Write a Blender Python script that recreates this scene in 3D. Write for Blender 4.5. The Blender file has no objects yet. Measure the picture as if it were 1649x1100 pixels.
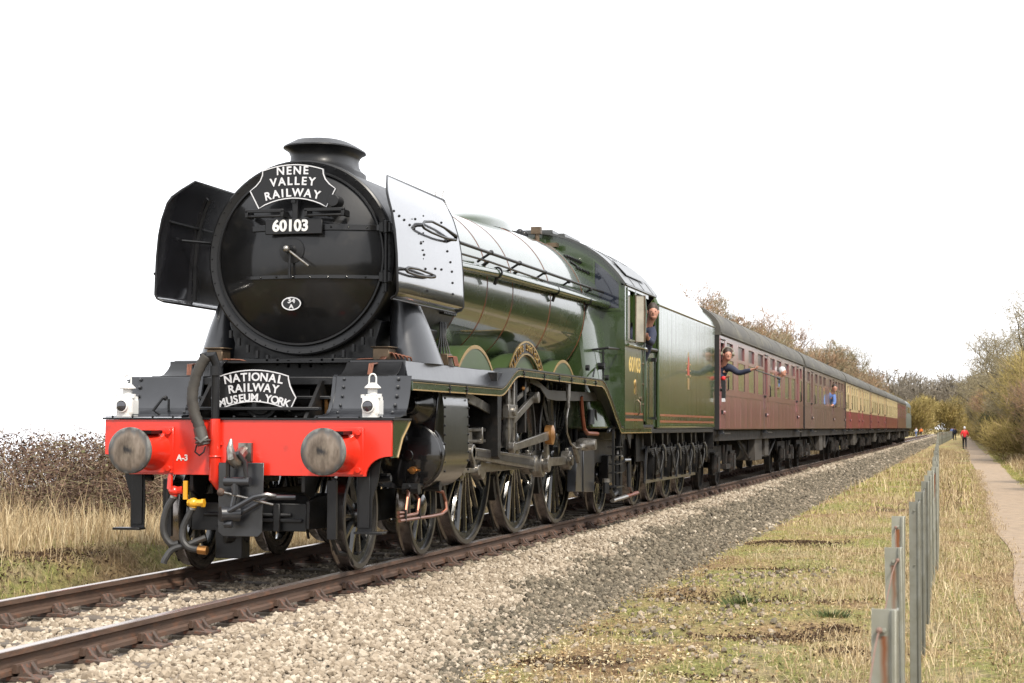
import bpy, bmesh, math, random
import numpy as np
from mathutils import Vector, Matrix, noise as mnoise
from math import pi, sin, cos, radians, sqrt

random.seed(7)
RNG = np.random.default_rng(7)
scene = bpy.context.scene
COL = scene.collection

# ------------------------------------------------------------------ camera
YAW, PITCH, ROLL = 0.2431, 0.0463, 0.0037
CAM = Vector((6.0139, -15.4234, 1.2730))
fwd = Vector((-sin(YAW)*cos(PITCH), cos(YAW)*cos(PITCH), sin(PITCH)))
rt = Vector((cos(YAW), sin(YAW), 0)); up = rt.cross(fwd)
r2 = cos(ROLL)*rt + sin(ROLL)*up; u2 = -sin(ROLL)*rt + cos(ROLL)*up
cd = bpy.data.cameras.new('camera'); cam = bpy.data.objects.new('camera', cd); COL.objects.link(cam)
cam.matrix_world = Matrix(((r2.x, u2.x, -fwd.x, CAM.x), (r2.y, u2.y, -fwd.y, CAM.y), (r2.z, u2.z, -fwd.z, CAM.z), (0, 0, 0, 1)))
cd.sensor_width = 36; cd.lens = 2936.64/1649*36; cd.clip_start = 0.1; cd.clip_end = 3000
cd.dof.use_dof = True; cd.dof.focus_distance = 18.5; cd.dof.aperture_fstop = 8
scene.camera = cam

# ------------------------------------------------------------------ sky and sun (bright overcast)
SUN_EL, SUN_AZ = radians(50), radians(136)     # azimuth clockwise from +Y
w = bpy.data.worlds.new('World'); scene.world = w; w.use_nodes = True
nt = w.node_tree; nt.nodes.clear()
sky = nt.nodes.new('ShaderNodeTexSky'); sky.sky_type = 'NISHITA'; sky.sun_disc = False
sky.sun_elevation = SUN_EL; sky.sun_rotation = SUN_AZ; sky.dust_density = 4
cloud = nt.nodes.new('ShaderNodeRGB'); cloud.outputs[0].default_value = (8.9, 9.0, 9.3, 1)
mixs = nt.nodes.new('ShaderNodeMix'); mixs.data_type = 'RGBA'; mixs.inputs['Factor'].default_value = 0.93
nt.links.new(sky.outputs[0], mixs.inputs['A']); nt.links.new(cloud.outputs[0], mixs.inputs['B'])
bg = nt.nodes.new('ShaderNodeBackground'); bg.inputs['Strength'].default_value = 0.10
wo = nt.nodes.new('ShaderNodeOutputWorld')
nt.links.new(mixs.outputs['Result'], bg.inputs['Color']); nt.links.new(bg.outputs[0], wo.inputs[0])
sl = bpy.data.lights.new('sun', 'SUN'); sl.energy = 2.7; sl.angle = radians(7); sl.color = (1, 0.93, 0.82)
sun = bpy.data.objects.new('sun', sl); COL.objects.link(sun)
sd = Vector((sin(SUN_AZ)*cos(SUN_EL), cos(SUN_AZ)*cos(SUN_EL), sin(SUN_EL)))
sun.rotation_euler = (-sd).to_track_quat('-Z', 'Y').to_euler(); sun.location = (0, 0, 60)
vs = scene.view_settings; vs.view_transform = 'Standard'; vs.look = 'None'; vs.exposure = 1.14; vs.gamma = 1; vs.use_curve_mapping = False
scene.cycles.max_bounces = 6

# ------------------------------------------------------------------ materials
AL = 0.69   # all surface colours below are scaled to real-world reflectance for this exposure
def base_mat(name):
    m = bpy.data.materials.new(name); m.use_nodes = True
    return m, m.node_tree, m.node_tree.nodes['Principled BSDF']

def pm(name, col, rough=0.4, metal=0.0, coat=0.0, var=0.15, scale=5.0, bump=0.0, bscale=40.0, dirt=None, dirtamt=0.0, stretch=(1, 1, 1), crough=0.05, spec=0.5):
    m, t, b = base_mat(name)
    tc = t.nodes.new('ShaderNodeTexCoord'); mp = t.nodes.new('ShaderNodeMapping'); mp.inputs['Scale'].default_value = stretch
    t.links.new(tc.outputs['Object'], mp.inputs[0])
    n = t.nodes.new('ShaderNodeTexNoise'); n.inputs['Scale'].default_value = scale; n.inputs['Detail'].default_value = 6; n.inputs['Roughness'].default_value = 0.65
    t.links.new(mp.outputs[0], n.inputs['Vector'])
    cr = t.nodes.new('ShaderNodeValToRGB')
    cr.color_ramp.elements[0].position = 0.3; cr.color_ramp.elements[1].position = 0.7
    c = Vector(col)*AL
    cr.color_ramp.elements[0].color = (*(c*(1-var)), 1); cr.color_ramp.elements[1].color = (*[min(1, v*(1+var)) for v in c], 1)
    t.links.new(n.outputs['Fac'], cr.inputs[0])
    out = cr.outputs[0]
    if dirt:
        n2 = t.nodes.new('ShaderNodeTexNoise'); n2.inputs['Scale'].default_value = scale*2.3; n2.inputs['Detail'].default_value = 8
        t.links.new(mp.outputs[0], n2.inputs['Vector'])
        r = t.nodes.new('ShaderNodeMapRange'); r.inputs[1].default_value = 0.6-dirtamt*0.3; r.inputs[2].default_value = 0.75
        t.links.new(n2.outputs['Fac'], r.inputs[0])
        mx = t.nodes.new('ShaderNodeMix'); mx.data_type = 'RGBA'; mx.inputs['B'].default_value = (*(Vector(dirt)*AL), 1)
        t.links.new(r.outputs[0], mx.inputs['Factor']); t.links.new(out, mx.inputs['A']); out = mx.outputs['Result']
    t.links.new(out, b.inputs['Base Color'])
    rr = t.nodes.new('ShaderNodeMapRange'); rr.inputs[3].default_value = max(0.02, rough*0.75); rr.inputs[4].default_value = min(1, rough*1.3)
    t.links.new(n.outputs['Fac'], rr.inputs[0]); t.links.new(rr.outputs[0], b.inputs['Roughness'])
    b.inputs['Metallic'].default_value = metal; b.inputs['Specular IOR Level'].default_value = spec
    b.inputs['Coat Weight'].default_value = coat; b.inputs['Coat Roughness'].default_value = crough
    if bump:
        n3 = t.nodes.new('ShaderNodeTexNoise'); n3.inputs['Scale'].default_value = bscale; n3.inputs['Detail'].default_value = 3
        t.links.new(mp.outputs[0], n3.inputs['Vector'])
        bp = t.nodes.new('ShaderNodeBump'); bp.inputs['Strength'].default_value = bump; bp.inputs['Distance'].default_value = 0.01
        t.links.new(n3.outputs['Fac'], bp.inputs['Height']); t.links.new(bp.outputs[0], b.inputs['Normal'])
    return m

def tone_mat(name, stops, rough=0.9, bump=0.0, scale=60, mixn=0.0):
    """colour from the per-piece attribute 'tone' (each stone, blade, leaf has its own colour)"""
    m, t, b = base_mat(name)
    a = t.nodes.new('ShaderNodeAttribute'); a.attribute_name = 'tone'
    cr = t.nodes.new('ShaderNodeValToRGB'); e = cr.color_ramp.elements
    stops = [(p, tuple(Vector(c)*AL)) for p, c in stops]
    e[0].position = stops[0][0]; e[0].color = (*stops[0][1], 1); e[1].position = stops[-1][0]; e[1].color = (*stops[-1][1], 1)
    for p, c in stops[1:-1]:
        x = e.new(p); x.color = (*c, 1)
    t.links.new(a.outputs['Fac'], cr.inputs[0]); out = cr.outputs[0]
    if mixn:
        tc = t.nodes.new('ShaderNodeTexCoord'); n = t.nodes.new('ShaderNodeTexNoise'); n.inputs['Scale'].default_value = scale; n.inputs['Detail'].default_value = 4
        t.links.new(tc.outputs['Object'], n.inputs['Vector'])
        r = t.nodes.new('ShaderNodeMapRange'); r.inputs[3].default_value = 1-mixn; r.inputs[4].default_value = 1+mixn
        t.links.new(n.outputs['Fac'], r.inputs[0])
        v = t.nodes.new('ShaderNodeVectorMath'); v.operation = 'SCALE'; t.links.new(out, v.inputs[0]); t.links.new(r.outputs[0], v.inputs['Scale']); out = v.outputs[0]
    t.links.new(out, b.inputs['Base Color']); b.inputs['Roughness'].default_value = rough; b.inputs['Specular IOR Level'].default_value = 0.25
    return m

K = {}
K['black'] = pm('gloss black paint', (0.007, 0.007, 0.008), 0.22, 0, 0.9, 0.3, 4, 0.04, 14, crough=0.06)
K['satin'] = pm('satin black paint', (0.0085, 0.0088, 0.0098), 0.45, 0, 0.12, 0.35, 5, 0.08, 60, crough=0.25, spec=.3)
K['sooty'] = pm('oily black ironwork', (0.006, 0.0057, 0.0055), 0.45, 0, 0.0, 0.5, 7, 0.2, 50, (0.022, 0.016, 0.012), 0.3, spec=.35)
K['greyp'] = pm('grey black plate paint', (0.026, 0.028, 0.033), 0.34, 0, 0.4, 0.25, 3, 0.05, 30, crough=0.2)
K['smoke'] = pm('smokebox door paint', (0.007, 0.007, 0.0075), 0.45, 0, 0.5, 0.35, 3, 0.05, 25, (0.02, 0.018, 0.016), 0.05, crough=0.10, spec=.2)
K['green'] = pm('brunswick green paint', (0.028, 0.050, 0.0135), 0.26, 0, .75, 0.12, 2, 0.03, 9, crough=0.045)
K['greenp'] = pm('panel green paint', (0.034, 0.060, 0.016), 0.28, 0, .75, 0.12, 2, 0.10, 5, stretch=(1, 1, .12), crough=0.06)
K['red'] = pm('buffer beam red', (0.84, 0.034, 0.014), 0.32, 0, 0.4, 0.07, 3, 0.03, 20, (0.5, 0.03, 0.015), 0.12, crough=0.15)
K['orange'] = pm('orange lining', (0.30, 0.085, 0.03), 0.4, 0, 0.5)
K['gold'] = pm('cream gold lining', (0.36, 0.235, 0.085), 0.4, 0, 0.5)
K['lblack'] = pm('lining black', (0.006, 0.006, 0.0065), 0.4, 0, 0.25, spec=.25)
K['steel'] = pm('bright worked steel', (0.40, 0.38, 0.35), 0.3, 0.9, 0, 0.3, 9, 0.1, 60, (0.12, 0.10, 0.08), 0.25)
K['tyre'] = pm('polished tyre tread', (0.30, 0.27, 0.25), 0.2, 0.95, 0, 0.3, 12, 0.05, 30)
K['rim'] = pm('black wheel paint', (0.010, 0.011, 0.011), 0.25, 0, 0.7, 0.4, 9, 0.1, 40, (0.05, 0.045, 0.04), 0.1)
K['tyreface'] = pm('tyre outer face', (0.045, 0.042, 0.04), 0.4, 0.3, 0.2, 0.4, 9, 0.1, 40)
K['brass'] = pm('brass', (0.72, 0.48, 0.16), 0.28, 0.95, 0, 0.2, 9)
K['bronze'] = pm('bronze bush', (0.55, 0.27, 0.09), 0.32, 0.9, 0, 0.2, 9)
K['copper'] = pm('copper pipe', (0.33, 0.15, 0.10), 0.35, 0.9, 0, 0.25, 12)
K['white'] = pm('white enamel', (0.82, 0.82, 0.80), 0.35, 0, 0.3, 0.04, 8, 0.02, 30, (0.45, 0.42, 0.36), 0.08)
K['letter'] = pm('cast letter silver white', (0.78, 0.78, 0.80), 0.4, 0.1, 0, 0.05)
K['lens'] = pm('lamp bull eye glass', (0.05, 0.05, 0.06), 0.08, 0.2, 1.0)
K['yellow'] = pm('yellow valve paint', (0.85, 0.42, 0.02), 0.4, 0, 0.3, 0.15, 20)
K['rubber'] = pm('rubber hose', (0.028, 0.027, 0.026), 0.55, 0, 0.1, 0.3, 14, 0.2, 60)
K['hose'] = pm('canvas vacuum hose', (0.045, 0.04, 0.033), 0.7, 0, 0, 0.3, 14, 0.2, 60)
K['glass'] = pm('dark cab glass', (0.018, 0.022, 0.035), 0.06, 0, 1.0, 0.1)
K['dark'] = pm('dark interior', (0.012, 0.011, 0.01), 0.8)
K['bufhead'] = None
K['maroon'] = pm('maroon coach paint', (0.25, 0.098, 0.094), 0.3, 0, 0.75, 0.12, 1.2, 0.12, 3, (0.12, 0.08, 0.07), 0.1, stretch=(1, 1, .1), crough=0.14)
K['maroonb'] = pm('faded maroon coach paint', (0.17, 0.095, 0.08), 0.34, 0, 0.6, 0.12, 1.2, 0.12, 3, (0.1, 0.075, 0.06), 0.15, stretch=(1, 1, .1), crough=0.18)
K['crimson'] = pm('crimson coach paint', (0.27, 0.05, 0.055), 0.32, 0, 0.6, 0.12, 1.2, 0.1, 3, stretch=(1, 1, .1), crough=0.15)
K['cream'] = pm('cream coach paint', (0.66, 0.53, 0.29), 0.38, 0, 0.4, 0.1, 1.5, 0.05, 3, stretch=(1, 1, .1), crough=0.2)
K['dgrey'] = pm('blue grey diesel paint', (0.16, 0.21, 0.22), 0.4, 0, 0.3, 0.12, 1.2)
K['roof'] = pm('weathered roof canvas', (0.085, 0.08, 0.068), 0.75, 0, 0, 0.35, 1.2, 0.2, 14, (0.16, 0.15, 0.11), 0.4, stretch=(1, .4, 1))
K['cabroof'] = pm('dull green black cab roof', (0.05, 0.052, 0.048), 0.35, 0, 0.3, 0.3, 3, 0.05, 20, crough=0.2)
K['under'] = pm('brown black underframe', (0.011, 0.009, 0.0075), 0.7, 0, 0, 0.5, 4, 0.3, 40, (0.05, 0.03, 0.022), 0.25, spec=.3)
K['cglass'] = pm('coach glass with painted reflection', (0.27, 0.31, 0.21), 0.1, 0, .8, 0.25, 1.5, 0.03, 2, crough=0.03)  # pale green: curtains and hedge reflections put into the pane colour
K['rusty'] = pm('rail web rust brown', (0.105, 0.062, 0.042), 0.75, 0.1, 0, 0.3, 9, 0.4, 60, (0.19, 0.085, 0.045), 0.2, stretch=(1, .3, 1))
K['railtop'] = pm('rail running surface', (0.62, 0.54, 0.49), 0.27, 0.9, 0, 0.12, 3, 0.02, 60, stretch=(3, .2, 3))
K['chair'] = pm('cast iron rail chair', (0.095, 0.065, 0.05), 0.8, 0.1, 0, 0.35, 14, 0.5, 60, (0.26, 0.09, 0.045), 0.25)
K['wood'] = pm('weathered sleeper timber', (0.12, 0.095, 0.07), 0.9, 0, 0, 0.4, 6, 0.6, 20, stretch=(.3, 3, 3))
K['skin'] = pm('skin', (0.55, 0.27, 0.19), 0.5, 0, 0, 0.08, 20)
K['hair'] = pm('dark brown hair', (0.035, 0.02, 0.012), 0.6, 0, 0, 0.3, 40)
K['navy'] = pm('navy jacket cloth', (0.018, 0.024, 0.055), 0.85, 0, 0, 0.2, 20, 0.3, 80)
K['bluecl'] = pm('blue work shirt', (0.10, 0.17, 0.42), 0.85, 0, 0, 0.15, 20)
K['redcl'] = pm('red anorak cloth', (0.72, 0.02, 0.025), 0.7, 0, 0, 0.1, 12, 0.3, 30)
K['orangecl'] = pm('orange work vest', (0.9, 0.22, 0.03), 0.7)
K['blackcl'] = pm('black trouser cloth', (0.014, 0.014, 0.017), 0.85)
K['whitecl'] = pm('white cloth', (0.7, 0.72, 0.76), 0.85)
K['yellowl'] = pm('yellow transfer lettering', (0.78, 0.55, 0.16), 0.4, 0, 0.4, 0.05)
K['screen'] = pm('screen glass with painted reflection', (0.30, 0.27, 0.20), 0.15, 0, 1.0, 0.35, 3)  # tan reflection on the glass is put into the colour
K['tenderg'] = pm('rippled tender green', (0.044, 0.078, 0.018), 0.22, 0, .6, 0.1, 1, 0.5, 4.5, stretch=(1, 1, .05), crough=0.08)
for n_ in K['tenderg'].node_tree.nodes:
    if n_.bl_idname == 'ShaderNodeBump': n_.inputs['Distance'].default_value = .06; n_.inputs['Strength'].default_value = .6
K['splash'] = pm('splasher green paint', (0.062, 0.10, 0.036), 0.35, 0, .22, 0.12, 2, crough=0.1)
K['crestred'] = pm('crest red', (0.55, 0.06, 0.02), 0.4, 0, 0.5, 0.05)
K['wirem'] = pm('fence wire', (0.3, 0.3, 0.28), 0.5, 0.6)
K['wirer'] = pm('pinkish rusty wire', (0.26, 0.16, 0.125), 0.7, 0.2)
K['defl'] = pm('deflector gloss black', (0.012, 0.012, 0.015), 0.25, 0, 1.0, 0.3, 3, 0.03, 10, crough=0.05); K['defl'].node_tree.nodes['Principled BSDF'].inputs['Coat IOR'].default_value = 2.05
K['sidecyl'] = pm('oily cylinder cladding', (0.014, 0.015, 0.010), 0.3, 0, 0.55, 0.35, 3, 0.12, 8, crough=0.10, spec=.4)
K['steelp'] = pm('grey painted plate', (0.09, 0.085, 0.075), 0.4, 0.3, 0, 0.2, 6)
K['copperd'] = pm('dull copper', (0.30, 0.10, 0.06), 0.45, 0.8, 0, 0.3, 12)
K['oldbrass'] = pm('tarnished brass box', (0.16, 0.115, 0.075), 0.45, 0.7, 0, 0.35, 12)

def galv_mat():
    m, t, b = base_mat('galvanised post steel')
    tc = t.nodes.new('ShaderNodeTexCoord'); sp = t.nodes.new('ShaderNodeSeparateXYZ'); t.links.new(tc.outputs['Object'], sp.inputs[0])
    n = t.nodes.new('ShaderNodeTexNoise'); n.inputs['Scale'].default_value = 14; n.inputs['Detail'].default_value = 6; t.links.new(tc.outputs['Object'], n.inputs['Vector'])
    cr = t.nodes.new('ShaderNodeValToRGB'); e = cr.color_ramp.elements
    e[0].position = .3; e[0].color = (.24, .235, .18, 1); e[1].position = .72; e[1].color = (.33, .335, .29, 1)
    t.links.new(n.outputs['Fac'], cr.inputs[0])
    oi = t.nodes.new('ShaderNodeObjectInfo')
    # rust streak running down from a bolt hole: a real stain
    def mth(op, a, bb=None, c=None):
        q = t.nodes.new('ShaderNodeMath'); q.operation = op
        for i, v in enumerate((a, bb, c)):
            if v is None: continue
            if isinstance(v, (int, float)): q.inputs[i].default_value = v
            else: t.links.new(v, q.inputs[i])
        return q.outputs[0]
    ax = mth('ABSOLUTE', mth('ADD', sp.outputs[0], mth('MULTIPLY', mth('SUBTRACT', n.outputs['Fac'], .5), .02)))
    sx = mth('SUBTRACT', 1, mth('MULTIPLY', ax, 75)); sx = mth('MAXIMUM', sx, 0)
    top = mth('SUBTRACT', 1.13, sp.outputs[2])
    st = mth('MULTIPLY', mth('GREATER_THAN', top, 0), mth('MAXIMUM', mth('SUBTRACT', 1, mth('MULTIPLY', top, 2.6)), 0))
    f = mth('MULTIPLY', mth('MULTIPLY', sx, st), mth('MULTIPLY', oi.outputs['Random'], 2.2)); f.node.use_clamp = True
    mx = t.nodes.new('ShaderNodeMix'); mx.data_type = 'RGBA'; mx.inputs['B'].default_value = (.22, .075, .025, 1)
    t.links.new(f, mx.inputs['Factor']); t.links.new(cr.outputs[0], mx.inputs['A']); t.links.new(mx.outputs['Result'], b.inputs['Base Color'])
    b.inputs['Metallic'].default_value = .2; b.inputs['Roughness'].default_value = .5
    v = t.nodes.new('ShaderNodeVectorMath'); v.operation = 'SCALE'; r = t.nodes.new('ShaderNodeMapRange'); r.inputs[3].default_value = .5; r.inputs[4].default_value = .85
    t.links.new(oi.outputs['Random'], r.inputs[0]); t.links.new(mx.outputs['Result'], v.inputs[0]); t.links.new(r.outputs[0], v.inputs['Scale']); t.links.new(v.outputs[0], b.inputs['Base Color'])
    return m
K['galv'] = galv_mat()

def bufhead_mat():
    m, t, b = base_mat('greasy worn buffer head')
    tc = t.nodes.new('ShaderNodeTexCoord'); n = t.nodes.new('ShaderNodeTexNoise'); n.inputs['Scale'].default_value = 7; n.inputs['Detail'].default_value = 7
    mp = t.nodes.new('ShaderNodeMapping'); mp.inputs['Scale'].default_value = (2.5, 1, 1)
    t.links.new(tc.outputs['Object'], mp.inputs[0]); t.links.new(mp.outputs[0], n.inputs['Vector'])
    ln = t.nodes.new('ShaderNodeVectorMath'); ln.operation = 'LENGTH'
    m2 = t.nodes.new('ShaderNodeMapping'); m2.inputs['Scale'].default_value = (1, 0, 1); t.links.new(tc.outputs['Object'], m2.inputs[0]); t.links.new(m2.outputs[0], ln.inputs[0])
    ad = t.nodes.new('ShaderNodeMath'); ad.operation = 'MULTIPLY_ADD'; ad.inputs[1].default_value = .12; t.links.new(n.outputs['Fac'], ad.inputs[0]); t.links.new(ln.outputs['Value'], ad.inputs[2])
    cr = t.nodes.new('ShaderNodeValToRGB'); e = cr.color_ramp.elements
    e[0].position = .085; e[0].color = (.02, .019, .02, 1); e[1].position = .11; e[1].color = (.16, .13, .10, 1)
    for p, c in ((.2, (.22, .18, .145)), (.235, (.085, .085, .085)), (.26, (.15, .15, .14))):
        x = e.new(p); x.color = (*c, 1)
    t.links.new(ad.outputs[0], cr.inputs[0])
    cr2 = t.nodes.new('ShaderNodeValToRGB'); cr2.color_ramp.elements[0].position = .35; cr2.color_ramp.elements[0].color = (.45, .42, .4, 1); cr2.color_ramp.elements[1].position = .65; cr2.color_ramp.elements[1].color = (1, 1, 1, 1)
    t.links.new(n.outputs['Fac'], cr2.inputs[0])
    mx = t.nodes.new('ShaderNodeMix'); mx.data_type = 'RGBA'; mx.blend_type = 'MULTIPLY'; mx.inputs['Factor'].default_value = 1
    t.links.new(cr.outputs[0], mx.inputs['A']); t.links.new(cr2.outputs[0], mx.inputs['B']); t.links.new(mx.outputs['Result'], b.inputs['Base Color'])
    b.inputs['Metallic'].default_value = .3; b.inputs['Roughness'].default_value = .5
    return m
K['bufhead'] = bufhead_mat()

# ------------------------------------------------------------------ mesh helpers
def sets(o, label=None, cat=None, group=None, kind=None):
    if label: o['label'] = label
    if cat: o['category'] = cat
    if group: o['group'] = group
    if kind: o['kind'] = kind
    return o

def empty(name, loc=(0, 0, 0), rz=0, **k):
    o = bpy.data.objects.new(name, None); COL.objects.link(o); o.location = loc; o.rotation_euler = (0, 0, rz); o.empty_display_size = .2
    return sets(o, **k)

PAIRED = ()
class MB:
    def __init__(s): s.v = []; s.f = []; s.fm = []; s.cur = 0
    def add(s, vs, fs):
        b = len(s.v); s.v += [tuple(p) for p in vs]; s.f += [tuple(b+i for i in f) for f in fs]; s.fm += [s.cur]*len(fs); return s
    def box(s, x0, x1, y0, y1, z0, z1):
        vs = [(x, y, z) for z in (z0, z1) for y in (y0, y1) for x in (x0, x1)]
        return s.add(vs, [(0, 2, 3, 1), (4, 5, 7, 6), (0, 1, 5, 4), (2, 6, 7, 3), (0, 4, 6, 2), (1, 3, 7, 5)])
    def cbox(s, c, d): return s.box(c[0]-d[0]/2, c[0]+d[0]/2, c[1]-d[1]/2, c[1]+d[1]/2, c[2]-d[2]/2, c[2]+d[2]/2)
    def loft(s, rings, caps=True, closed=True):
        n = len(rings[0]); vs = [p for r in rings for p in r]; fs = []
        for i in range(len(rings)-1):
            for j in range(n if closed else n-1):
                a = i*n+j; b = i*n+(j+1) % n; fs.append((a, b, b+n, a+n))
        if caps: fs.append(tuple(range(n))[::-1]); fs.append(tuple((len(rings)-1)*n+j for j in range(n)))
        return s.add(vs, fs)
    @staticmethod
    def frame(ax):
        ax = Vector(ax).normalized(); t = Vector((0, 0, 1)) if abs(ax.z) < .9 else Vector((0, 1, 0))
        a = ax.cross(t).normalized(); return a, ax.cross(a).normalized()
    def lathe(s, prof, c, ax, n=32, caps=True, a0=0, a1=2*pi):
        c = Vector(c); ax = Vector(ax).normalized(); a, b = s.frame(ax); full = abs(a1-a0-2*pi) < 1e-6
        m = n if full else n+1
        rings = [[c+ax*t+a*(r*cos(a0+(a1-a0)*k/n))+b*(r*sin(a0+(a1-a0)*k/n)) for k in range(m)] for t, r in prof]
        return s.loft(rings, caps and full, full)
    def cyl(s, p0, p1, r0, r1=None, n=16):
        p0 = Vector(p0); d = Vector(p1)-p0; return s.lathe([(0, r0), (d.length, r0 if r1 is None else r1)], p0, d, n)
    def tube(s, pts, r, n=8, ry=None):
        pts = [Vector(p) for p in pts]; rr = r if isinstance(r, (list, tuple)) else [r]*len(pts); rings = []
        a = None
        for i, p in enumerate(pts):
            d = (pts[min(i+1, len(pts)-1)]-pts[max(i-1, 0)]).normalized()
            if a is None: a, b = s.frame(d)
            else:
                a = (a-d*a.dot(d)).normalized(); b = d.cross(a).normalized()
            k = 1
            if 0 < i < len(pts)-1:
                c = (pts[i]-pts[i-1]).normalized().dot((pts[i+1]-pts[i]).normalized()); k = 1/max(.5, sqrt(max(0.01, (1+c)/2)))
            rings.append([p+(a*cos(2*pi*j/n)+b*sin(2*pi*j/n))*rr[i]*(k if i and i < len(pts)-1 else 1) for j in range(n)])
        return s.loft(rings)
    def prism(s, poly, axis, a, b):
        """poly: 2D points in the plane normal to axis ('x': (y,z), 'y': (x,z), 'z': (x,y))"""
        def P(q, t): return (t, q[0], q[1]) if axis == 'x' else (q[0], t, q[1]) if axis == 'y' else (q[0], q[1], t)
        n = len(poly); vs = [P(q, a) for q in poly]+[P(q, b) for q in poly]
        fs = [tuple(range(n))[::-1], tuple(range(n, 2*n))]+[(i, (i+1) % n, (i+1) % n+n, i+n) for i in range(n)]
        return s.add(vs, fs)
    def strip(s, pa, pb, th):
        """sheet between two polylines, given thickness vector"""
        t = Vector(th); rings = []
        for p, q in zip(pa, pb):
            p = Vector(p); q = Vector(q); rings.append([p, q, q+t, p+t])
        return s.loft(rings)
    def ball(s, c, r, n=10, m=6):
        c = Vector(c); r = Vector(r) if not isinstance(r, (int, float)) else Vector((r, r, r)); rings = []
        for i in range(m+1):
            t = max(.02, min(pi-.02, pi*i/m)); rings.append([c+Vector((r.x*sin(t)*cos(2*pi*j/n), r.y*sin(t)*sin(2*pi*j/n), -r.z*cos(t))) for j in range(n)])
        return s.loft(rings)
    def torus(s, c, ax, R, r, n=32, m=8):
        c = Vector(c); a, b = s.frame(ax); ax = Vector(ax).normalized(); rings = []
        for i in range(n):
            d = a*cos(2*pi*i/n)+b*sin(2*pi*i/n); rings.append([c+d*(R+r*cos(2*pi*j/m))+ax*(r*sin(2*pi*j/m)) for j in range(m)])
        rings.append(rings[0]); return s.loft(rings, False)
    def bar(s, p, q, h, wx, h2=None):
        """flat bar in a plane x=const from p to q (3D), height h in plane, width wx in x"""
        p = Vector(p); q = Vector(q); d = (q-p).normalized(); nrm = Vector((1, 0, 0)).cross(d).normalized(); h2 = h if h2 is None else h2
        rings = [[e+nrm*(-hh/2)+Vector((-wx/2, 0, 0)), e+nrm*(-hh/2)+Vector((wx/2, 0, 0)), e+nrm*(hh/2)+Vector((wx/2, 0, 0)), e+nrm*(hh/2)+Vector((-wx/2, 0, 0))] for e, hh in ((p, h), (q, h2))]
        return s.loft(rings)
    def m(s, k): s.cur = k; return s
    def mirror(s):
        o = MB(); o.v = [(-x, y, z) for x, y, z in s.v]; o.f = [tuple(reversed(f)) for f in s.f]; o.fm = list(s.fm); return o
    def clusters(s, gap=.012):
        par = list(range(len(s.v)))
        def fd_(i):
            while par[i] != i: par[i] = par[par[i]]; i = par[i]
            return i
        for f in s.f:
            a = fd_(f[0])
            for i in f[1:]: par[fd_(i)] = a
        isl = {}
        for k_, f in enumerate(s.f): isl.setdefault(fd_(f[0]), []).append(k_)
        isl = list(isl.values())
        if len(isl) < 2 or len(isl) > 90: return None
        bb = []
        for g in isl:
            P = np.array([s.v[i] for k_ in g for i in s.f[k_]]); bb.append((P.min(0)-gap/2, P.max(0)+gap/2))
        q = list(range(len(isl)))
        def fq(i):
            while q[i] != i: i = q[i]
            return i
        for i in range(len(isl)):
            for j in range(i):
                if (bb[i][0] <= bb[j][1]).all() and (bb[j][0] <= bb[i][1]).all(): q[fq(i)] = fq(j)
        out = {}
        for i, g in enumerate(isl): out.setdefault(fq(i), []).extend(g)
        out = sorted(out.values(), key=len, reverse=True)
        return out if 1 < len(out) <= 14 else None
    def build(s, name, mat, parent=None, loc=None, bevel=0, sharp=32, seg=1, **k):
        stuffy = k.get('kind') == 'stuff' or name in ('smokebox_bolts', 'footplate_rivets', 'rivets', 'washout_plugs', 'valance_bolts', 'firebox_fittings', 'roof_vents', 'body_mouldings', 'coal', 'roof_strips', 'eyes_and_mouth', 'face_features', 'lining', 'lion_crest', 'front_side_plate', 'superheater_valves', 'rail', 'post', 'rail_chair', 'head_tmp', 'wheelset', 'bogie_wheel', 'driving_wheel', 'microphone')
        cls = None if (stuffy or 'category' in k or 'cat' in k) else s.clusters()
        if cls and parent is not None or (cls and name in PAIRED):
            first = None
            for g in cls:
                mb = MB(); mp = {}
                for k_ in g:
                    nf = []
                    for i in s.f[k_]:
                        if i not in mp: mp[i] = len(mb.v); mb.v.append(s.v[i])
                        nf.append(mp[i])
                    mb.f.append(tuple(nf)); mb.fm.append(s.fm[k_])
                o = mb._build(name, mat, parent, loc, bevel, sharp, seg, **k)
                if first is None: first = o
            return first
        return s._build(name, mat, parent, loc, bevel, sharp, seg, **k)
    def _build(s, name, mat, parent=None, loc=None, bevel=0, sharp=32, seg=1, **k):
        me = bpy.data.meshes.new(name); me.from_pydata(s.v, [], s.f)
        mats = mat if isinstance(mat, (list, tuple)) else [mat]
        for mm in mats: me.materials.append(K[mm] if isinstance(mm, str) else mm)
        if len(mats) > 1: me.polygons.foreach_set('material_index', s.fm)
        bm = bmesh.new(); bm.from_mesh(me); bmesh.ops.recalc_face_normals(bm, faces=bm.faces); bm.to_mesh(me); bm.free()
        me.polygons.foreach_set('use_smooth', [True]*len(me.polygons)); me.set_sharp_from_angle(angle=radians(sharp))
        o = bpy.data.objects.new(name, me); COL.objects.link(o); o.parent = parent
        if loc: o.location = loc
        if bevel:
            b = o.modifiers.new('bevel', 'BEVEL'); b.width = bevel; b.segments = seg; b.limit_method = 'ANGLE'; b.angle_limit = radians(40)
        if name in ('smokebox_bolts', 'footplate_rivets', 'rivets', 'washout_plugs', 'valance_bolts', 'firebox_fittings', 'roof_vents', 'body_mouldings', 'coal', 'roof_strips') and 'kind' not in k: k['kind'] = 'stuff'
        return sets(o, **k)

def two(mb, name, mat, parent, **k):
    a = mb.build(name, mat, parent, **k); b = mb.mirror().build(name, mat, parent, **k); return a, b

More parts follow.
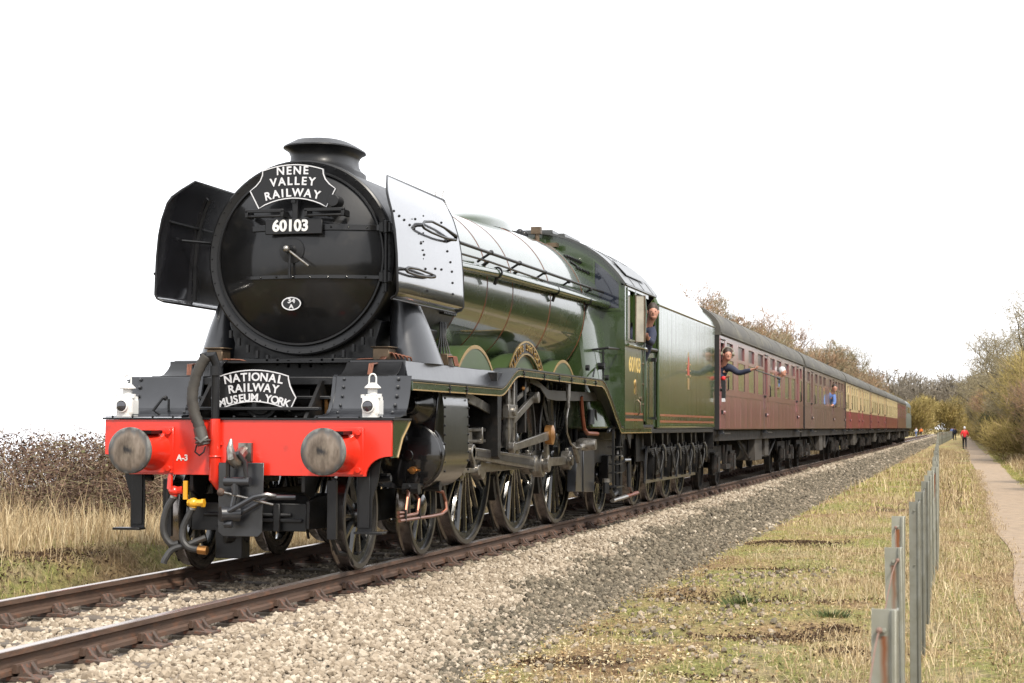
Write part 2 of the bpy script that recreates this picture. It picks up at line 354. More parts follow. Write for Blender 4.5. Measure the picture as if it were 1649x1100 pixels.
def copy_tree(o, parent=None):
    c = o.copy(); COL.objects.link(c); c.parent = parent
    for ch in list(o.children):
        d = ch.copy(); COL.objects.link(d); d.parent = c
        for g in list(ch.children):
            e = g.copy(); COL.objects.link(e); e.parent = d
    return c

FONT_CACHE = {}
def text_mesh(body, size, mat, parent, M, depth=.004, bold=.012, name='lettering', sx=1.0, space=1.0):
    """one flat raised piece of writing placed by matrix M (text lies in local XY)"""
    cu = bpy.data.curves.new(name, 'FONT'); cu.body = body; cu.size = size; cu.extrude = depth/2; cu.offset = bold*size; cu.align_x = 'CENTER'; cu.align_y = 'CENTER'
    cu.resolution_u = 4; cu.space_character = space
    t = bpy.data.objects.new(name, cu); COL.objects.link(t)
    dg = bpy.context.evaluated_depsgraph_get(); me = bpy.data.meshes.new_from_object(t.evaluated_get(dg))
    bpy.data.objects.remove(t); bpy.data.curves.remove(cu)
    me.transform(Matrix.Diagonal((sx, 1, 1, 1))); me.transform(M)
    me.materials.clear(); me.materials.append(K[mat])
    if parent is not None and parent.type == 'MESH' and False: pass
    o = bpy.data.objects.new(name, me); COL.objects.link(o); o.parent = parent
    return o

def join_meshes(objs, name=None):
    """join plain mesh objects into the first (no ops)"""
    bm = bmesh.new()
    for o in objs: bm.from_mesh(o.data)
    a = objs[0]; bm.to_mesh(a.data); bm.free()
    for o in objs[1:]: bpy.data.objects.remove(o)
    return a

def M_front(x, y, z, rot=0):
    # text facing -Y (towards the camera end of the train)
    return Matrix.Translation((x, y, z)) @ Matrix.Rotation(pi/2, 4, 'X') @ Matrix.Rotation(rot, 4, 'Z')
def M_side(x, y, z, rot=0):
    # text facing +X, reads along +Y
    return Matrix.Translation((x, y, z)) @ Matrix(((0, 0, 1, 0), (1, 0, 0, 0), (0, 1, 0, 0), (0, 0, 0, 1))) @ Matrix.Rotation(rot, 4, 'Z')

def np_mesh(name, V, F, mat, tone=None, smooth=False, parent=None, **k):
    V = np.asarray(V, np.float32); F = np.asarray(F, np.int32); n = F.shape[1]
    me = bpy.data.meshes.new(name); me.vertices.add(len(V)); me.vertices.foreach_set('co', V.ravel())
    me.loops.add(F.size); me.loops.foreach_set('vertex_index', F.ravel())
    me.polygons.add(len(F)); me.polygons.foreach_set('loop_start', np.arange(0, F.size, n, dtype=np.int32))
    if smooth: me.polygons.foreach_set('use_smooth', np.ones(len(F), bool))
    else: me.polygons.foreach_set('use_smooth', np.zeros(len(F), bool))
    if tone is not None:
        a = me.attributes.new('tone', 'FLOAT', 'POINT'); a.data.foreach_set('value', np.asarray(tone, np.float32))
    me.update(calc_edges=True); me.validate()
    me.materials.append(K[mat] if isinstance(mat, str) else mat)
    o = bpy.data.objects.new(name, me); COL.objects.link(o); o.parent = parent
    return sets(o, **k)

def rot_mats(n, flat=None):
    q = RNG.normal(size=(n, 4)); q /= np.linalg.norm(q, axis=1)[:, None]; w_, x, y, z = q.T
    return np.stack([1-2*(y*y+z*z), 2*(x*y-z*w_), 2*(x*z+y*w_), 2*(x*y+z*w_), 1-2*(x*x+z*z), 2*(y*z-x*w_), 2*(x*z-y*w_), 2*(y*z+x*w_), 1-2*(x*x+y*y)], 1).reshape(n, 3, 3)

def segs_to_mesh(P0, P1, R0, R1, sides=3):
    P0, P1 = np.asarray(P0, float), np.asarray(P1, float); R0, R1 = np.asarray(R0, float), np.asarray(R1, float); n = len(P0)
    d = P1-P0; L = np.linalg.norm(d, axis=1, keepdims=True); d = d/np.maximum(L, 1e-6)
    t = np.where(np.abs(d[:, 2:3]) < .9, np.array([[0, 0, 1.]]), np.array([[1., 0, 0]])); a = np.cross(d, t); a /= np.linalg.norm(a, axis=1, keepdims=True); b = np.cross(d, a)
    V = np.zeros((n, 2*sides, 3)); F = []
    for j in range(sides):
        c, s = cos(2*pi*j/sides), sin(2*pi*j/sides); off = a*c+b*s
        V[:, j] = P0+off*R0[:, None]; V[:, sides+j] = P1+off*R1[:, None]
    for j in range(sides):
        k = (j+1) % sides; F += [(j, k, sides+k), (j, sides+k, sides+j)]
    F = np.array(F)[None]+(np.arange(n)*2*sides)[:, None, None]
    return V.reshape(-1, 3), F.reshape(-1, 3)

# ------------------------------------------------------------------ terrain
def sstep(a, b, x):
    t = np.clip((x-a)/(b-a), 0, 1); return t*t*(3-2*t)
def wav(x, y, s, ph=0):
    return np.sin(x*s+ph+1.7*np.sin(y*s*.7+ph))*np.cos(y*s*.9-ph*2+1.3*np.sin(x*s*.6))
def hgt(x, y):
    x = np.asarray(x, float); y = np.asarray(y, float)
    n = .045*wav(x, y, 1.1, 1)+.03*wav(x*.7, y, 2.7, 2)+.05*np.clip(wav(x*.6, y, 1.9, 8)-.35, 0, 1)+.014*wav(x, y, 6.1, 3)
    n = n-.05*np.clip(sum(np.exp(-((x-a)/c)**2-((y-b)/d)**2) for a, b, c, d in ((3.75, -.7, .6, .16), (4.75, -.15, .4, .25), (3.9, 2.6, .8, .3), (4.6, -2.9, .5, .15), (4.3, 6.5, .6, .3))), 0, 1)
    calm = sstep(2.9, 3.3, x)*(1-sstep(6.0, 6.35, x))+sstep(7.6, 8.2, x)+sstep(-2.6, -3.0, x)
    h = -.42+n*np.clip(calm, 0, 1)
    # eroded turf bank beside the far rail, near end only
    b = sstep(-2.35, -2.75, x)*(1-sstep(-5.5, -7.5, x))*(1-sstep(2.5, 8.5, y))
    h = h+b*(.34+.06*wav(x, y, 1.6, 5))
    h = h+sstep(7.9, 9.5, x)*.18
    h = h+sstep(-2.6, -4.5, x)*.08
    h = h+sstep(40, 160, x)*1.2*sstep(60, 300, y)-sstep(-17, -23, x)*3.2
    return h
xs = np.unique(np.concatenate([np.linspace(-12, 12, 161), -np.geomspace(12, 900, 24), np.geomspace(12, 900, 24)]))
ys = np.unique(np.concatenate([np.linspace(-24, 24, 200), np.geomspace(24, 1600, 70), np.linspace(-80, -24, 12)]))
X, Y = np.meshgrid(xs, ys); Zt = hgt(X, Y)
V = np.stack([X.ravel(), Y.ravel(), Zt.ravel()], 1); nx = len(xs); ny = len(ys)
I = (np.arange(ny-1)[:, None]*nx+np.arange(nx-1)[None]).ravel(); F = np.stack([I, I+1, I+nx+1, I+nx], 1)

def ground_mat():
    m, t, b = base_mat('rough grass and leaf litter')
    tc = t.nodes.new('ShaderNodeTexCoord')
    def noi(s, d=6, r=.6, st=(1, 1, 1)):
        mp = t.nodes.new('ShaderNodeMapping'); mp.inputs['Scale'].default_value = st; t.links.new(tc.outputs['Object'], mp.inputs[0])
        n = t.nodes.new('ShaderNodeTexNoise'); n.inputs['Scale'].default_value = s; n.inputs['Detail'].default_value = d; n.inputs['Roughness'].default_value = r
        t.links.new(mp.outputs[0], n.inputs['Vector']); return n.outputs['Fac']
    n1 = noi(.9, 5, .6, (1, .55, 1)); n2 = noi(14, 8, .75); n3 = noi(55, 4, .7)
    cr = t.nodes.new('ShaderNodeValToRGB'); e = cr.color_ramp.elements
    e[0].position = .30; e[0].color = (.11, .07, .045, 1); e[1].position = .72; e[1].color = (.42, .38, .15, 1)
    for p, c in ((.38, (.30, .19, .10)), (.45, (.48, .34, .18)), (.52, (.42, .35, .15)), (.6, (.34, .34, .11)), (.66, (.50, .40, .23))):
        x = e.new(p); x.color = (*c, 1)
    for x in e: x.color = (*[v*AL for v in x.color[:3]], 1)
    t.links.new(n1, cr.inputs[0])
    r = t.nodes.new('ShaderNodeMapRange'); r.inputs[1].default_value = .3; r.inputs[2].default_value = .7; r.inputs[3].default_value = .3; r.inputs[4].default_value = 1.55
    t.links.new(n2, r.inputs[0])
    r3 = t.nodes.new('ShaderNodeMapRange'); r3.inputs[1].default_value = .3; r3.inputs[2].default_value = .7; r3.inputs[3].default_value = .6; r3.inputs[4].default_value = 1.35
    t.links.new(n3, r3.inputs[0])
    mu = t.nodes.new('ShaderNodeMath'); mu.operation = 'MULTIPLY'; t.links.new(r.outputs[0], mu.inputs[0]); t.links.new(r3.outputs[0], mu.inputs[1])
    v = t.nodes.new('ShaderNodeVectorMath'); v.operation = 'SCALE'; t.links.new(cr.outputs[0], v.inputs[0]); t.links.new(mu.outputs[0], v.inputs['Scale'])
    t.links.new(v.outputs[0], b.inputs['Base Color']); b.inputs['Roughness'].default_value = .95; b.inputs['Specular IOR Level'].default_value = .15
    bp = t.nodes.new('ShaderNodeBump'); bp.inputs['Strength'].default_value = .9; bp.inputs['Distance'].default_value = .05
    ad = t.nodes.new('ShaderNodeMath'); ad.operation = 'ADD'; t.links.new(n2, ad.inputs[0]); t.links.new(n3, ad.inputs[1])
    t.links.new(ad.outputs[0], bp.inputs['Height']); t.links.new(bp.outputs[0], b.inputs['Normal'])
    return m
K['ground'] = ground_mat()
K['pathm'] = pm('trodden gravel path', (0.34, 0.25, 0.165), 0.95, 0, 0, 0.2, 2.2, 0.8, 60, (0.23, 0.165, 0.10), 0.5)
def ballast_mat():
    m, t, b = base_mat('limestone ballast')
    tc = t.nodes.new('ShaderNodeTexCoord'); v = t.nodes.new('ShaderNodeTexVoronoi'); v.inputs['Scale'].default_value = 19
    t.links.new(tc.outputs['Object'], v.inputs['Vector'])
    sx = t.nodes.new('ShaderNodeSeparateXYZ'); t.links.new(tc.outputs['Object'], sx.inputs[0])
    n = t.nodes.new('ShaderNodeTexNoise'); n.inputs['Scale'].default_value = 1.1; n.inputs['Detail'].default_value = 6; t.links.new(tc.outputs['Object'], n.inputs['Vector'])
    a = t.nodes.new('ShaderNodeMath'); a.operation = 'MULTIPLY_ADD'; a.inputs[1].default_value = 1.1; t.links.new(n.outputs['Fac'], a.inputs[0]); t.links.new(sx.outputs[0], a.inputs[2])
    r = t.nodes.new('ShaderNodeMapRange'); r.inputs[1].default_value = 2.05; r.inputs[2].default_value = 2.45; t.links.new(a.outputs[0], r.inputs[0])
    mx = t.nodes.new('ShaderNodeMix'); mx.data_type = 'RGBA'; mx.inputs['A'].default_value = (.285, .235, .185, 1); mx.inputs['B'].default_value = (.145, .124, .093, 1); t.links.new(r.outputs[0], mx.inputs['Factor'])
    hs = t.nodes.new('ShaderNodeSeparateColor'); t.links.new(v.outputs['Color'], hs.inputs[0])
    mr = t.nodes.new('ShaderNodeMapRange'); mr.inputs[3].default_value = .45; mr.inputs[4].default_value = 1.3; t.links.new(hs.outputs[0], mr.inputs[0])
    sc = t.nodes.new('ShaderNodeVectorMath'); sc.operation = 'SCALE'; t.links.new(mx.outputs['Result'], sc.inputs[0]); t.links.new(mr.outputs[0], sc.inputs['Scale'])
    t.links.new(sc.outputs[0], b.inputs['Base Color']); b.inputs['Roughness'].default_value = .95
    bp = t.nodes.new('ShaderNodeBump'); bp.invert = True; bp.inputs['Strength'].default_value = 1; bp.inputs['Distance'].default_value = .05; t.links.new(v.outputs['Distance'], bp.inputs['Height']); t.links.new(bp.outputs[0], b.inputs['Normal'])
    return m
K['ballastm'] = ballast_mat()
K['stone'] = tone_mat('broken stone', [(0, (.08, .068, .05)), (.25, (.17, .145, .105)), (.48, (.27, .225, .165)), (.52, (.25, .20, .145)), (.66, (.36, .295, .22)), (.85, (.44, .37, .285)), (1, (.58, .51, .41))], .92, mixn=.25, scale=50)

gnd = np_mesh('ground', V, F, 'ground', smooth=True, kind='structure')

K['water'] = pm('added flat calm water', (.03, .035, .035), 0.04, 0, 0, 0.05, .3, spec=.5)
m_ = MB(); m_.add([(-1500, -120, -2.1), (-19, -120, -2.1), (-19, 1600, -2.1), (-1500, 1600, -2.1)], [(0, 1, 2, 3)]); m_.build('added_water', 'water', kind='structure')  # added sheet, reflects the sky to whiten the strip beyond the brambles
# footpath
py = np.concatenate([np.linspace(-24, 30, 260), np.geomspace(30.5, 330, 70)])
cen = 7.12-.24*sstep(20, 90, py)-.33*sstep(80, 150, py)+.05*np.sin(py*.21)
wl = .60+.04*np.sin(py*.5)+.03*np.sin(py*.37); wr = .60+.04*np.sin(py*.6+2)+.05*np.sin(py*.43+2)
pv = []; 
for i, y_ in enumerate(py):
    for xx in (cen[i]-wl[i], cen[i]-.25, cen[i]+.25, cen[i]+wr[i]): pv.append((xx, y_, 0))
pv = np.array(pv); pv[:, 2] = hgt(pv[:, 0], pv[:, 1])+.012
n_ = 4; pf = [(i*n_+j, i*n_+j+1, (i+1)*n_+j+1, (i+1)*n_+j) for i in range(len(py)-1) for j in range(3)]
np_mesh('path', pv, pf, 'pathm', smooth=True, kind='structure')

# ballast bed
BX = np.array([-2.35, -1.9, -1.45, -.95, -.6, 0, .6, .95, 1.25, 1.6, 2.0, 2.5, 2.95]); BZ = np.array([-.46, -.33, -.215, -.2, -.215, -.205, -.215, -.2, -.205, -.25, -.325, -.40, -.455])
def bz(x): return np.interp(x, BX, BZ)
by = np.concatenate([np.linspace(-14, 20, 60), np.geomspace(20.5, 420, 40)])
bv = np.array([(x, y_, z) for y_ in by for x, z in zip(BX, BZ)]); nb = len(BX)
bf = [(i*nb+j, i*nb+j+1, (i+1)*nb+j+1, (i+1)*nb+j) for i in range(len(by)-1) for j in range(nb-1)]
np_mesh('track_ballast', bv, bf, 'ballastm', smooth=True, kind='structure')

# loose stones
ICO = bmesh.new(); bmesh.ops.create_icosphere(ICO, subdivisions=1, radius=1)
iv = np.array([v.co[:] for v in ICO.verts]); iff = np.array([[v.index for v in f.verts] for f in ICO.faces]); ICO.free()
def scatter(bv_, bf_, pos, scale, R=None):
    n = len(pos); R = rot_mats(n) if R is None else R
    V = np.einsum('nij,nvj->nvi', R, bv_[None]*scale[:, None, :])+pos[:, None, :]
    return V.reshape(-1, 3), (bf_[None]+(np.arange(n)*len(bv_))[:, None, None]).reshape(-1, 3)
Vs, Fs, Ts, off = [], [], [], 0
def stones(n, x0, x1, y0, y1, s0, s1, zf, tone_f):
    global off
    x = RNG.uniform(x0, x1, n); y = RNG.uniform(y0, y1, n)
    keep = ~((np.abs(np.abs(x)-.755) < .085)); x, y = x[keep], y[keep]; n = len(x)
    s = RNG.uniform(s0, s1, n)*RNG.uniform(.7, 1.15, n); sc = s[:, None]*RNG.uniform(.55, 1.2, (n, 3))
    pos = np.stack([x, y, zf(x, y)+s*.25+RNG.uniform(-.012, .012, n)], 1)
    vv = iv*(1+RNG.uniform(-.22, .22, (len(iv), 1)))
    V, F = scatter(vv, iff, pos, sc); Vs.append(V); Fs.append(F+off); off += len(V); Ts.append(np.repeat(tone_f(x, y), len(iv)))
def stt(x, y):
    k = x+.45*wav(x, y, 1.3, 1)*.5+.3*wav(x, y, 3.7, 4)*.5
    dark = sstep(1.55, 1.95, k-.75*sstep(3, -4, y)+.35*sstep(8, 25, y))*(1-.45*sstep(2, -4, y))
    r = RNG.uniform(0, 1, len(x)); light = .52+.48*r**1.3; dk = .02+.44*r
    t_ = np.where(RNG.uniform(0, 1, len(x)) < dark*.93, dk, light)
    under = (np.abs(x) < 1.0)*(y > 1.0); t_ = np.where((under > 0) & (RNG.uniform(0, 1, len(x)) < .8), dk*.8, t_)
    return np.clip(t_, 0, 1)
zb = lambda x, y: bz(x)
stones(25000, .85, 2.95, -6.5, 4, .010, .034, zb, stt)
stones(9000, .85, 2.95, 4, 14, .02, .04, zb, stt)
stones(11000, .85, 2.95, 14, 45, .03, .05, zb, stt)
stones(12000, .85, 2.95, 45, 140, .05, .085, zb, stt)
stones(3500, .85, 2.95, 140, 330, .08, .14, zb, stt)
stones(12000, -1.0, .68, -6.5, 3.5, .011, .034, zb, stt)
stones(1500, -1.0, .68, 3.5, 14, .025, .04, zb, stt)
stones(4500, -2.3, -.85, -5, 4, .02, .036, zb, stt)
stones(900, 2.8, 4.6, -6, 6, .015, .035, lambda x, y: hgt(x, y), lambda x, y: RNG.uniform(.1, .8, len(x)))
np_mesh('ballast_stones', np.concatenate(Vs), np.concatenate(Fs), 'stone', np.concatenate(Ts), kind='stuff', label='pale and dirty broken ballast stones heaped beside and between the rails', category='ballast') if False else None
o = np_mesh('ballast_stones', np.concatenate(Vs), np.concatenate(Fs), 'stone', np.concatenate(Ts)); sets(o, 'pale and dirty broken ballast stones heaped beside and between the rails', 'ballast', None, 'stuff')

# ------------------------------------------------------------------ track: bullhead rails in chairs on sleepers
track = empty('railway_track', (0, 0, 0), kind='structure')
RP = [(-.035, -.002), (-.03, 0), (.03, 0), (.035, -.004), (.035, -.036), (.011, -.05), (.010, -.105), (.033, -.117), (.033, -.145), (-.033, -.145), (-.033, -.117), (-.010, -.105), (-.011, -.05), (-.035, -.036)]
for sx in (1, -1):
    me = MB(); poly = [(sx*.7525+a, b) for a, b in RP]
    ring = lambda y_: [(q[0], y_, q[1]) for q in poly]
    ysr = [-14, -5, 0, 10, 40, 120, 330]
    me.loft([ring(y_) for y_ in ysr])
    # the worn running head is a face of its own
    me.fm = [1 if abs(Vector([sum(me.v[i][2] for i in f)/len(f)]*1+[0, 0])[0]) < .004 and len(f) == 4 else 0 for f in me.f]
    me.build('rail', ['rusty', 'railtop'], track, sharp=25)
sl_m = MB(); sl_m.box(-1.28, 1.28, -.127, .127, -.12, 0)
ch = MB()   # one chair, jaws either side of the rail, origin at sleeper top under the rail
ch.prism([(-.19, 0), (.19, 0), (.19, .022), (.12, .03), (-.12, .03), (-.19, .022)], 'y', -.10, .10)
for s_ in (1, -1):
    for yy in (-.055, .055):
        ch.prism([(s_*.046, .02), (s_*.048, .085), (s_*.07, .10), (s_*.10, .06), (s_*.145, .025)], 'y', yy-.018, yy+.018)
    ch.prism([(s_*.046, .02), (s_*.046, .095), (s_*.062, .10), (s_*.085, .03)], 'y', -.05, .05)
    ch.cyl((s_*.155, .055, .02), (s_*.155, .055, .05), .02, n=8)
key = MB(); key.box(.036, .062, -.11, .13, .05, .10)
sleeper0 = sl_m.build('sleeper', 'wood', track, bevel=.01); chair0 = ch.build('rail_chair', 'chair', track, bevel=.004); key0 = key.build('key', 'rusty', chair0)
SY = [-9.15+.805*i for i in range(95)]
for i, y_ in enumerate(SY):
    s = sleeper0 if i == 0 else sleeper0.copy()
    if i: COL.objects.link(s)
    s.location = (0, y_, -.183)
    for sx in (1, -1):
        if i == 0 and sx == 1: c = chair0; k = key0
        else:
            c = chair0.copy(); COL.objects.link(c); k = key0.copy(); COL.objects.link(k); k.parent = c; c.parent = track
        c.location = (sx*.7525, y_, -.183); c.rotation_euler = (0, 0, 0 if sx > 0 else pi)
mbs = MB()
for y_ in np.arange(SY[-1]+.805, 330, .805):
    mbs.box(-1.28, 1.28, y_-.127, y_+.127, -.3, -.183)
    for sx in (1, -1): mbs.box(sx*.7525-.17, sx*.7525+.17, y_-.1, y_+.1, -.183, -.12)
mbs.build('far_sleepers', 'chair', track, kind='stuff')

# ------------------------------------------------------------------ grasses
K['straw'] = tone_mat('dry straw grass', [(0, (.17, .115, .06)), (.3, (.34, .24, .125)), (.65, (.56, .43, .25)), (1, (.74, .62, .41))], .8)
K['turf'] = tone_mat('short winter turf', [(0, (.13, .13, .045)), (.25, (.25, .26, .07)), (.5, (.42, .39, .12)), (.75, (.58, .48, .22)), (1, (.70, .57, .33))], .85)
K['litter'] = tone_mat('fallen leaf litter', [(0, (.06, .035, .02)), (.2, (.17, .10, .05)), (.45, (.36, .24, .11)), (.75, (.52, .40, .21)), (1, (.66, .56, .36))], .8)
def blades(name, mat, n, area, h, w_, dens=None, lean=.35, tone=(0, 1), label=None, zf=hgt, **k):
    (x0, x1, y0, y1) = area
    x = RNG.uniform(x0, x1, n); y = RNG.uniform(y0, y1, n)
    if dens is not None:
        p = dens(x, y); kp = RNG.uniform(0, 1, n) < p; x, y = x[kp], y[kp]; n = len(x)
    hh = RNG.uniform(h[0], h[1], n)*RNG.uniform(.5, 1, n)*(.62+.55*(.5+.5*wav(x, y, 1.7, 3))); ww = RNG.uniform(w_[0], w_[1], n)
    a = RNG.uniform(0, 2*pi, n); ld = RNG.uniform(0, 2*pi, n); l = RNG.uniform(0, lean, n)*hh
    bx, by_, bz_ = x, y, zf(x, y)-.01
    ca, sa = np.cos(a)*ww/2, np.sin(a)*ww/2; lx, ly = np.cos(ld)*l, np.sin(ld)*l
    V = np.zeros((n, 5, 3))
    V[:, 0] = np.stack([bx-ca, by_-sa, bz_], 1); V[:, 1] = np.stack([bx+ca, by_+sa, bz_], 1)
    V[:, 2] = np.stack([bx+ca*.7+lx*.35, by_+sa*.7+ly*.35, bz_+hh*.55], 1); V[:, 3] = np.stack([bx-ca*.7+lx*.35, by_-sa*.7+ly*.35, bz_+hh*.55], 1)
    V[:, 4] = np.stack([bx+lx, by_+ly, bz_+hh*np.sqrt(np.maximum(.15, 1-(l/hh)**2*.6))], 1)
    F = np.array([(0, 1, 2), (0, 2, 3), (3, 2, 4)])[None]+(np.arange(n)*5)[:, None, None]
    t_ = RNG.uniform(tone[0], tone[1], n)
    if mat == 'turf': t_ = np.clip(t_*.55+.5*(.5+.5*wav(x, y, .9, 7))*(.4+.6*(.5+.5*wav(x, y, 3.1, 2))), 0, 1)
    o = np_mesh(name, V.reshape(-1, 3), F.reshape(-1, 3), mat, np.repeat(t_, 5)); sets(o, label, 'grass', None, 'stuff'); return o
cl = lambda x, y, s, p: .5+.5*wav(x, y, s, p)
def gpatch(x, y, L_): return np.clip(sum(np.exp(-((x-a)/c)**2-((y-b)/d)**2) for a, b, c, d in L_), 0, 1)
MUD_SHADE = [(3.75, -.7, .55, .13), (4.1, -.45, .25, .10), (4.75, -.15, .38, .2), (4.95, .25, .2, .12), (3.9, 2.6, .7, .25), (3.2, -2.6, .35, .2), (4.6, -2.9, .5, .1), (5.2, -1.6, .2, .2), (4.3, 6.5, .6, .3), (3.35, -3.9, .5, .12), (3.6, 11, .5, .4), (-3.0, 1.4, .35, .8), (-2.7, -.6, .2, .7)]  # bare soil spots, with hummock shade streaks put into the fleck colour
GOLD = [(3.25, -2.1, .6, .7), (3.7, -1.6, .7, .4), (3.0, -3.6, .5, .6), (3.9, .4, .7, .35), (3.5, -3.0, .8, .5)]
STRAWP = [(4.7, 3.6, .8, 1.3), (5.25, -.8, .4, 1.0), (4.3, 9, .8, 1.6), (4.0, 17, .8, 3), (5.0, 25, .9, 4), (5.1, 6, .6, 2), (5.3, -3, .4, 1.2), (3.7, 32, .8, 6), (4.6, 45, 1, 8)]
mud_shade = lambda x, y: gpatch(x, y, MUD_SHADE)
blades('straw_grass', 'straw', 42000, (-6.2, -2.6, -2, 30), (.25, .75), (.006, .012), lambda x, y: np.clip(cl(x, y, 2.2, 1)*1.1+.15, 0, 1)*(1-.75*sstep(4.5, 1.5, y)*sstep(-3.6, -2.9, x))*sstep(-2.55, -3.0, x), .6, (.2, 1), 'tall dry straw grass on the bank behind the far rail')
blades('straw_grass', 'straw', 22000, (-6.5, -2.4, 30, 110), (.3, .9), (.012, .03), None, .5, (.1, .8), 'dry straw grass beyond the far rail under the train')
blades('bank_turf', 'turf', 10000, (-5, -2.35, -4, 14), (.03, .14), (.006, .012), lambda x, y: (.2+.7*cl(x, y, 2.5, 3))*(1-mud_shade(x, y)), 1.1, (.1, .9), 'short green turf on the eroded bank lip behind the far rail')
def rd(x, y): return np.clip(.25+.9*cl(x, y, 1.4, 2.2), 0, 1)*sstep(2.75, 3.15, x)*(1-mud_shade(x, y))*(1-.75*gpatch(x, y, GOLD))
blades('short_turf', 'turf', 60000, (2.75, 6.35, -6.5, 16), (.02, .075), (.004, .009), rd, 1.2, (0, .95), 'short mossy yellow green turf between the ballast and the fence')
blades('short_turf', 'turf', 24000, (2.8, 6.4, 16, 70), (.04, .12), (.012, .03), rd, 1.0, (.1, 1), 'yellow green turf further down the lineside')
def fd(x, y): return np.clip(np.exp(-((x-5.6-.15*np.sin(y))/.42)**2), 0, 1)
blades('fence_straw', 'straw', 30000, (3.2, 6.45, -8, 20), (.08, .36), (.004, .009), fd, .95, (.25, 1), 'dry straw tufts leaning round the feet of the fence posts')
blades('fence_straw', 'straw', 14000, (3.0, 6.3, 20, 120), (.15, .5), (.012, .03), lambda x, y: np.exp(-((x-(5.6-.012*(y-20)))/.5)**2)+.15, .8, (.1, .95), 'dry straw grass along the far part of the fence')
blades('verge_grass', 'straw', 16000, (7.75, 10.5, 0, 90), (.1, .5), (.01, .03), lambda x, y: sstep(7.7, 8.4, x), .8, (.0, .9), 'rough straw grass between the footpath and the hedge')
blades('verge_turf', 'turf', 16000, (7.6, 9.0, 5, 120), (.03, .12), (.012, .03), None, 1, (0, .7), 'green turf edging the right side of the path')
K['strawp'] = K['straw']
blades('dead_grass_mat', 'straw', 90000, (2.9, 6.2, -6.5, 22), (.03, .15), (.003, .008), lambda x, y: np.clip(.8*(cl(x, y, 1.25, 6)-.6)+.4*(cl(x, y, 3.3, 2)-.5)+.8*gpatch(x, y, STRAWP), 0, 1)*sstep(2.9, 3.4, x)*(1-mud_shade(x, y)), 1.5, (.2, 1), 'matted dead straw grass lying in patches on the turf')
blades('dead_grass_mat', 'straw', 42000, (3.0, 6.2, -6, 30), (.06, .2), (.004, .009), lambda x, y: gpatch(x, y, STRAWP)*.8*(1-mud_shade(x, y)), 1.3, (.35, 1), 'longer pale dead grass standing in the straw patches')
blades('bank_straw', 'straw', 60000, (-4.4, -2.3, -5, 14), (.05, .24), (.004, .009), lambda x, y: (.3+.7*cl(x, y, 2.1, 6))*(1-mud_shade(x, y)), 1.3, (.0, .85), 'short straw mixed into the turf of the bank')
blades('path_edge_grass', 'straw', 40000, (6.2, 6.75, -4, 60), (.02, .14), (.004, .012), lambda x, y: np.clip(1.3-2.2*(x-6.25)-.5*cl(x, y, 4.1, 1), 0, 1), 1.5, (.1, .9), 'dry grass creeping over the left edge of the path')
blades('path_edge_grass', 'turf', 12000, (7.5, 8.1, 0, 60), (.02, .12), (.004, .012), lambda x, y: np.clip((x-7.5)*2+.4*cl(x, y, 4.1, 1), 0, 1), 1.2, (.1, .9), 'turf creeping over the right edge of the path')
# leaf litter
n = 60000; x = RNG.uniform(2.5, 6.4, n); y = -6.5+20.5*RNG.uniform(0, 1, n)**1.4; kp = RNG.uniform(0, 1, n) < np.clip(.75-cl(x, y, 1.4, 2.2)*.8+.9*gpatch(x, y, GOLD), .05, 1)*sstep(2.4, 3.0, x); x, y = x[kp], y[kp]; n = len(x)
s = RNG.uniform(.006, .02, n); q = np.array([(-1, 0, 0), (0, -.55, .12), (1, 0, 0), (0, .55, .12)])
R = rot_mats(n); R = np.where(RNG.uniform(0, 1, (n, 1, 1)) < .7, .35*R+.65*np.eye(3)[None][:, :, :]@np.eye(3), R)
V, F = scatter(q, np.array([(0, 1, 2), (0, 2, 3)]), np.stack([x, y, hgt(x, y)+.012+RNG.uniform(0, .012, n)], 1), np.repeat(s[:, None], 3, 1), R)
o = np_mesh('leaf_litter', V, F, 'litter', np.repeat(np.clip(RNG.uniform(0, 1, n)**.9+.25*gpatch(x, y, GOLD), 0, 1), 4)); sets(o, 'scattered brown and golden fallen leaves on the turf beside the ballast', 'leaves', None, 'stuff')
n = 160000; x = np.where(RNG.uniform(0, 1, n) < .8, RNG.uniform(2.9, 5.6, n), RNG.uniform(-3.6, -2.4, n)); y = RNG.uniform(-5, 12, n); kp = RNG.uniform(0, 1, n) < mud_shade(x, y)*1.2; x, y = x[kp], y[kp]; n = len(x)
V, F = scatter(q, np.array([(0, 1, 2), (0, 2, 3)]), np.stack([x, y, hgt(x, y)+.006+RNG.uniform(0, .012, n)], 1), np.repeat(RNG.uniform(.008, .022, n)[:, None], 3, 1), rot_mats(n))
o = np_mesh('mud_and_shade', V, F, 'litter', np.repeat(np.clip(RNG.normal(.02, .06, n), 0, .4), 4)); sets(o, 'dark crumbs of muddy soil and painted hummock shade in the gaps of the turf', 'mud_shade', None, 'stuff')

# ================================================================== STEAM LOCOMOTIVE (front bogie axle at y = 0, rail top z = 0)
loco = empty('steam_locomotive', (0, 0, 0), label='green steam locomotive with black smokebox, red buffer beam and smoke deflectors', cat='locomotive')
CZ = 2.84
def mir(mb, name, mat, **k): return two(mb, name, mat, loco, **k)

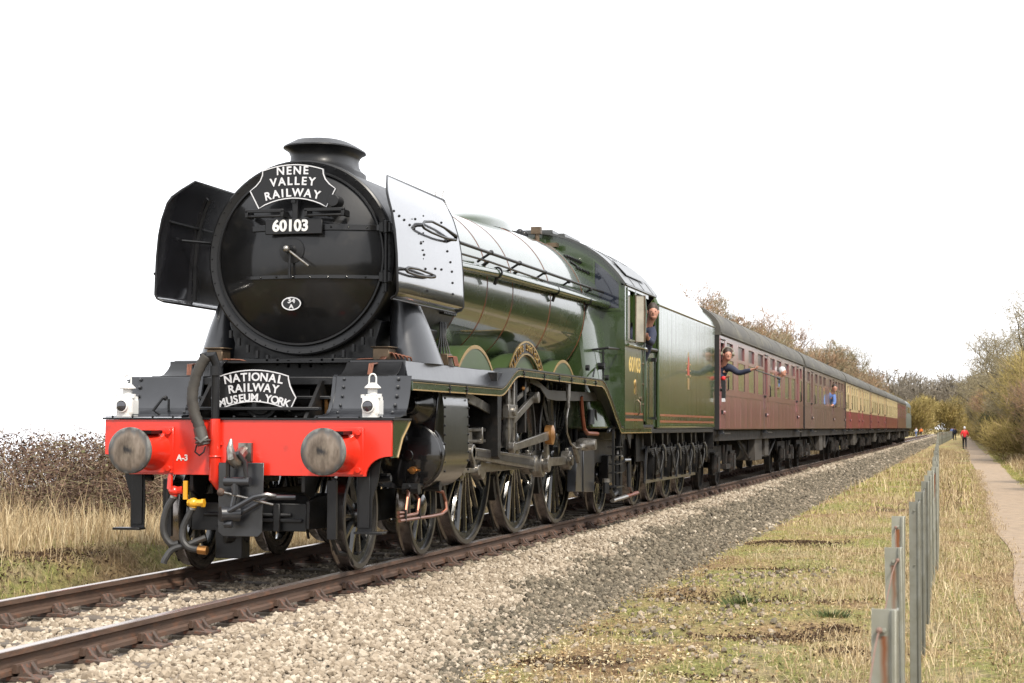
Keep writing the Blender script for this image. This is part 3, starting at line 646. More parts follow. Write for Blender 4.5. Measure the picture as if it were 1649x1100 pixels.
# --- buffer beam
arc = [(1.10+.20*(1-cos(a)), .84+.17*sin(a)) for a in [pi/2*i/6 for i in range(7)]]
arc = [(1.09+.21*(1-cos(t)), .84+.17*sin(t)) for t in [pi/2*i/7 for i in range(8)]]
pr = [(1.32, 1.318), (1.32, 1.012)]+[(x, z) for x, z in reversed(arc)]
pl = [(-x, z) for x, z in reversed(pr)]
beam = MB(); beam.prism(pr+pl, 'y', -.70, -.672)
beam = beam.build('buffer_beam', 'red', loco, bevel=.003)
b = MB(); b.box(-1.34, 1.34, -.715, -.2, 1.319, 1.335); b.build('front_footplate', 'satin', loco)
for z0 in (): pass
t = text_mesh('A-3', .072, 'white', None, M_front(-.585, -.702, .985), bold=.03); t.parent = beam
b = MB()
for i in range(14): b.ball((-1.25+i*.19, -.70, 1.343), .012, 6, 4)
b.build('footplate_rivets', 'satin', loco)

# --- buffers
for sx in (-1, 1):
    bx = sx*.868
    m = MB(); m.lathe([(0, .22), (.03, .22)], (bx, -.74, 1.054), (0, 1, 0), 4, a0=0); m.v = []; m.f = []; m.fm = []
    m.prism([(bx-.205, .855), (bx+.205, .855), (bx+.205, 1.255), (bx-.205, 1.255)], 'y', -.722, -.70)
    m.lathe([(0, .125), (.02, .135), (.30, .15), (.36, .165), (.40, .19)], (bx, -1.11, 1.054), (0, 1, 0), 32)
    for dx in (-.165, .165):
        for dz in (-.16, .16): m.cyl((bx+dx, -.75, 1.054+dz), (bx+dx, -.72, 1.054+dz), .028, n=6)
    h = m.build('buffer', 'red', loco, bevel=.003)
    hd = MB(); hd.lathe([(-.045, .02), (-.044, .1), (-.036, .17), (-.028, .192), (-.018, .198), (.0, .198), (.012, .16), (.03, .07)], (0, 0, 0), (0, 1, 0), 40)
    ho = hd.build('buffer_head', 'bufhead', h, loc=(bx, -1.13, 1.054))
    sp = MB(); sp.cyl((bx, -1.13, 1.054), (bx, -1.0, 1.054), .07); sp.build('buffer_spindle', 'steel', h)
    sp = MB(); sp.box(bx+.02, bx+.12, -.99, -.76, 1.195, 1.225); sp.build('buffer_step', 'lblack', h)

# --- front footplate curved side plates (two), with bolts
prof = [(-.67, 1.337), (-.52, 1.34), (-.40, 1.36), (-.31, 1.42), (-.25, 1.52), (-.215, 1.62), (-.20, 1.70)]
m = MB(); m.strip([(.63, y, z) for y, z in prof], [(1.335, y, z) for y, z in prof], (0, .012, .008))
m.strip([(.615, y-.01, z) for y, z in prof], [(.645, y-.01, z) for y, z in prof], (0, .04, .02))
for i, (y, z) in enumerate([(-.29, 1.45), (-.245, 1.53), (-.22, 1.61), (-.2, 1.68), (-.36, 1.385)]):
    m.ball((1.22, y-.012, z), .018, 8, 5); m.ball((.72, y-.012, z), .014, 8, 5)
mir(m, 'front_side_plate', 'greyp')
# valance behind beam end
m = MB(); m.prism([(-.67, 1.0), (-.67, 1.318), (-.20, 1.318), (-.24, 1.28), (-.42, 1.17), (-.52, 1.05), (-.56, 1.0)], 'x', 1.30, 1.325)
mir(m, 'front_valance', 'green')
m = MB(); m.tube([(1.328, -.205, 1.31), (1.328, -.25, 1.27), (1.328, -.42, 1.165), (1.328, -.515, 1.05), (1.328, -.555, 1.0)], .008, 5)
mir(m, 'valance_lining', 'gold')
# --- frames and inside motion at the front
m = MB(); m.prism([(-.66, .70), (-.66, 1.31), (-.25, 1.66), (.0, 1.70), (12.3, 1.70), (12.3, 1.0), (9.2, .85), (6, .75), (1.9, .75), (1.0, 1.0), (-.2, 1.0), (-.45, .62)], 'x', .50, .53)
mir(m, 'main_frame', 'sooty')
m = MB(); m.box(-.62, .62, -.19, -.12, 1.63, 1.70); m.box(-.62, .62, -.3, -.12, 1.50, 1.53); m.box(-.62, .62, -.12, .35, 1.685, 1.705)
m.box(-.62, .62, -.58, -.5, 1.40, 1.43); m.box(-.62, .62, .2, .24, 1.0, 1.7)
m.build('frame_stretcher', 'satin', loco, bevel=.006)
m = MB(); m.cyl((0, -.35, 1.48), (0, .2, 1.48), .16, n=20); m.cyl((0, -.38, 1.48), (0, -.35, 1.48), .12, n=20)
m.cyl((-.25, -.4, 1.42), (-.25, .1, 1.42), .035, n=8); m.cyl((.25, -.4, 1.42), (.25, .1, 1.42), .035, n=8)
m.box(-.35, .35, -.05, .2, 1.35, 1.6); m.build('inside_valve_gear', 'sooty', loco, bevel=.006)
m = MB(); m.box(.54, .575, -.215, -.19, 1.36, 1.53); m.build('front_oil_cup', 'bronze', loco, bevel=.005)
m = MB(); m.tube([(-.93, -.42, 1.36), (-.98, -.45, 1.40), (-.90, -.43, 1.51), (-.88, -.40, 1.52)], .011, 6); m.tube([(-.88, -.35, 1.40), (-.89, -.33, 1.5)], .012, 6); m.ball((-.89, -.40, 1.51), .025, 8, 5); m.build('front_lever', 'lblack', loco)

# --- running plate: raised deck, lower outer ledge that sweeps up between first and second driver
m = MB(); m.box(-1.13, 1.13, .30, 9.9, 1.845, 1.86); m.build('running_plate', 'satin', loco)
def rp_z(y):
    if y < 2.9: return 1.665
    if y < 3.75: t_ = (y-2.9)/.85; return 1.665+.225*(t_*t_*(3-2*t_))
    if y < 8.35: return 1.89-.01*(y-3.75)/4.6
    if y < 9.75: t_ = (y-8.35)/1.4; return 1.88-.62*(t_**1.6*(1.6-.6*t_)) if t_ < 1 else 1.26
    return 1.26
ye = [-.2, .3, 1.2, 2.0, 2.6, 2.9]+[2.9+.85*i/8 for i in range(1, 9)]+[4.5, 6, 7.5, 8.35]+[8.35+1.4*i/8 for i in range(1, 9)]+[10.5, 12.3]
m = MB(); m.strip([(1.10, y, rp_z(y)) for y in ye], [(1.36, y, rp_z(y)) for y in ye], (0, 0, .014))
mir(m, 'running_plate_edge', 'greyp', sharp=20)
m = MB(); m.strip([(1.335, y, rp_z(y)-.003) for y in ye], [(1.335, y, rp_z(y)-.085) for y in ye], (.016, 0, 0))
mir(m, 'valance', 'green', sharp=20)
m = MB()
for dz, th in ((-.072, .012), (-.012, .004)):
    m.strip([(1.352, y, rp_z(y)+dz) for y in ye], [(1.352, y, rp_z(y)+dz-th) for y in ye], (.003, 0, 0))
mir(m, 'valance_lining', 'gold', sharp=20)
# upstand between ledge and raised deck
yu = [.25, .8, 1.5, 2.2, 2.9]+[2.9+.85*i/8 for i in range(1, 9)]
m = MB(); m.strip([(1.12, y, min(1.86, rp_z(y)+.19)) for y in yu], [(1.16, y, rp_z(y)+.012) for y in yu], (.012, 0, 0))
m.box(.62, 1.14, .24, .26, 1.68, 1.86)
mir(m, 'deck_upstand', 'greyp', sharp=20)
# front curved drop of the deck plates near the smokebox
m = MB(); pp = [(-.19, 1.70), (-.05, 1.70), (.06, 1.72), (.15, 1.77), (.22, 1.83), (.32, 1.86)]
m.strip([(.60, y, z) for y, z in pp], [(1.12, y, z) for y, z in pp], (0, 0, .012)); mir(m, 'deck_front_curve', 'satin', sharp=20)
m = MB()
for y in (0.95, 1.55, 3.9, 4.9, 5.7, 6.4, 7.2, 7.9): m.cyl((1.352, y, rp_z(y)-.045), (1.37, y, rp_z(y)-.045), .018, n=6); m.box(1.352, 1.362, y-.012, y+.012, rp_z(y)-.09, rp_z(y)-.01)
mir(m, 'valance_bolts', 'lblack')

# --- smokebox, ring, door
m = MB(); m.lathe([(.60, .86), (.59, .90), (.60, .915), (.64, .92), (.66, .905), (3.02, .905), (3.02, .2)], (0, 0, CZ), (0, 1, 0), 72, caps=False)
m.lathe([(.60, .86), (.615, .80)], (0, 0, CZ), (0, 1, 0), 72, caps=False)
sb = m.build('smokebox', 'satin', loco, sharp=25)
def dish(r): return .60-.225*(1-(r/.80)**2)
dp = [(dish(r)-0, r) for r in (.02, .1, .2, .3, .4, .5, .58, .66, .72, .765, .79, .80)]+[(.62, .80)]
m = MB(); m.lathe(dp, (0, 0, CZ), (0, 1, 0), 72); door = m.build('smokebox_door', 'smoke', loco, sharp=25)
m = MB(); m.torus((0, .592, CZ), (0, 1, 0), .815, .014, 72, 6); m.build('door_ring', 'satin', door)
# straps follow the dish
def strap(z, x0, x1, h, nm):
    m = MB(); n = 16; rs = []
    for i in range(n+1):
        x = x0+(x1-x0)*i/n; r = sqrt(x*x+(z-CZ)**2); y = dish(min(r, .80))-.012 if r < .8 else .575
        rs.append([(x, y+.02, z-h/2), (x, y-.008, z-h/2), (x, y-.008, z+h/2), (x, y+.02, z+h/2)])
    m.loft(rs)
    for i in range(2, n, 2):
        x = x0+(x1-x0)*i/n; r = sqrt(x*x+(z-CZ)**2); m.ball((x, dish(min(r, .8))-.022, z), .011, 6, 4)
    return m.build(nm, 'smoke', door, bevel=.003)
strap(3.10, -.42, .83, .055, 'hinge_strap'); strap(2.64, -.48, .83, .035, 'hinge_strap')
m = MB(); m.cyl((.855, .55, 2.50), (.855, .55, 3.16), .02, n=10)
for z in (3.10, 2.64): m.box(.79, .90, .53, .60, z-.045, z+.045); m.cyl((.855, .55, z-.055), (.855, .55, z+.06), .034, n=10)
m.build('hinge_post', 'satin', door, bevel=.004)
# centre dart with two handles
DZ = 2.885
m = MB(); m.lathe([(0, .12), (.02, .12), (.03, .05), (.05, .035)], (0, dish(0)+.01, DZ), (0, -1, 0), 28); dart = m.build('door_dart', 'satin', door)
m = MB(); y0 = dish(0)-.05; m.cyl((0, y0, DZ), (0.0, y0-.01, DZ-.26), .013, n=8); m.cyl((0, y0, DZ), (0, y0-.12, DZ), .03, n=10)
m.build('dart_handle', 'satin', door)
m = MB(); m.cyl((0, y0-.08, DZ), (.22, y0-.10, DZ-.16), .011, n=8); m.ball((0, y0-.1, DZ), .035, 10, 6); m.build('dart_handle', 'steel', door)
# number plate
m = MB(); m.box(-.25, .31, .33, .355, 3.03, 3.175); npl = m.build('number_plate', 'lblack', loco, bevel=.006)
npl.location = (0, 0, 0)
t = text_mesh('60103', .145, 'white', None, M_front(.0, .327, 3.105), bold=.035, sx=.98, depth=.008); t.parent = npl
# hand bars either side of the lamp bracket + lamp iron
m = MB()
for a, b_ in ((-.44, -.06), (.14, .53)):
    m.box(a, b_, .30, .33, 3.235, 3.265); m.cyl((a, .32, 3.20), (b_, .32, 3.20), .014, n=8); m.box(a, a+.03, .30, .46, 3.19, 3.25); m.box(b_-.03, b_, .30, .46, 3.19, 3.25)
m.box(.0, .055, .37, .46, 3.17, 3.44); m.cyl((.42, .46, 3.33), (.42, .30, 3.33), .055, n=14)
m.build('lamp_bracket', 'satin', door, bevel=.003)
# shed plate
m = MB(); ov = [(-.015+.098*cos(2*pi*i/28), 2.395+.065*sin(2*pi*i/28)) for i in range(28)]; yy = dish(.42)-.02
m.prism(ov, 'y', yy, yy-.006); sp_ = m.build('shed_plate', 'lblack', door)
m = MB(); rs = []
for i in range(29):
    a = 2*pi*(i % 28)/28; ca, sa = cos(a), sin(a); rs.append([(-.015+.095*ca, yy-.006, 2.395+.062*sa), (-.015+.095*ca, yy-.011, 2.395+.062*sa), (-.015+.085*ca, yy-.011, 2.395+.052*sa), (-.015+.085*ca, yy-.006, 2.395+.052*sa)])
m.loft(rs, caps=False); m.build('plate_border', 'letter', door)
t = text_mesh('34', .062, 'letter', door, M_front(-.015, yy-.009, 2.42), bold=.02, sx=1.25); t = text_mesh('A', .055, 'letter', door, M_front(-.015, yy-.009, 2.367), bold=.02, sx=1.2)
# bolts under the smokebox ring
m = MB()
for i in range(15):
    a = radians(225+90*i/14); rr = .985; m.box(rr*cos(a)-.012, rr*cos(a)+.012, .60, .64, CZ+rr*sin(a)-.05, CZ+rr*sin(a)+.02)
for i in range(48):
    a = 2*pi*i/48; m.ball((.885*cos(a), .594, CZ+.885*sin(a)), .009, 6, 4)
m.build('smokebox_bolts', 'satin', loco)

# --- saddle, steam pipe casings
m = MB()
sad = [(-.80, 1.72), (-.74, 1.95), (-.78, 2.2), (-.86, 2.45), (-.5, 2.1), (0, 2.0), (.5, 2.1), (.86, 2.45), (.78, 2.2), (.74, 1.95), (.80, 1.72)]
m.prism([(-.78, 1.70), (-.72, 1.86), (-.70, 2.05), (-.76, 2.25), (-.6, 2.3), (.6, 2.3), (.76, 2.25), (.70, 2.05), (.72, 1.86), (.78, 1.70)], 'y', .72, 2.6)
m.box(-.70, .70, .60, .72, 1.70, 1.90); m.build('smokebox_saddle', 'satin', loco, bevel=.01)
def ell(cx, cy, rx, ry, z, n=28, tilt=0): return [(cx+rx*cos(2*pi*i/n), cy+ry*sin(2*pi*i/n), z+tilt*rx*cos(2*pi*i/n)) for i in range(n)]
m = MB(); m.loft([ell(.97, 1.18, .23, .44, 1.855), ell(.955, 1.16, .215, .41, 1.95), ell(.91, 1.13, .175, .34, 2.2), ell(.87, 1.10, .13, .25, 2.42), ell(.80, 1.10, .12, .2, 2.62)])
mir(m, 'steam_pipe_casing', 'greyp', sharp=50)
# --- chimney: double, long lipped casting
def stad(hx, hy, z, cy=1.25, n=40, zr=0):
    p = []
    for i in range(n):
        a = 2*pi*i/n; c, s = cos(a), sin(a); e = .8
        p.append((hx*abs(c)**e*(1 if c > 0 else -1), cy+hy*abs(s)**e*(1 if s > 0 else -1), z-zr*0))
    return p
m = MB(); m.loft([stad(.37, .53, 3.60), stad(.36, .52, 3.72), stad(.315, .475, 3.755), stad(.294, .45, 3.80), stad(.29, .445, 3.85), stad(.305, .465, 3.89), stad(.335, .495, 3.918), stad(.358, .525, 3.93), stad(.356, .522, 3.943), stad(.29, .44, 3.985), stad(.245, .40, 4.008), stad(.21, .37, 4.012), stad(.18, .34, 3.95)])
m.build('chimney', 'satin', loco, sharp=40)
m = MB(); m.box(-.05, .12, 1.80, 1.98, 3.70, 3.86); m.box(-.07, .14, 1.78, 1.84, 3.82, 3.88); m.build('anti_vacuum_valve', 'satin', loco, bevel=.01)

# --- smoke deflectors
zrow = [(2.40, 1.10, -.03, 2.05), (2.425, 1.15, -.05, 2.10), (2.46, 1.166, -.06, 2.12), (2.60, 1.163, -.06, 2.12), (2.80, 1.155, -.06, 2.12), (3.0, 1.137, -.06, 2.12), (3.15, 1.11, -.055, 2.12), (3.30, 1.065, -.04, 2.12), (3.36, 1.042, .0, 2.125), (3.44, 1.0, .12, 2.13), (3.54, .945, .30, 2.14)]
def defl_x(z): return float(np.interp(z, [r[0] for r in zrow], [r[1] for r in zrow]))
m = MB(); rings = []
for z, x, y0, y1 in zrow:
    rings.append([(x, y0+(y1-y0)*i/8, z) for i in range(9)]+[(x-.012, y1-(y1-y0)*i/8, z) for i in range(9)])
m.loft(rings)
dl = mir(m, 'smoke_deflector', 'defl' if 'defl' in K else 'black', sharp=60)
m = MB(); ed = [(x, y0, z) for z, x, y0, y1 in zrow]+[(x, y1, z) for z, x, y0, y1 in reversed(zrow)]
m.tube([(x-.006, y, z) for x, y, z in ed]+[(ed[0][0]-.006, ed[0][1], ed[0][2])], .011, 6)
edges = two(m, 'edge_beading', 'lblack', None); [setattr(e, 'parent', d_) for e, d_ in zip(edges, dl)]
m = MB()
for (y, z) in [(0.0, 3.18), (.13, 3.15), (.27, 3.13), (.42, 3.10), (.55, 3.08), (.65, 3.18), (.71, 2.96), (.78, 2.86), (.80, 2.73), (.82, 2.66), (.84, 2.53), (1.13, 2.76), (1.34, 2.77), (1.59, 3.25), (1.52, 3.06), (1.60, 2.97), (1.68, 2.87), (1.71, 2.78), (1.72, 2.67), (1.72, 2.56)]:
    m.ball((defl_x(z)+.001, y, z), .013, 6, 4)
for i in range(14): m.ball((defl_x(3.15)-.013, .1+.14*i, 3.15), .009, 6, 4)
for i in range(10): m.ball((defl_x(2.6)-.013, .75, 2.5+i*.08), .009, 6, 4)
rv = two(m, 'rivets', 'lblack', None); [setattr(e, 'parent', d_) for e, d_ in zip(rv, dl)]
def loop(pts, off, r=.0125):
    m = MB(); P_ = [(defl_x(z)+off, y, z) for y, z in pts]; P_.append(P_[0]); m.tube(P_, r, 8)
    y, z = pts[0]; m.tube([(defl_x(z)+off, y, z), (defl_x(z), y, z)], r, 8); y, z = pts[len(pts)//2]; m.tube([(defl_x(z)+off, y, z), (defl_x(z), y, z)], r, 8); return m
for pts, o_ in (([(.66, 3.12), (.78, 3.17), (1.05, 3.20), (1.45, 3.185), (1.82, 3.14), (1.80, 3.10), (1.5, 3.085), (1.3, 3.08), (.95, 3.085), (.72, 3.10)], .05), ([(.02, 2.66), (.12, 2.685), (.42, 2.695), (.85, 2.685), (.92, 2.67), (.8, 2.65), (.4, 2.635), (.1, 2.64)], .045)):
    hh = two(loop(pts, o_), 'handhold', 'lblack', None); [setattr(e, 'parent', d_) for e, d_ in zip(hh, dl)]
m = MB(); m.tube([(1.115, .4, 3.0), (.88, .8, 3.0)], .014, 6); m.tube([(1.115, 1.7, 3.0), (.9, 1.7, 3.0)], .014, 6); pass
m.strip([(defl_x(z)-.045, .74, z) for z in (2.45, 2.8, 3.0, 3.15, 3.3, 3.42)], [(defl_x(z)-.014, .74, z) for z in (2.45, 2.8, 3.0, 3.15, 3.3, 3.42)], (0, .035, 0)); m.box(1.08, 1.095, .1, 1.9, 3.14, 3.155)
st_ = two(m, 'deflector_stay', 'satin', None); [setattr(e, 'parent', d_) for e, d_ in zip(st_, dl)]

# --- boiler barrel, bands, dome
BR = [(3.02, .90), (3.6, .905), (5.12, .93), (6.79, 1.0), (8.0, 1.03), (8.73, 1.04), (8.74, 1.04)]
def brad(y): return float(np.interp(y, [a for a, _ in BR], [c for _, c in BR]))
def bcz(y): return float(np.interp(y, [3, 8.7], [CZ, 2.83]))
m = MB(); n = 80; rings = []
for y, r in BR: rings.append([(r*cos(2*pi*i/n), y, bcz(y)+r*sin(2*pi*i/n)) for i in range(n)])
m.loft(rings); m.build('boiler', 'green', loco, sharp=25)
for y in (3.06, 4.02, 5.12, 6.79, 8.70):
    m = MB(); r = brad(y)
    for k_, (dy, dr, wd) in enumerate(((0, .004, .010), (-.015, .003, .0022), (.015, .003, .0022))):
        m.m(0 if k_ == 0 else 1); rs = []
        for i in range(n+1):
            a = 2*pi*(i % n)/n; c, s = cos(a), sin(a); z0 = bcz(y)
            rs.append([((r+q)*c, y+dy+e*wd/1, z0+(r+q)*s) for q, e in ((-.01, -1), (dr, -1), (dr, 1), (-.01, 1))])
        m.loft(rs, caps=False)
    m.build('boiler_band', ['lblack', 'orange'], loco, sharp=40)
m = MB(); rs = []
for y, hx, hz in ((5.72, .06, .0), (5.85, .16, .055), (6.1, .25, .105), (6.5, .30, .145), (6.95, .32, .165), (7.3, .31, .165), (7.52, .29, .14), (7.68, .24, .08), (7.78, .15, .0)):
    zt = bcz(y)+brad(y)
    rs.append([(hx*cos(pi*i/14)*1.15, y, (zt-.06 if i in (0, 14) else zt-.04)+(hz+.03)*sin(pi*i/14)**.8) for i in range(15)])
m.loft(rs); m.build('dome', 'green', loco, sharp=60)
m = MB(); m.cyl((0, 9.25, 3.8), (0, 9.25, 3.97), .06); m.cyl((0, 9.5, 3.8), (0, 9.5, 3.97), .06); m.ball((0, 9.25, 3.97), .06); m.ball((0, 9.5, 3.97), .06)
m.tube([(0, 9.0, 3.885), (0, 10.0, 3.90)], .02, 6); m.build('safety_valves', 'lblack', loco)
# plug covers along the firebox shoulder
m = MB()
for i in range(6):
    y = 9.05+i*.17; a = radians(47); m.cyl((1.03*cos(a), y, 2.83+1.03*sin(a)), (1.08*cos(a), y, 2.83+1.08*sin(a)), .03, n=8)
for i in range(5):
    y = 9.1+i*.19; a = radians(36); m.cyl((1.03*cos(a), y, 2.83+1.03*sin(a)), (1.07*cos(a), y, 2.83+1.07*sin(a)), .025, n=8)
m.tube([(.80, 8.9, 3.52), (.86, 9.85, 3.42)], .014, 6); m.tube([(.7, 8.95, 3.62), (.97, 9.85, 3.2)], .012, 6)
m.build('washout_plugs', 'satin', loco)

# --- firebox: round top, sides flaring to the bottom
def fb_ring(y, w1, w2):
    p = []
    for i in range(0, 25):
        a = -.02+(pi+.04)*i/24; p.append((1.045*cos(a), y, 2.83+1.045*sin(a)))
    left = [(-1.075, 2.6), (-1.12, 2.2), (-1.165, 1.85), (-1.205, 1.55), (-1.245, 1.24)]
    p += [(x, y, z) for x, z in left]+[(-x, y, z) for x, z in reversed(left)]
    return p
m = MB(); m.loft([[(x*(.90 if z < 2.8 else 1.0), y_, z) for x, y_, z in fb_ring(8.76, 1.12, 1.14)], fb_ring(9.02, 1.16, 1.18), fb_ring(9.95, 1.19, 1.22)])
# lower front edge rakes forward
for i, (x, y, z) in enumerate(m.v):
    if z < 2.85: m.v[i] = (x, y-.0+(2.85-z)*(.03 if y < 9.5 else 0), z)
fbx = m.build('firebox', 'green', loco, bevel=.03, seg=3, sharp=40)
m = MB(); rs = fb_ring(8.76, 1.12, 1.14)
rr = [Vector(p)+Vector((0, -.02, 0)) for p in rs[:27]]
m = MB(); m.tube([(1.13, 8.85, 1.95), (1.10, 9.35, 2.3), (1.11, 9.75, 2.3)], .012, 6); m.tube([(1.09, 9.0, 2.32), (1.30, 9.0, 2.34), (1.30, 9.85, 2.36)], .014, 6)
m.cyl((1.13, 9.2, 2.10), (1.22, 9.2, 2.10), .05, n=10); m.cyl((1.1, 9.6, 1.95), (1.2, 9.6, 1.95), .04, n=10); m.tube([(1.2, 9.2, 1.9), (1.2, 9.2, 2.32)], .014, 6); m.cyl((1.13, 8.35, 2.05), (1.18, 8.35, 2.05), .04, n=10)
mir(m, 'firebox_fittings', 'satin')

# --- handrails and ejector pipe
m = MB(); m.tube([(1.06, 2.3, 3.13), (1.06, 10.1, 3.17)], .019, 8)
for y in (3.6, 4.9, 6.2, 7.6, 9.0): m.tube([(1.06, y, 3.145), (.9, y+.02, 3.05)], .014, 6); m.ball((1.06, y, 3.145), .03, 8, 5)
mir(m, 'handrail', 'satin')
m = MB(); m.tube([(1.03, 2.4, 3.03), (1.03, 3.6, 3.05), (1.04, 8.8, 3.05), (1.05, 9.4, 2.98)], .012, 6)
for y in (3.6, 4.9, 6.2, 7.6): m.tube([(1.03, y, 3.05), (.96, y, 3.0)], .02, 6)
m.build('control_rod', 'lblack', loco)
m = MB(); m.tube([(1.0, 2.2, 2.90), (1.01, 4.0, 2.955), (1.06, 6.8, 2.975), (1.08, 8.8, 2.99), (1.12, 9.9, 2.99)], .052, 14); m.build('ejector_pipe', 'green', loco, sharp=60)
m = MB()
for y in (4.02, 6.79, 8.7):
    m.torus((1.02+.012*(y-4), y, 2.965), (0, 1, 0), .055, .012, 16, 6); m.cyl((1.02+.012*(y-4), y, 2.915), (.99+.012*(y-4), y, 2.83), .02, n=8)
m.build('pipe_clip', 'lblack', loco)

# --- splashers over the drivers, nameplate on the middle one
DRV = [3.581, 5.791, 8.001]
def arc_pts(r, a0, a1, n, cy, cz): return [(cy+r*cos(a0+(a1-a0)*i/n), cz+r*sin(a0+(a1-a0)*i/n)) for i in range(n+1)]
for y0 in DRV:
    r_ = 1.14; zc = 1.0; lim = math.asin((1.86-zc)/r_)
    pts = arc_pts(r_, lim, pi-lim, 20, y0, zc)
    m = MB(); m.prism(pts, 'x', .52, .90); spl = two(m, 'splasher', 'splash', loco)
    m = MB(); p2 = arc_pts(r_+.004, lim, pi-lim, 24, y0, zc); p3 = arc_pts(r_-.035, lim+.03, pi-lim-.03, 24, y0, zc)
    m.strip([(.902, a, b_) for a, b_ in p2], [(.902, a, b_) for a, b_ in p3], (.004, 0, 0)); pass
    bd = two(m, 'splasher_beading', 'gold', None); [setattr(e, 'parent', d_) for e, d_ in zip(bd, spl)]
yc, zc, R0, R1 = 5.791, 1.0, 1.135, 1.275
m = MB(); a0, a1 = radians(48), radians(132)
pa = arc_pts(R0, a0, a1, 28, yc, zc); pb = arc_pts(R1, a0, a1, 28, yc, zc); m.strip([(.925, a, b_) for a, b_ in pa], [(.925, a, b_) for a, b_ in pb], (.01, 0, 0)); npt = m.build('nameplate', 'lblack', loco)
m = MB()
for ra, rb in ((R0-.012, R0+.008), (R1-.008, R1+.014)):
    pa = arc_pts(ra, a0, a1, 28, yc, zc); pb = arc_pts(rb, a0, a1, 28, yc, zc); m.strip([(.93, a, b_) for a, b_ in pa], [(.93, a, b_) for a, b_ in pb], (.014, 0, 0))
for a in (a0, a1):
    m.bar((.937, yc+R0*cos(a), zc+R0*sin(a)), (.937, yc+R1*cos(a), zc+R1*sin(a)), .02, .014)
m.build('plate_border', 'brass', npt)
word = 'FLYING SCOTSMAN'; tl = []
for i, c_ in enumerate(word):
    if c_ == ' ': continue
    a = radians(128)-(radians(76))*i/(len(word)-1); R_ = (R0+R1)/2
    tl.append(text_mesh(c_, .115, 'brass', npt, M_side(.942, yc+R_*cos(a), zc+R_*sin(a), a-pi/2), bold=.03, depth=.012, sx=.72, name='letter'))

# --- wheels
def crescent(R, r, a0, a1, n=12):
    return [(R*cos(a0+(a1-a0)*i/n), R*sin(a0+(a1-a0)*i/n)) for i in range(n+1)]+[(r*cos(a1-(a1-a0)*i/n), r*sin(a1-(a1-a0)*i/n)) for i in range(n+1)]
def make_wheel(nm, R, ns, hub, crank=None, parent=None, bal=True, ph=0, sp=.5):
    m = MB()
    m.lathe([(-.055, R-.055), (-.055, R-.125), (-.02, R-.135), (.035, R-.125), (.045, R-.055)], (0, 0, 0), (1, 0, 0), 56, caps=False)
    m.lathe([(-.07, .02), (-.07, hub*.9), (.0, hub), (.07, hub*.85), (.085, hub*.55), (.085, .02)], (0, 0, 0), (1, 0, 0), 24)
    for i in range(ns):
        a = ph+2*pi*i/ns; d = Vector((0, cos(a), sin(a))); t = Vector((0, -sin(a), cos(a))); X_ = Vector((1, 0, 0)); rs = []
        for rr, w_, th in ((hub*.8, .034, .045), (R*.5, .024, .033), (R-.11, .030, .03)):
            rs.append([d*rr+t*(w_*sp*2*cos(q))/1.0+X_*(th*sin(q)) for q in [2*pi*k/6 for k in range(6)]])
        m.loft(rs)
    if bal:
        m.prism(crescent(R-.10, R-.36, radians(8)-.62, radians(8)+.62), 'x', -.03, .052)
    if crank:
        cy, cz = crank; m.lathe([(-.05, .15), (.075, .14), (.09, .10)], (0, cy, cz), (1, 0, 0), 20)
        m.bar((.03, 0, 0), (.03, cy, cz), .36, .10, .26)
    w_ = m.build(nm, 'rim', parent, sharp=35)
    t = MB(); t.lathe([(-.07, R-.055), (-.07, R+.015), (-.062, R+.028), (-.05, R+.028), (-.038, R+.006), (-.03, R), (.062, R-.004)], (0, 0, 0), (1, 0, 0), 72, caps=False)
    t.m(1); t.lathe([(.062, R-.004), (.07, R-.012), (.07, R-.055)], (0, 0, 0), (1, 0, 0), 72, caps=False); t.lathe([(-.07, R-.055), (-.055, R-.056)], (0, 0, 0), (1, 0, 0), 72, caps=False); t.lathe([(.07, R-.055), (.045, R-.056)], (0, 0, 0), (1, 0, 0), 72, caps=False)
    t.build('tyre', ['tyre', 'tyreface'], w_, sharp=35)
    return w_
def place_wheels(w0, ys_, z, x=.75, parent=None, rot=0):
    first = True
    for y in ys_:
        for sx in (1, -1):
            if first: w_ = w0; first = False
            else:
                w_ = w0.copy(); COL.objects.link(w_); w_.parent = w0.parent
                for ch_ in list(w0.children): d = ch_.copy(); COL.objects.link(d); d.parent = w_
            w_.location = (sx*x, y, z); w_.rotation_euler = (rot if sx > 0 else rot+.4, 0, 0 if sx > 0 else pi)
place_wheels(make_wheel('bogie_wheel', .4825, 10, .13, None, loco, False, sp=.62), (0, 1.905), .4825)
place_wheels(make_wheel('driving_wheel', 1.016, 20, .2, (-.27, -.186), loco, True, .1), DRV, 1.016)
place_wheels(make_wheel('trailing_wheel', .559, 12, .14, None, loco, False), (10.897,), .559)
m = MB()
for y, z, r in ((0, .4825, .075), (1.905, .4825, .075), (3.581, 1.016, .1), (5.791, 1.016, .1), (8.001, 1.016, .1), (10.897, .559, .08)): m.cyl((-.7, y, z), (.7, y, z), r, n=14)
m.build('axles', 'sooty', loco, kind='stuff')
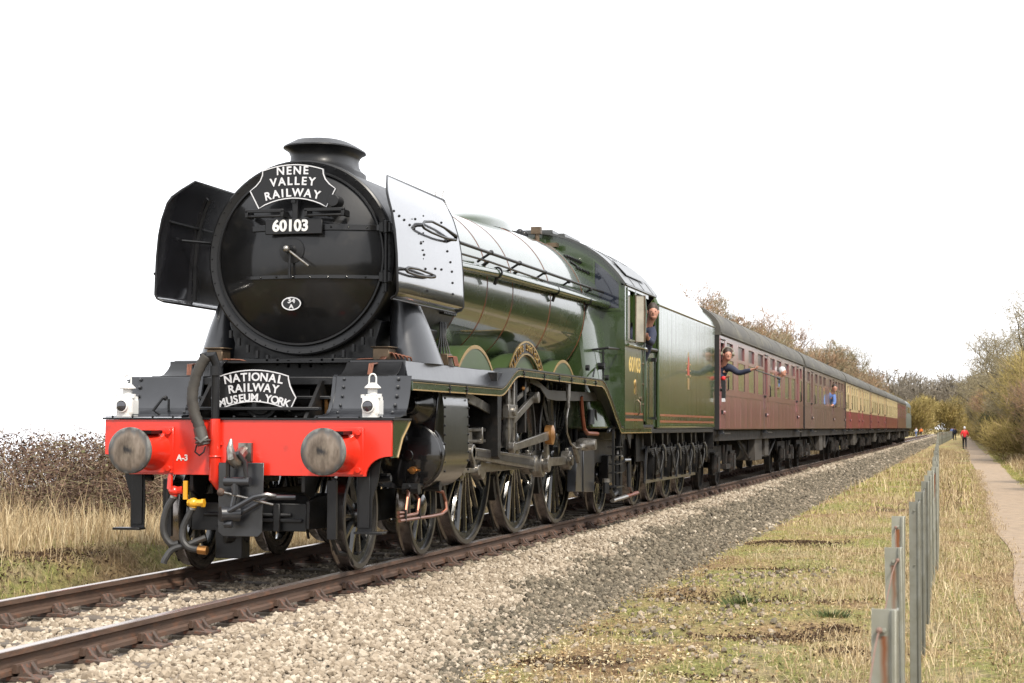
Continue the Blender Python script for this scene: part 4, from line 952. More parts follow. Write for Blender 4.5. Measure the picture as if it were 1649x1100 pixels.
# sanding gear, brake blocks and springs seen between the wheels
m = MB()
for y0, R in ((3.581, 1.016), (5.791, 1.016), (8.001, 1.016)):
    for a in (radians(205),):
        m.prism([(y0+R*1.02*cos(a+q)-.0, 1.016+R*1.02*sin(a+q)) for q in (-.13, 0, .13)]+[(y0+R*1.11*cos(a-q), 1.016+R*1.11*sin(a-q)) for q in (-.12, 0, .12)], 'x', .69, .80)
        m.tube([(.74, y0-1.10, .65), (.74, y0-1.13, 1.1)], .03, 6)
    m.tube([(.66, y0-.9, 1.0), (.7, y0-1.02, .5), (.73, y0-.72, .08)], .016, 6)
    m.box(.56, .66, y0-.5, y0+.5, .42, .52); m.box(.52, .66, y0-.22, y0+.22, .72, 1.3)
mir(m, 'brake_gear', 'sooty')

# --- bogie
m = MB(); m.prism([(-.62, .62), (-.4, .66), (2.3, .66), (2.5, .56), (2.5, .38), (1.3, .36), (1.1, .30), (.8, .30), (.6, .36), (-.62, .38)], 'x', .53, .56); mir(m, 'bogie_frame', 'sooty', bevel=.004)
m = MB(); m.box(-.53, .53, -.62, -.57, .36, .60); m.box(-.53, .53, .6, 1.3, .35, .62); m.box(-.30, -.05, -.63, -.45, .12, .40); m.cyl((-.4, -.64, .5), (.4, -.64, .5), .02, n=8); m.cyl((-.2, -.66, .30), (-.05, -.5, .30), .05, n=10)
m.box(.05, .5, -.66, -.62, .44, .47); m.box(.25, .31, -.68, -.62, .36, .60)
m.build('bogie_stretcher', 'satin', loco, bevel=.006)
m = MB(); m.tube([(.76, -.56, .82), (.76, -.60, .55), (.76, -.60, .30), (.77, -.50, .18), (.80, -.30, .15), (.82, -.22, .06)], [.022, .022, .02, .02, .018, .012], 6); m.box(.72, .80, -.62, -.58, .3, .8); mir(m, 'guard_iron', 'satin')
# front step brackets
m = MB(); m.prism([(.99, .97), (1.19, .97), (1.17, .80), (1.12, .64), (1.115, .36), (.985, .36), (.98, .64)], 'y', -.60, -.585)
m.box(.985, 1.24, -.70, -.57, .352, .372); m.box(1.0, 1.10, -.615, -.6, .40, .9); mir(m, 'front_step', 'satin', bevel=.003)
m = MB(); m.box(.94, 1.02, -.5, -.3, .86, 1.0); m.box(1.0, 1.2, -.45, -.35, .84, .86); m.cyl((1.0, -.40, .80), (1.22, -.40, .82), .03, n=8); mir(m, 'spring_hanger', 'satin')

# --- cylinders
m = MB()
pc = [(.64, .72), (.86, .685)]+[(1.0+.325*cos(radians(a)), 1.0+.325*sin(radians(a))) for a in (-80, -60, -40, -20, -6)]+[(1.318, 1.05), (1.315, 1.45), (1.30, 1.55), (1.26, 1.61), (1.19, 1.635), (.64, 1.635)]
m.prism(pc, 'y', .90, 1.76); cy_ = mir(m, 'cylinder', 'sidecyl' if 'sidecyl' in K else 'black', sharp=28)
m = MB()
for y in (.915, 1.745):
    for z in [.85+.085*i for i in range(9)]: m.ball((1.321, y, z), .012, 6, 4)
rv = two(m, 'rivets', 'satin', None, kind='stuff'); [setattr(e, 'parent', d_) for e, d_ in zip(rv, cy_)]
m = MB(); m.lathe([(0, .335), (.03, .335), (.035, .31), (.06, .30), (.085, .22), (.095, .05)], (1.0, .90, 1.0), (0, -1, 0), 40); m.cyl((1.0, .81, 1.0), (1.0, .79, 1.0), .05)
m.lathe([(0, .19), (.10, .19), (.14, .16), (.2, .10), (.34, .09)], (1.05, .92, 1.47), (0, -1, 0), 28)
m.prism([(.60, .85), (.72, .70), (.95, .68), (1.0, 1.0), (1.24, 1.22), (1.28, 1.62), (.60, 1.66)], 'y', .86, .905)
mir(m, 'cylinder_cover', 'black', bevel=.004)
m = MB(); m.cyl((1.06, .80, .86), (1.06, .74, .86), .035, n=12); m.cyl((1.06, .76, .86), (1.06, .72, .86), .018, n=10); m.tube([(1.0, .80, .86), (1.12, .79, .86)], .012, 6); mir(m, 'relief_valve', 'bronze')
m = MB(); m.cyl((1.06, -.15, 1.60), (1.06, .62, 1.59), .018, n=8); m.cyl((1.06, -.15, 1.44), (1.06, .62, 1.43), .018, n=8); m.box(.86, 1.2, .0, .1, 1.36, 1.68)
mir(m, 'tail_rod_guides', 'satin')
# drain pipes
for k_, pts in enumerate(([(1.2, -.12, .51), (1.2, .08, .50), (1.2, .14, .63), (1.18, .24, .67), (1.1, .45, .68)], [(1.2, -.12, .475), (1.2, .42, .475), (1.2, .46, .50), (1.2, .5, .6), (1.12, .6, .66)], [(1.21, -.12, .44), (1.21, .9, .435), (1.21, 1.2, .44), (1.21, 1.36, .47), (1.2, 1.38, .55), (1.18, 1.34, .64), (1.1, 1.2, .68)])):
    m = MB(); m.tube(pts, .016, 8); m.build('drain_pipe', 'copper', loco)
m = MB(); m.box(1.18, 1.225, .02, .05, .42, .53); m.box(1.18, 1.225, .46, .49, .42, .52); m.cyl((1.05, .5, .70), (1.2, .5, .70), .05, n=10); m.cyl((1.05, 1.2, .70), (1.2, 1.2, .70), .05, n=10); m.tube([(1.12, .4, .72), (1.12, 1.4, .72)], .02, 6); m.build('drain_cocks', 'satin', loco, kind='stuff')

# --- motion, near and far side
def motion(mk):
    out = []
    def B(name, mat, mb, **k): out.append(mk(mb, name, mat, **k))
    m = MB(); m.box(1.02, 1.13, 1.76, 3.15, 1.215, 1.25); m.box(1.02, 1.13, 1.76, 3.15, 1.10, 1.13); m.box(1.02, 1.15, 2.93, 2.97, 1.09, 1.26); m.box(1.0, 1.15, 1.76, 1.80, 1.05, 1.28); B('slide_bars', 'steel', m, bevel=.005)
    m = MB(); m.cyl((1.04, 1.70, 1.0), (1.04, 2.4, 1.0), .036, n=14); m.lathe([(0, .10), (.06, .10), (.1, .055)], (1.04, 1.76, 1.0), (0, 1, 0), 16); B('piston_rod', 'steel', m)
    m = MB(); m.prism([(2.28, .93), (2.28, 1.08), (2.33, 1.22), (2.62, 1.22), (2.66, 1.07), (2.60, .93)], 'x', .99, 1.12); m.cyl((1.0, 2.46, 1.0), (1.19, 2.46, 1.0), .055, n=14); m.bar((1.15, 2.46, 1.0), (1.15, 2.66, .82), .07, .03); m.cyl((1.11, 2.66, .82), (1.19, 2.66, .82), .055, n=14); B('crosshead', 'steel', m, bevel=.004)
    m = MB(); m.bar((1.15, 2.66, .82), (1.15, 2.08, .83), .045, .03); m.cyl((1.12, 2.08, .83), (1.19, 2.08, .83), .05, n=12); B('union_link', 'steel', m)
    m = MB(); m.bar((1.17, 2.08, .83), (1.17, 2.12, 1.62), .06, .03); m.cyl((1.13, 2.12, 1.50), (1.20, 2.12, 1.50), .04, n=10); m.cyl((1.05, 1.76, 1.50), (1.05, 2.2, 1.50), .03, n=10); B('combination_lever', 'steel', m)
    # connecting rod: fluted bar
    m = MB(); m.bar((1.14, 2.46, 1.0), (1.14, 5.521, .83), .115, .045, .15); m.cyl((1.10, 2.46, 1.0), (1.19, 2.46, 1.0), .085, n=18); m.cyl((1.09, 5.521, .83), (1.21, 5.521, .83), .155, n=24); m.box(1.11, 1.175, 5.22, 5.40, .74, .93); m.cyl((1.2, 5.521, .83), (1.24, 5.521, .83), .09, n=16); B('connecting_rod', 'steel', m, bevel=.006)
    m = MB(); m.bar((1.166, 2.66, .99), (1.166, 5.2, .846), .055, .004, .08); B('rod_flute', 'tyreface', m)
    m = MB()
    for a, b_ in ((3.311, 5.521), (5.521, 7.731)): m.bar((1.01, a, .83), (1.01, b_, .83), .105, .045)
    for a in (3.311, 5.521, 7.731): m.cyl((.95, a, .83), (1.06, a, .83), .125, n=20); m.box(.99, 1.03, a-.03, a+.03, .94, .99)
    m.cyl((1.04, 7.731, .83), (1.09, 7.731, .83), .07, n=14)
    B('coupling_rod', 'steel', m, bevel=.005)
    m = MB(); m.bar((1.25, 5.521, .83), (1.25, 5.43, 1.17), .12, .045, .10); m.cyl((1.22, 5.521, .83), (1.28, 5.521, .83), .10, n=16); B('return_crank', 'steel', m, bevel=.005)
    m = MB(); m.bar((1.30, 3.62, 1.04), (1.30, 5.38, 1.165), .075, .035, .10); m.cyl((1.27, 3.60, 1.04), (1.33, 3.60, 1.04), .06, n=14); B('eccentric_rod', 'steel', m, bevel=.004)
    m = MB(); m.lathe([(-.045, .09), (-.04, .115), (.04, .115), (.045, .09), (.06, .04)], (1.30, 5.43, 1.17), (1, 0, 0), 24); B('return_crank_bush', 'bronze', m)
    # expansion link, bracket
    m = MB(); li = [(3.62+.10*sin(pi*(i/10)), 1.04+.66*i/10) for i in range(11)]
    m.strip([(1.17, y, z) for y, z in li], [(1.17, y+.085, z) for y, z in li], (.08, 0, 0)); B('expansion_link', 'steel', m, sharp=40)
    m = MB(); m.box(1.24, 1.275, 3.56, 3.61, 1.02, 1.84); m.box(1.24, 1.275, 3.80, 3.85, 1.08, 1.84); m.box(1.22, 1.29, 3.5, 3.9, 1.36, 1.50); m.cyl((1.2, 3.70, 1.43), (1.32, 3.70, 1.43), .05, n=12); B('link_hanger', 'steel', m, bevel=.004)
    m = MB(); m.prism([(3.20, 1.84), (3.22, .95), (3.34, .92), (3.40, 1.84)], 'x', .92, 1.24); m.box(.92, 1.22, 4.1, 4.16, 1.1, 1.84); m.prism([(2.2, 1.66), (2.3, 1.3), (2.75, 1.28), (3.22, 1.0), (3.22, 1.1), (2.85, 1.38), (2.6, 1.66)], 'x', .92, .95); m.box(.92, 1.2, 4.6, 4.68, 1.2, 1.84); B('motion_bracket', 'sooty', m, bevel=.004)
    m = MB(); m.bar((1.14, 2.12, 1.585), (1.14, 2.85, 1.50), .10, .03); m.bar((1.14, 2.85, 1.50), (1.14, 3.55, 1.40), .10, .03); m.bar((1.15, 3.55, 1.40), (1.15, 3.95, 1.40), .12, .04); B('radius_rod', 'steel', m, bevel=.004)
    m = MB(); m.bar((1.22, 3.98, 1.34), (1.22, 4.92, 1.60), .08, .04); m.cyl((1.18, 4.92, 1.60), (1.29, 4.92, 1.60), .065, n=14); m.bar((1.17, 4.0, 1.50), (1.17, 4.85, 1.70), .06, .03); m.bar((1.2, 3.98, 1.34), (1.2, 3.9, 1.2), .06, .04); B('lifting_arm', 'steel', m, bevel=.004)
    m = MB(); m.tube([(1.18, 4.05, 1.66), (1.18, 4.05, 1.5), (1.18, 4.12, 1.40)], .022, 6); m.ball((1.18, 4.05, 1.70), .035, 8, 5); m.ball((1.2, 4.5, 1.70), .028, 8, 5); B('oil_cup', 'bronze', m)
    m = MB(); m.prism([(5.05, 1.83), (5.5, 1.80), (6.0, 1.71), (6.5, 1.71), (9.3, 1.735), (9.3, 1.62), (6.5, 1.585), (5.95, 1.60), (5.6, 1.72), (5.05, 1.78)], 'x', 1.14, 1.155); B('reach_rod_guard', 'steelp' if 'steelp' in K else 'greyp', m, bevel=.003)
    m = MB(); m.cyl((1.27, 6.6, 1.82), (1.27, 6.6, 1.62), .03, n=10); m.cyl((1.27, 6.6, 1.62), (1.27, 6.6, 1.50), .022, n=10); m.tube([(1.27, 6.6, 1.5), (1.27, 6.5, 1.38), (1.27, 6.52, 1.2), (1.27, 6.75, 1.06), (1.27, 7.05, 1.0), (1.27, 7.3, 1.0)], .012, 6)
    m.lathe([(0, .05), (.05, .08), (.1, .085), (.26, .07)], (1.16, 7.6, 1.04), (1, 0, 0), 18); m.bar((1.16, 7.73, .83), (1.16, 7.45, 1.03), .09, .035); m.cyl((1.27, 7.25, 1.0), (1.27, 7.6, 1.02), .04, n=10); B('speedometer_drive', 'steel', m)
    return out
motion(lambda mb, name, mat, **k: mir(mb, name, mat, **k))

# --- ashpan, trailing frames, injectors and pipes under the cab
m = MB(); m.prism([(7.95, 1.0), (7.85, .42), (9.10, .38), (9.10, 1.0)], 'x', .98, 1.10); m.box(1.10, 1.115, 8.3, 8.34, .4, 1.0); mir(m, 'ashpan_side', 'greyp', bevel=.01)
m = MB(); m.prism([(8.9, 1.62), (8.9, .8), (9.3, .5), (9.8, .45), (10.2, .75), (11.6, .75), (12.0, .5), (12.6, .6), (12.8, 1.2), (9.8, 1.22), (9.2, 1.65)], 'x', .86, .90)
m.box(.86, 1.0, 10.62, 11.15, .45, .85); m.box(.9, 1.02, 9.0, 12.6, 1.08, 1.2); mir(m, 'trailing_frame', 'sooty', bevel=.008)
m = MB(); m.cyl((1.2, 10.25, .30), (1.2, 10.25, .80), .075, n=16); m.cyl((1.2, 10.25, .93), (1.2, 10.25, 1.1), .035, n=10); m.tube([(1.2, 10.25, .35), (1.2, 9.9, .30), (1.2, 9.6, .42)], .04, 8); m.tube([(1.2, 9.4, .50), (1.2, 9.4, .35)], .05, 8); mir(m, 'injector', 'satin')
m = MB(); m.lathe([(0, .078), (.02, .09), (.06, .09), (.09, .05), (.14, .04)], (1.2, 10.25, .79), (0, 0, 1), 16); m.tube([(1.2, 9.9, .23), (1.2, 11.0, .25)], .032, 8); m.cyl((1.2, 9.45, .50), (1.2, 9.45, .55), .06, n=10); mir(m, 'injector_collar', 'steel')
m = MB(); m.tube([(1.2, 11.0, .25), (1.2, 11.9, .27)], .03, 8); m.tube([(1.2, 10.25, .90), (1.2, 10.25, 1.0)], .03, 8); m.tube([(1.16, 7.9, 1.66), (1.16, 8.0, 1.4), (1.16, 8.1, 1.24), (1.16, 8.3, 1.18), (1.16, 9.0, 1.17)], .028, 8); mir(m, 'copper_feed_pipe', 'copperd' if 'copperd' in K else 'copper')
m = MB(); m.tube([(1.2, 10.75, .78), (1.22, 11.05, .78), (1.22, 11.1, .4), (1.2, 11.4, .3)], .03, 8); m.tube([(1.15, 8.9, 1.5), (1.15, 8.95, 1.3), (1.15, 9.2, 1.25)], .02, 6); m.cyl((1.12, 8.75, 1.30), (1.12, 8.75, 1.5), .05, n=12); m.tube([(1.25, 9.3, 1.2), (1.25, 9.5, 1.26), (1.25, 10.2, 1.27)], .022, 8); mir(m, 'cab_pipework', 'greyp')
m = MB()
for y in (9.5, 10.0): m.box(1.27, 1.30, y-.02, y+.02, .42, 1.24)
for z in (.62, .74, .86, .98): m.box(1.20, 1.33, 9.5, 10.0, z, z+.012)
m.box(1.12, 1.34, 9.45, 10.05, .42, .44); m.box(1.2, 1.3, 10.15, 10.2, .95, 1.24); m.prism([(10.0, 1.2), (10.35, 1.2), (10.15, .92)], 'x', 1.28, 1.30); m.prism([(10.45, 1.2), (10.85, 1.2), (10.75, .95)], 'x', 1.28, 1.30)
mir(m, 'cab_steps', 'satin')

# --- drawhook, screw coupling and plate
m = MB(); m.prism([(.93, .30)][:0]+[(-.215, .95), (.20, .95), (.19, .36), (.15, .32), (-.17, .32), (-.215, .36)], 'y', -.775, -.765); m.m(0); cpl = m.build('coupling_plate', 'greyp', loco, bevel=.003)
m = MB(); m.tube([(.0, -.70, 1.06), (.0, -.80, 1.02), (-.01, -.90, .96), (-.02, -.96, 1.0), (-.03, -.97, 1.08), (-.03, -.95, 1.15)], [.05, .05, .05, .042, .03, .012], 10); m.box(-.05, .07, -.74, -.70, .96, 1.12); m.build('drawhook', 'steel', loco)
m = MB(); m.tube([(-.09, -.86, .79), (-.085, -.88, .95), (-.05, -.93, 1.02), (.03, -.93, 1.03), (.07, -.88, .96), (.08, -.86, .79)], .020, 8); m.cyl((-.12, -.86, .79), (.11, -.86, .79), .04, n=12); m.cyl((-.0-.02, -.86, .79), (-.02, -.86, .68), .038, n=10); m.tube([(-.02, -.86, .7), (-.06, -.87, .5)], .024, 8)
m.cyl((-.13, -.93, .515), (-.0, -.83, .515), .065, n=18); m.tube([(-.09, -.93, .52), (.18, -.93, .665), (.28, -.90, .685), (.34, -.85, .67)], .021, 8); m.tube([(-.0, -.83, .51), (.2, -.83, .62), (.28, -.86, .66), (.5, -.80, .66)], .021, 8); m.cyl((-.1, -.9, .43), (-.03, -.9, .43), .03, n=8)
m.build('screw_coupling', 'sooty' if False else 'greyp', cpl)
m = MB(); m.cyl((-.13, -.87, .70), (.34, -.90, .60), .011, n=8); m.build('tommy_bar', 'steel', cpl); m = MB(); m.ball((-.15, -.87, .70), .036, 10, 6); m.build('bar_weight', 'chair', cpl)

# --- brake pipes on the beam
m = MB(); m.tube([(-.268, -.735, 1.325), (-.268, -.735, .80), (-.24, -.70, .755), (-.2, -.66, .75)], .046, 12); m.torus((-.268, -.735, 1.0), (0, 0, 1), .047, .010, 16, 6); m.box(-.325, -.21, -.72, -.70, 1.1, 1.13); m.build('vacuum_pipe', 'red', loco)
m = MB(); m.tube([(-.268, -.735, 1.325), (-.268, -.735, 1.80), (-.29, -.75, 1.87), (-.34, -.76, 1.865)], .036, 12); m.cyl((-.268, -.735, 1.70), (-.268, -.735, 1.78), .052, n=12); m.build('vacuum_standpipe', 'satin', loco)
m = MB(); hp = [(-.34, -.76, 1.865), (-.385, -.77, 1.80), (-.43, -.78, 1.70), (-.455, -.79, 1.58), (-.455, -.80, 1.48), (-.43, -.80, 1.36), (-.385, -.80, 1.26), (-.365, -.80, 1.17)]
P2 = []; 
for a, b_ in zip(hp[:-1], hp[1:]):
    for k_ in range(5): P2.append(Vector(a).lerp(Vector(b_), k_/5))
P2.append(Vector(hp[-1])); m.tube(P2, [.046+(.006 if i % 2 else 0) for i in range(len(P2))], 12); m.build('vacuum_hose', 'hose', loco, sharp=60)
m = MB(); m.cyl((-.385, -.80, 1.25), (-.345, -.80, 1.10), .055, n=14); m.torus((-.352, -.80, 1.13), (.2, 0, -1), .058, .012, 16, 6); m.tube([(-.30, -.82, 1.17), (-.345, -.86, 1.12), (-.40, -.84, 1.16)], .016, 6); m.build('hose_coupling', 'steelp', loco)
m = MB(); m.tube([(-.40, -.82, 1.10), (-.41, -.83, 1.04), (-.37, -.83, 1.01), (-.33, -.83, 1.04), (-.32, -.82, 1.09)], .007, 5); m.tube([(-.33, -.75, 1.86), (-.345, -.77, 1.88), (-.395, -.78, 1.87)], .02, 6); m.build('dummy_chain', 'satin', loco)
m = MB(); m.tube([(-.70, -.69, .86), (-.70, -.70, .72), (-.66, -.74, .70)], .022, 8); m.ball((-.63, -.76, .70), (.05, .05, .045), 10, 6); m.cyl((-.63, -.76, .70), (-.55, -.76, .71), .034, n=10); m.cyl((-.63, -.76, .70), (-.63, -.76, .64), .03, n=10); m.build('air_cock', 'red', loco)
m = MB(); m.box(-.535, -.50, -.79, -.77, .63, .79); m.ball((-.45, -.76, .60), (.05, .05, .045), 10, 6); m.cyl((-.50, -.76, .60), (-.36, -.76, .60), .03, n=8); m.cyl((-.37, -.76, .60), (-.35, -.76, .60), .04, n=6); m.cyl((-.45, -.76, .6), (-.455, -.76, .54), .032, n=10); m.build('air_cock', 'yellow', loco)
def bez(pts, n=6):
    o = []
    for i in range(len(pts)-1):
        p0 = Vector(pts[max(0, i-1)]); p1 = Vector(pts[i]); p2 = Vector(pts[i+1]); p3 = Vector(pts[min(len(pts)-1, i+2)])
        for k_ in range(n):
            t = k_/n; o.append(.5*((2*p1)+(p2-p0)*t+(2*p0-5*p1+4*p2-p3)*t*t+(3*p1-p0-3*p2+p3)*t*t*t))
    return o+[Vector(pts[-1])]
m = MB(); m.tube(bez([(-.63, -.76, .65), (-.68, -.77, .57), (-.715, -.78, .45), (-.71, -.78, .33), (-.65, -.77, .245), (-.58, -.76, .25)]), .030, 10); m.build('air_hose', 'rubber', loco)
m = MB(); m.tube(bez([(-.455, -.76, .56), (-.49, -.77, .49), (-.535, -.78, .38), (-.53, -.79, .28), (-.47, -.79, .215), (-.38, -.78, .20)]), .030, 10); m.build('air_hose', 'rubber', loco)
m = MB(); m.cyl((-.63, -.76, .66), (-.635, -.76, .64), .034, n=12); m.cyl((-.455, -.76, .56), (-.457, -.76, .54), .034, n=12); m.build('hose_clip', 'steel', loco, kind='stuff')
m = MB(); m.tube([(-.39, -.78, .20), (-.31, -.78, .195)], .038, 10); m.build('hose_end', 'bronzed' if False else 'bronze', loco)
m = MB(); m.tube(bez([(-.36, -.7, .30), (-.5, -.76, .24), (-.62, -.8, .20), (-.67, -.84, .12), (-.68, -.85, .08)]), .028, 8); m.tube([(-.75, -.62, .8), (-.76, -.6, .3)], .018, 6); m.build('steam_heat_hose', 'rubber', loco)

# --- lubricators and copper pipes
m = MB(); m.box(.74, .90, .52, .72, 1.86, 1.985); m.box(.72, .92, .5, .74, 1.985, 2.0)
lub = m.build('lubricator', 'bronzed' if False else 'oldbrass' if 'oldbrass' in K else 'bronze', loco, bevel=.008)
lubl = m.mirror().build('lubricator', 'oldbrass', loco, bevel=.008)
for i in range(5):
    m = MB(); x = .92+.028*i; m.tube([(.86, .55+.03*i, 1.93), (x, .56+.03*i, 1.94-.008*i), (x+.02, .58+.03*i, 1.90), (x+.025, .6+.03*i, 1.855)], .009, 6); m.build('copper_pipe', 'copper', loco)
    m.mirror().build('copper_pipe', 'copper', loco)
m = MB()
for i in range(3): m.tube([(.84+.02*i, .50, 1.90), (.85+.018*i, .30, 1.84), (.86+.015*i, .08, 1.82), (.855+.012*i, .04, 1.70)], .009, 6)
m.tube([(.45, .62, 1.86), (.6, .6, 1.885), (.78, .6, 1.89)], .009, 6); mir(m, 'copper_pipe', 'copper')
m = MB(); m.box(1.0, 1.1, 1.78, 1.95, 1.86, 1.98); m.build('lubricator', 'oldbrass', loco, bevel=.006)
for i in range(4):
    m = MB(); m.tube([(1.07, 1.80+.04*i, 1.95), (1.14, 1.82+.04*i, 1.95), (1.16, 1.83+.04*i, 1.86)], .01, 6); m.build('copper_pipe', 'copper', loco)
m = MB()
for i in range(5): m.tube([(.80+.03*i, 2.35+.07*i, 1.86), (.78, 2.6+.05*i, 2.2), (.74, 2.75+.06*i, 2.45)], .009, 5)
m.cyl((.72, 2.45, 2.48), (.80, 3.0, 2.48), .06, n=12)
for i in range(8): m.cyl((.78, 2.5+.06*i, 2.44), (.86, 2.5+.06*i, 2.44), .022, n=8)
m.build('superheater_valves', 'sooty', loco, kind='stuff')

# ================================================================== HEADBOARDS AND LAMPS
def headboard(loc, outline, lines, label, parent_none=None, sc=1.0):
    root = empty('headboard', loc, label=label, cat='headboard')
    m = MB(); m.prism(outline, 'y', 0, .014); m.box(-.02, .02, .014, .03, -.15, .05); m.build('board', 'lblack', root)
    c = Vector((sum(p[0] for p in outline)/len(outline), sum(p[1] for p in outline)/len(outline))); n = len(outline); rs = []
    for i in range(n+1):
        p = Vector(outline[i % n]); a = Vector(outline[(i-1) % n]); b_ = Vector(outline[(i+1) % n]); t = (b_-a).normalized(); nn = Vector((-t.y, t.x))
        if (p+nn*.01-c).length > (p-c).length and False: nn = -nn
        area = sum(outline[k][0]*outline[(k+1) % n][1]-outline[(k+1) % n][0]*outline[k][1] for k in range(n)); nn = nn if area > 0 else -nn
        q = p+nn*.012; p = p+nn*.003; rs.append([(p.x, .0, p.y), (p.x, -.008, p.y), (q.x, -.008, q.y), (q.x, .0, q.y)])
    m = MB(); m.loft(rs, caps=False); m.build('border', 'letter', root)
    if 0:
        pass
    for word, size, zc_, width, sag in lines:
        wts = [.45 if c_ in 'I. ' else 1.2 if c_ in 'MW' else .95 if c_ in 'NAOUVY' else .8 for c_ in word]; tot = sum(wts); pos = -width/2
        for c_, w_ in zip(word, wts):
            ww = width*w_/tot; xc = pos+ww/2; pos += ww
            if c_ == ' ': continue
            u = xc/.4; z = zc_-sag*u*u; ang = -math.atan(2*sag*u/.4)
            text_mesh(c_, size, 'letter', root, M_front(xc, -.003, z, ang), bold=.022, depth=.008, name='letter')
    return root
def arcpts(p0, p1, sag, n=10):
    return [(p0[0]+(p1[0]-p0[0])*i/n, p0[1]+(p1[1]-p0[1])*i/n+sag*4*(i/n)*(1-i/n)) for i in range(n+1)]
half = arcpts((.30, .155), (-.30, .155), .052)
left = [(-.305, .11), (-.325, .06), (-.365, .015), (-.425, -.035)]
o1 = half+left+arcpts((-.335, -.205), (.335, -.205), .088)+[(-x, z) for x, z in reversed(left)]
headboard((.015, .34, 3.475), o1, [('NENE', .105, .143, .33, .02), ('VALLEY', .105, .045, .46, .045), ('RAILWAY', .105, -.062, .56, .075)], 'black arched headboard lettered NENE VALLEY RAILWAY hung high on the smokebox door')
left2 = [(-.33, .12), (-.345, .06), (-.375, .0), (-.40, -.045)]
o2 = arcpts((.325, .15), (-.325, .15), .055)+left2+arcpts((-.34, -.165), (.34, -.165), .082)+[(-x, z) for x, z in reversed(left2)]
headboard((-.01, -.50, 1.555), o2, [('NATIONAL', .10, .135, .56, .06), ('RAILWAY', .10, .043, .48, .06), ('MUSEUM. YORK', .094, -.045, .665, .085)], 'black arched headboard lettered NATIONAL RAILWAY MUSEUM. YORK standing above the red beam')
def lamp(loc, label):
    r = empty('headlamp', loc, label=label, cat='lamp', group='white lamps on the front footplate')
    m = MB(); m.box(-.07, .07, -.075, .075, 0, .185); m.box(-.05, .05, -.05, .05, .185, .20); m.cyl((0, 0, .19), (0, 0, .255), .042, n=18); m.lathe([(0, .075), (.012, .07), (.05, .03)], (0, 0, .25), (0, 0, 1), 18)
    m.build('lamp_body', 'white', r, bevel=.01, seg=2)
    m = MB(); m.tube([(-.032, 0, .27)]+[(.032*cos(pi-pi*i/8), 0, .335+.04*sin(pi*i/8)) for i in range(9)]+[(.032, 0, .27)], .0075, 8); m.build('handle', 'white', r)
    m = MB(); m.lathe([(0, .058), (.022, .056), (.024, .047)], (-.012, -.075, .10), (0, -1, 0), 24, caps=False); m.build('lens_ring', 'white', r)
    m = MB(); m.lathe([(0, .047), (.02, .04), (.03, .02), (.033, .003)], (-.012, -.085, .10), (0, -1, 0), 24); m.build('lens', 'lens', r)
    m = MB(); m.box(-.085, -.06, -.06, -.03, .17, .20); m.box(.06, .09, -.05, -.02, .17, .205); m.box(.07, .078, -.06, .06, .03, .15); m.build('catch', 'white', r)
    return r
lamp((1.12, -.62, 1.337), 'white lamp on the footplate above the buffer nearest the camera')
lamp((-1.15, -.62, 1.337), 'white lamp on the footplate at the far end of the red beam')

# ================================================================== CAB
def side_sheet(m, x, th, y0, y1, z0, z1, holes):
    """vertical sheet in plane x=const with real openings (rectangular decomposition)"""
    ysx = sorted({y0, y1, *[v for h in holes for v in h[:2]]}); zs = sorted({z0, z1, *[v for h in holes for v in h[2:]]})
    ysx = [v for v in ysx if y0 <= v <= y1]; zs = [v for v in zs if z0 <= v <= z1]
    for i in range(len(ysx)-1):
        for j in range(len(zs)-1):
            cy, cz = (ysx[i]+ysx[i+1])/2, (zs[j]+zs[j+1])/2
            if any(h[0] < cy < h[1] and h[2] < cz < h[3] for h in holes): continue
            m.box(x-th, x, ysx[i], ysx[i+1], zs[j], zs[j+1])
    return m
RC, ZC = 1.66, 2.39        # cab roof arc
def roof_z(x): return ZC+sqrt(max(0, RC*RC-x*x))
# front sheet with round-topped window, built from columns so the opening is real
m = MB(); N_ = 44
for i in range(N_):
    xa, xb = -1.37+2.74*i/N_, -1.37+2.74*(i+1)/N_; xm = abs((xa+xb)/2); za, zb_ = roof_z(xa)-.01, roof_z(xb)-.01
    segs = [(1.24, None)]
    if .93 < xm < 1.30:
        zt = lambda x: roof_z(x)-.14
        m.add([(xa, 9.90, 1.24), (xb, 9.90, 1.24), (xb, 9.90, 2.93), (xa, 9.90, 2.93), (xa, 9.92, 1.24), (xb, 9.92, 1.24), (xb, 9.92, 2.93), (xa, 9.92, 2.93)], [(0, 1, 2, 3), (4, 5, 6, 7), (3, 2, 6, 7), (0, 1, 5, 4)])
        m.add([(xa, 9.90, zt(xa)), (xb, 9.90, zt(xb)), (xb, 9.90, zb_), (xa, 9.90, za), (xa, 9.92, zt(xa)), (xb, 9.92, zt(xb)), (xb, 9.92, zb_), (xa, 9.92, za)], [(0, 1, 2, 3), (4, 5, 6, 7), (0, 1, 5, 4)])
    else:
        m.add([(xa, 9.90, 1.24), (xb, 9.90, 1.24), (xb, 9.90, zb_), (xa, 9.90, za), (xa, 9.92, 1.24), (xb, 9.92, 1.24), (xb, 9.92, zb_), (xa, 9.92, za)], [(0, 1, 2, 3), (4, 5, 6, 7)])
m.build('cab_front', 'green', loco, sharp=20)
def fwin(o, y): return [(.93+o, y, 2.93+o)]+[(x, y, roof_z(x)-.14-o) for x in np.linspace(.93+o, 1.30-o, 8)]+[(1.30-o, y, 2.93+o)]
m = MB(); a = fwin(-.022, 9.893); b_ = fwin(.012, 9.893); n = len(a)
m.add(a+b_+[(p[0], 9.90, p[2]) for p in a], [(i, (i+1) % n, (i+1) % n+n, i+n) for i in range(n)]+[(i, (i+1) % n, (i+1) % n+2*n, i+2*n) for i in range(n)])
fr = mir(m, 'cab_front_window', 'greenp')
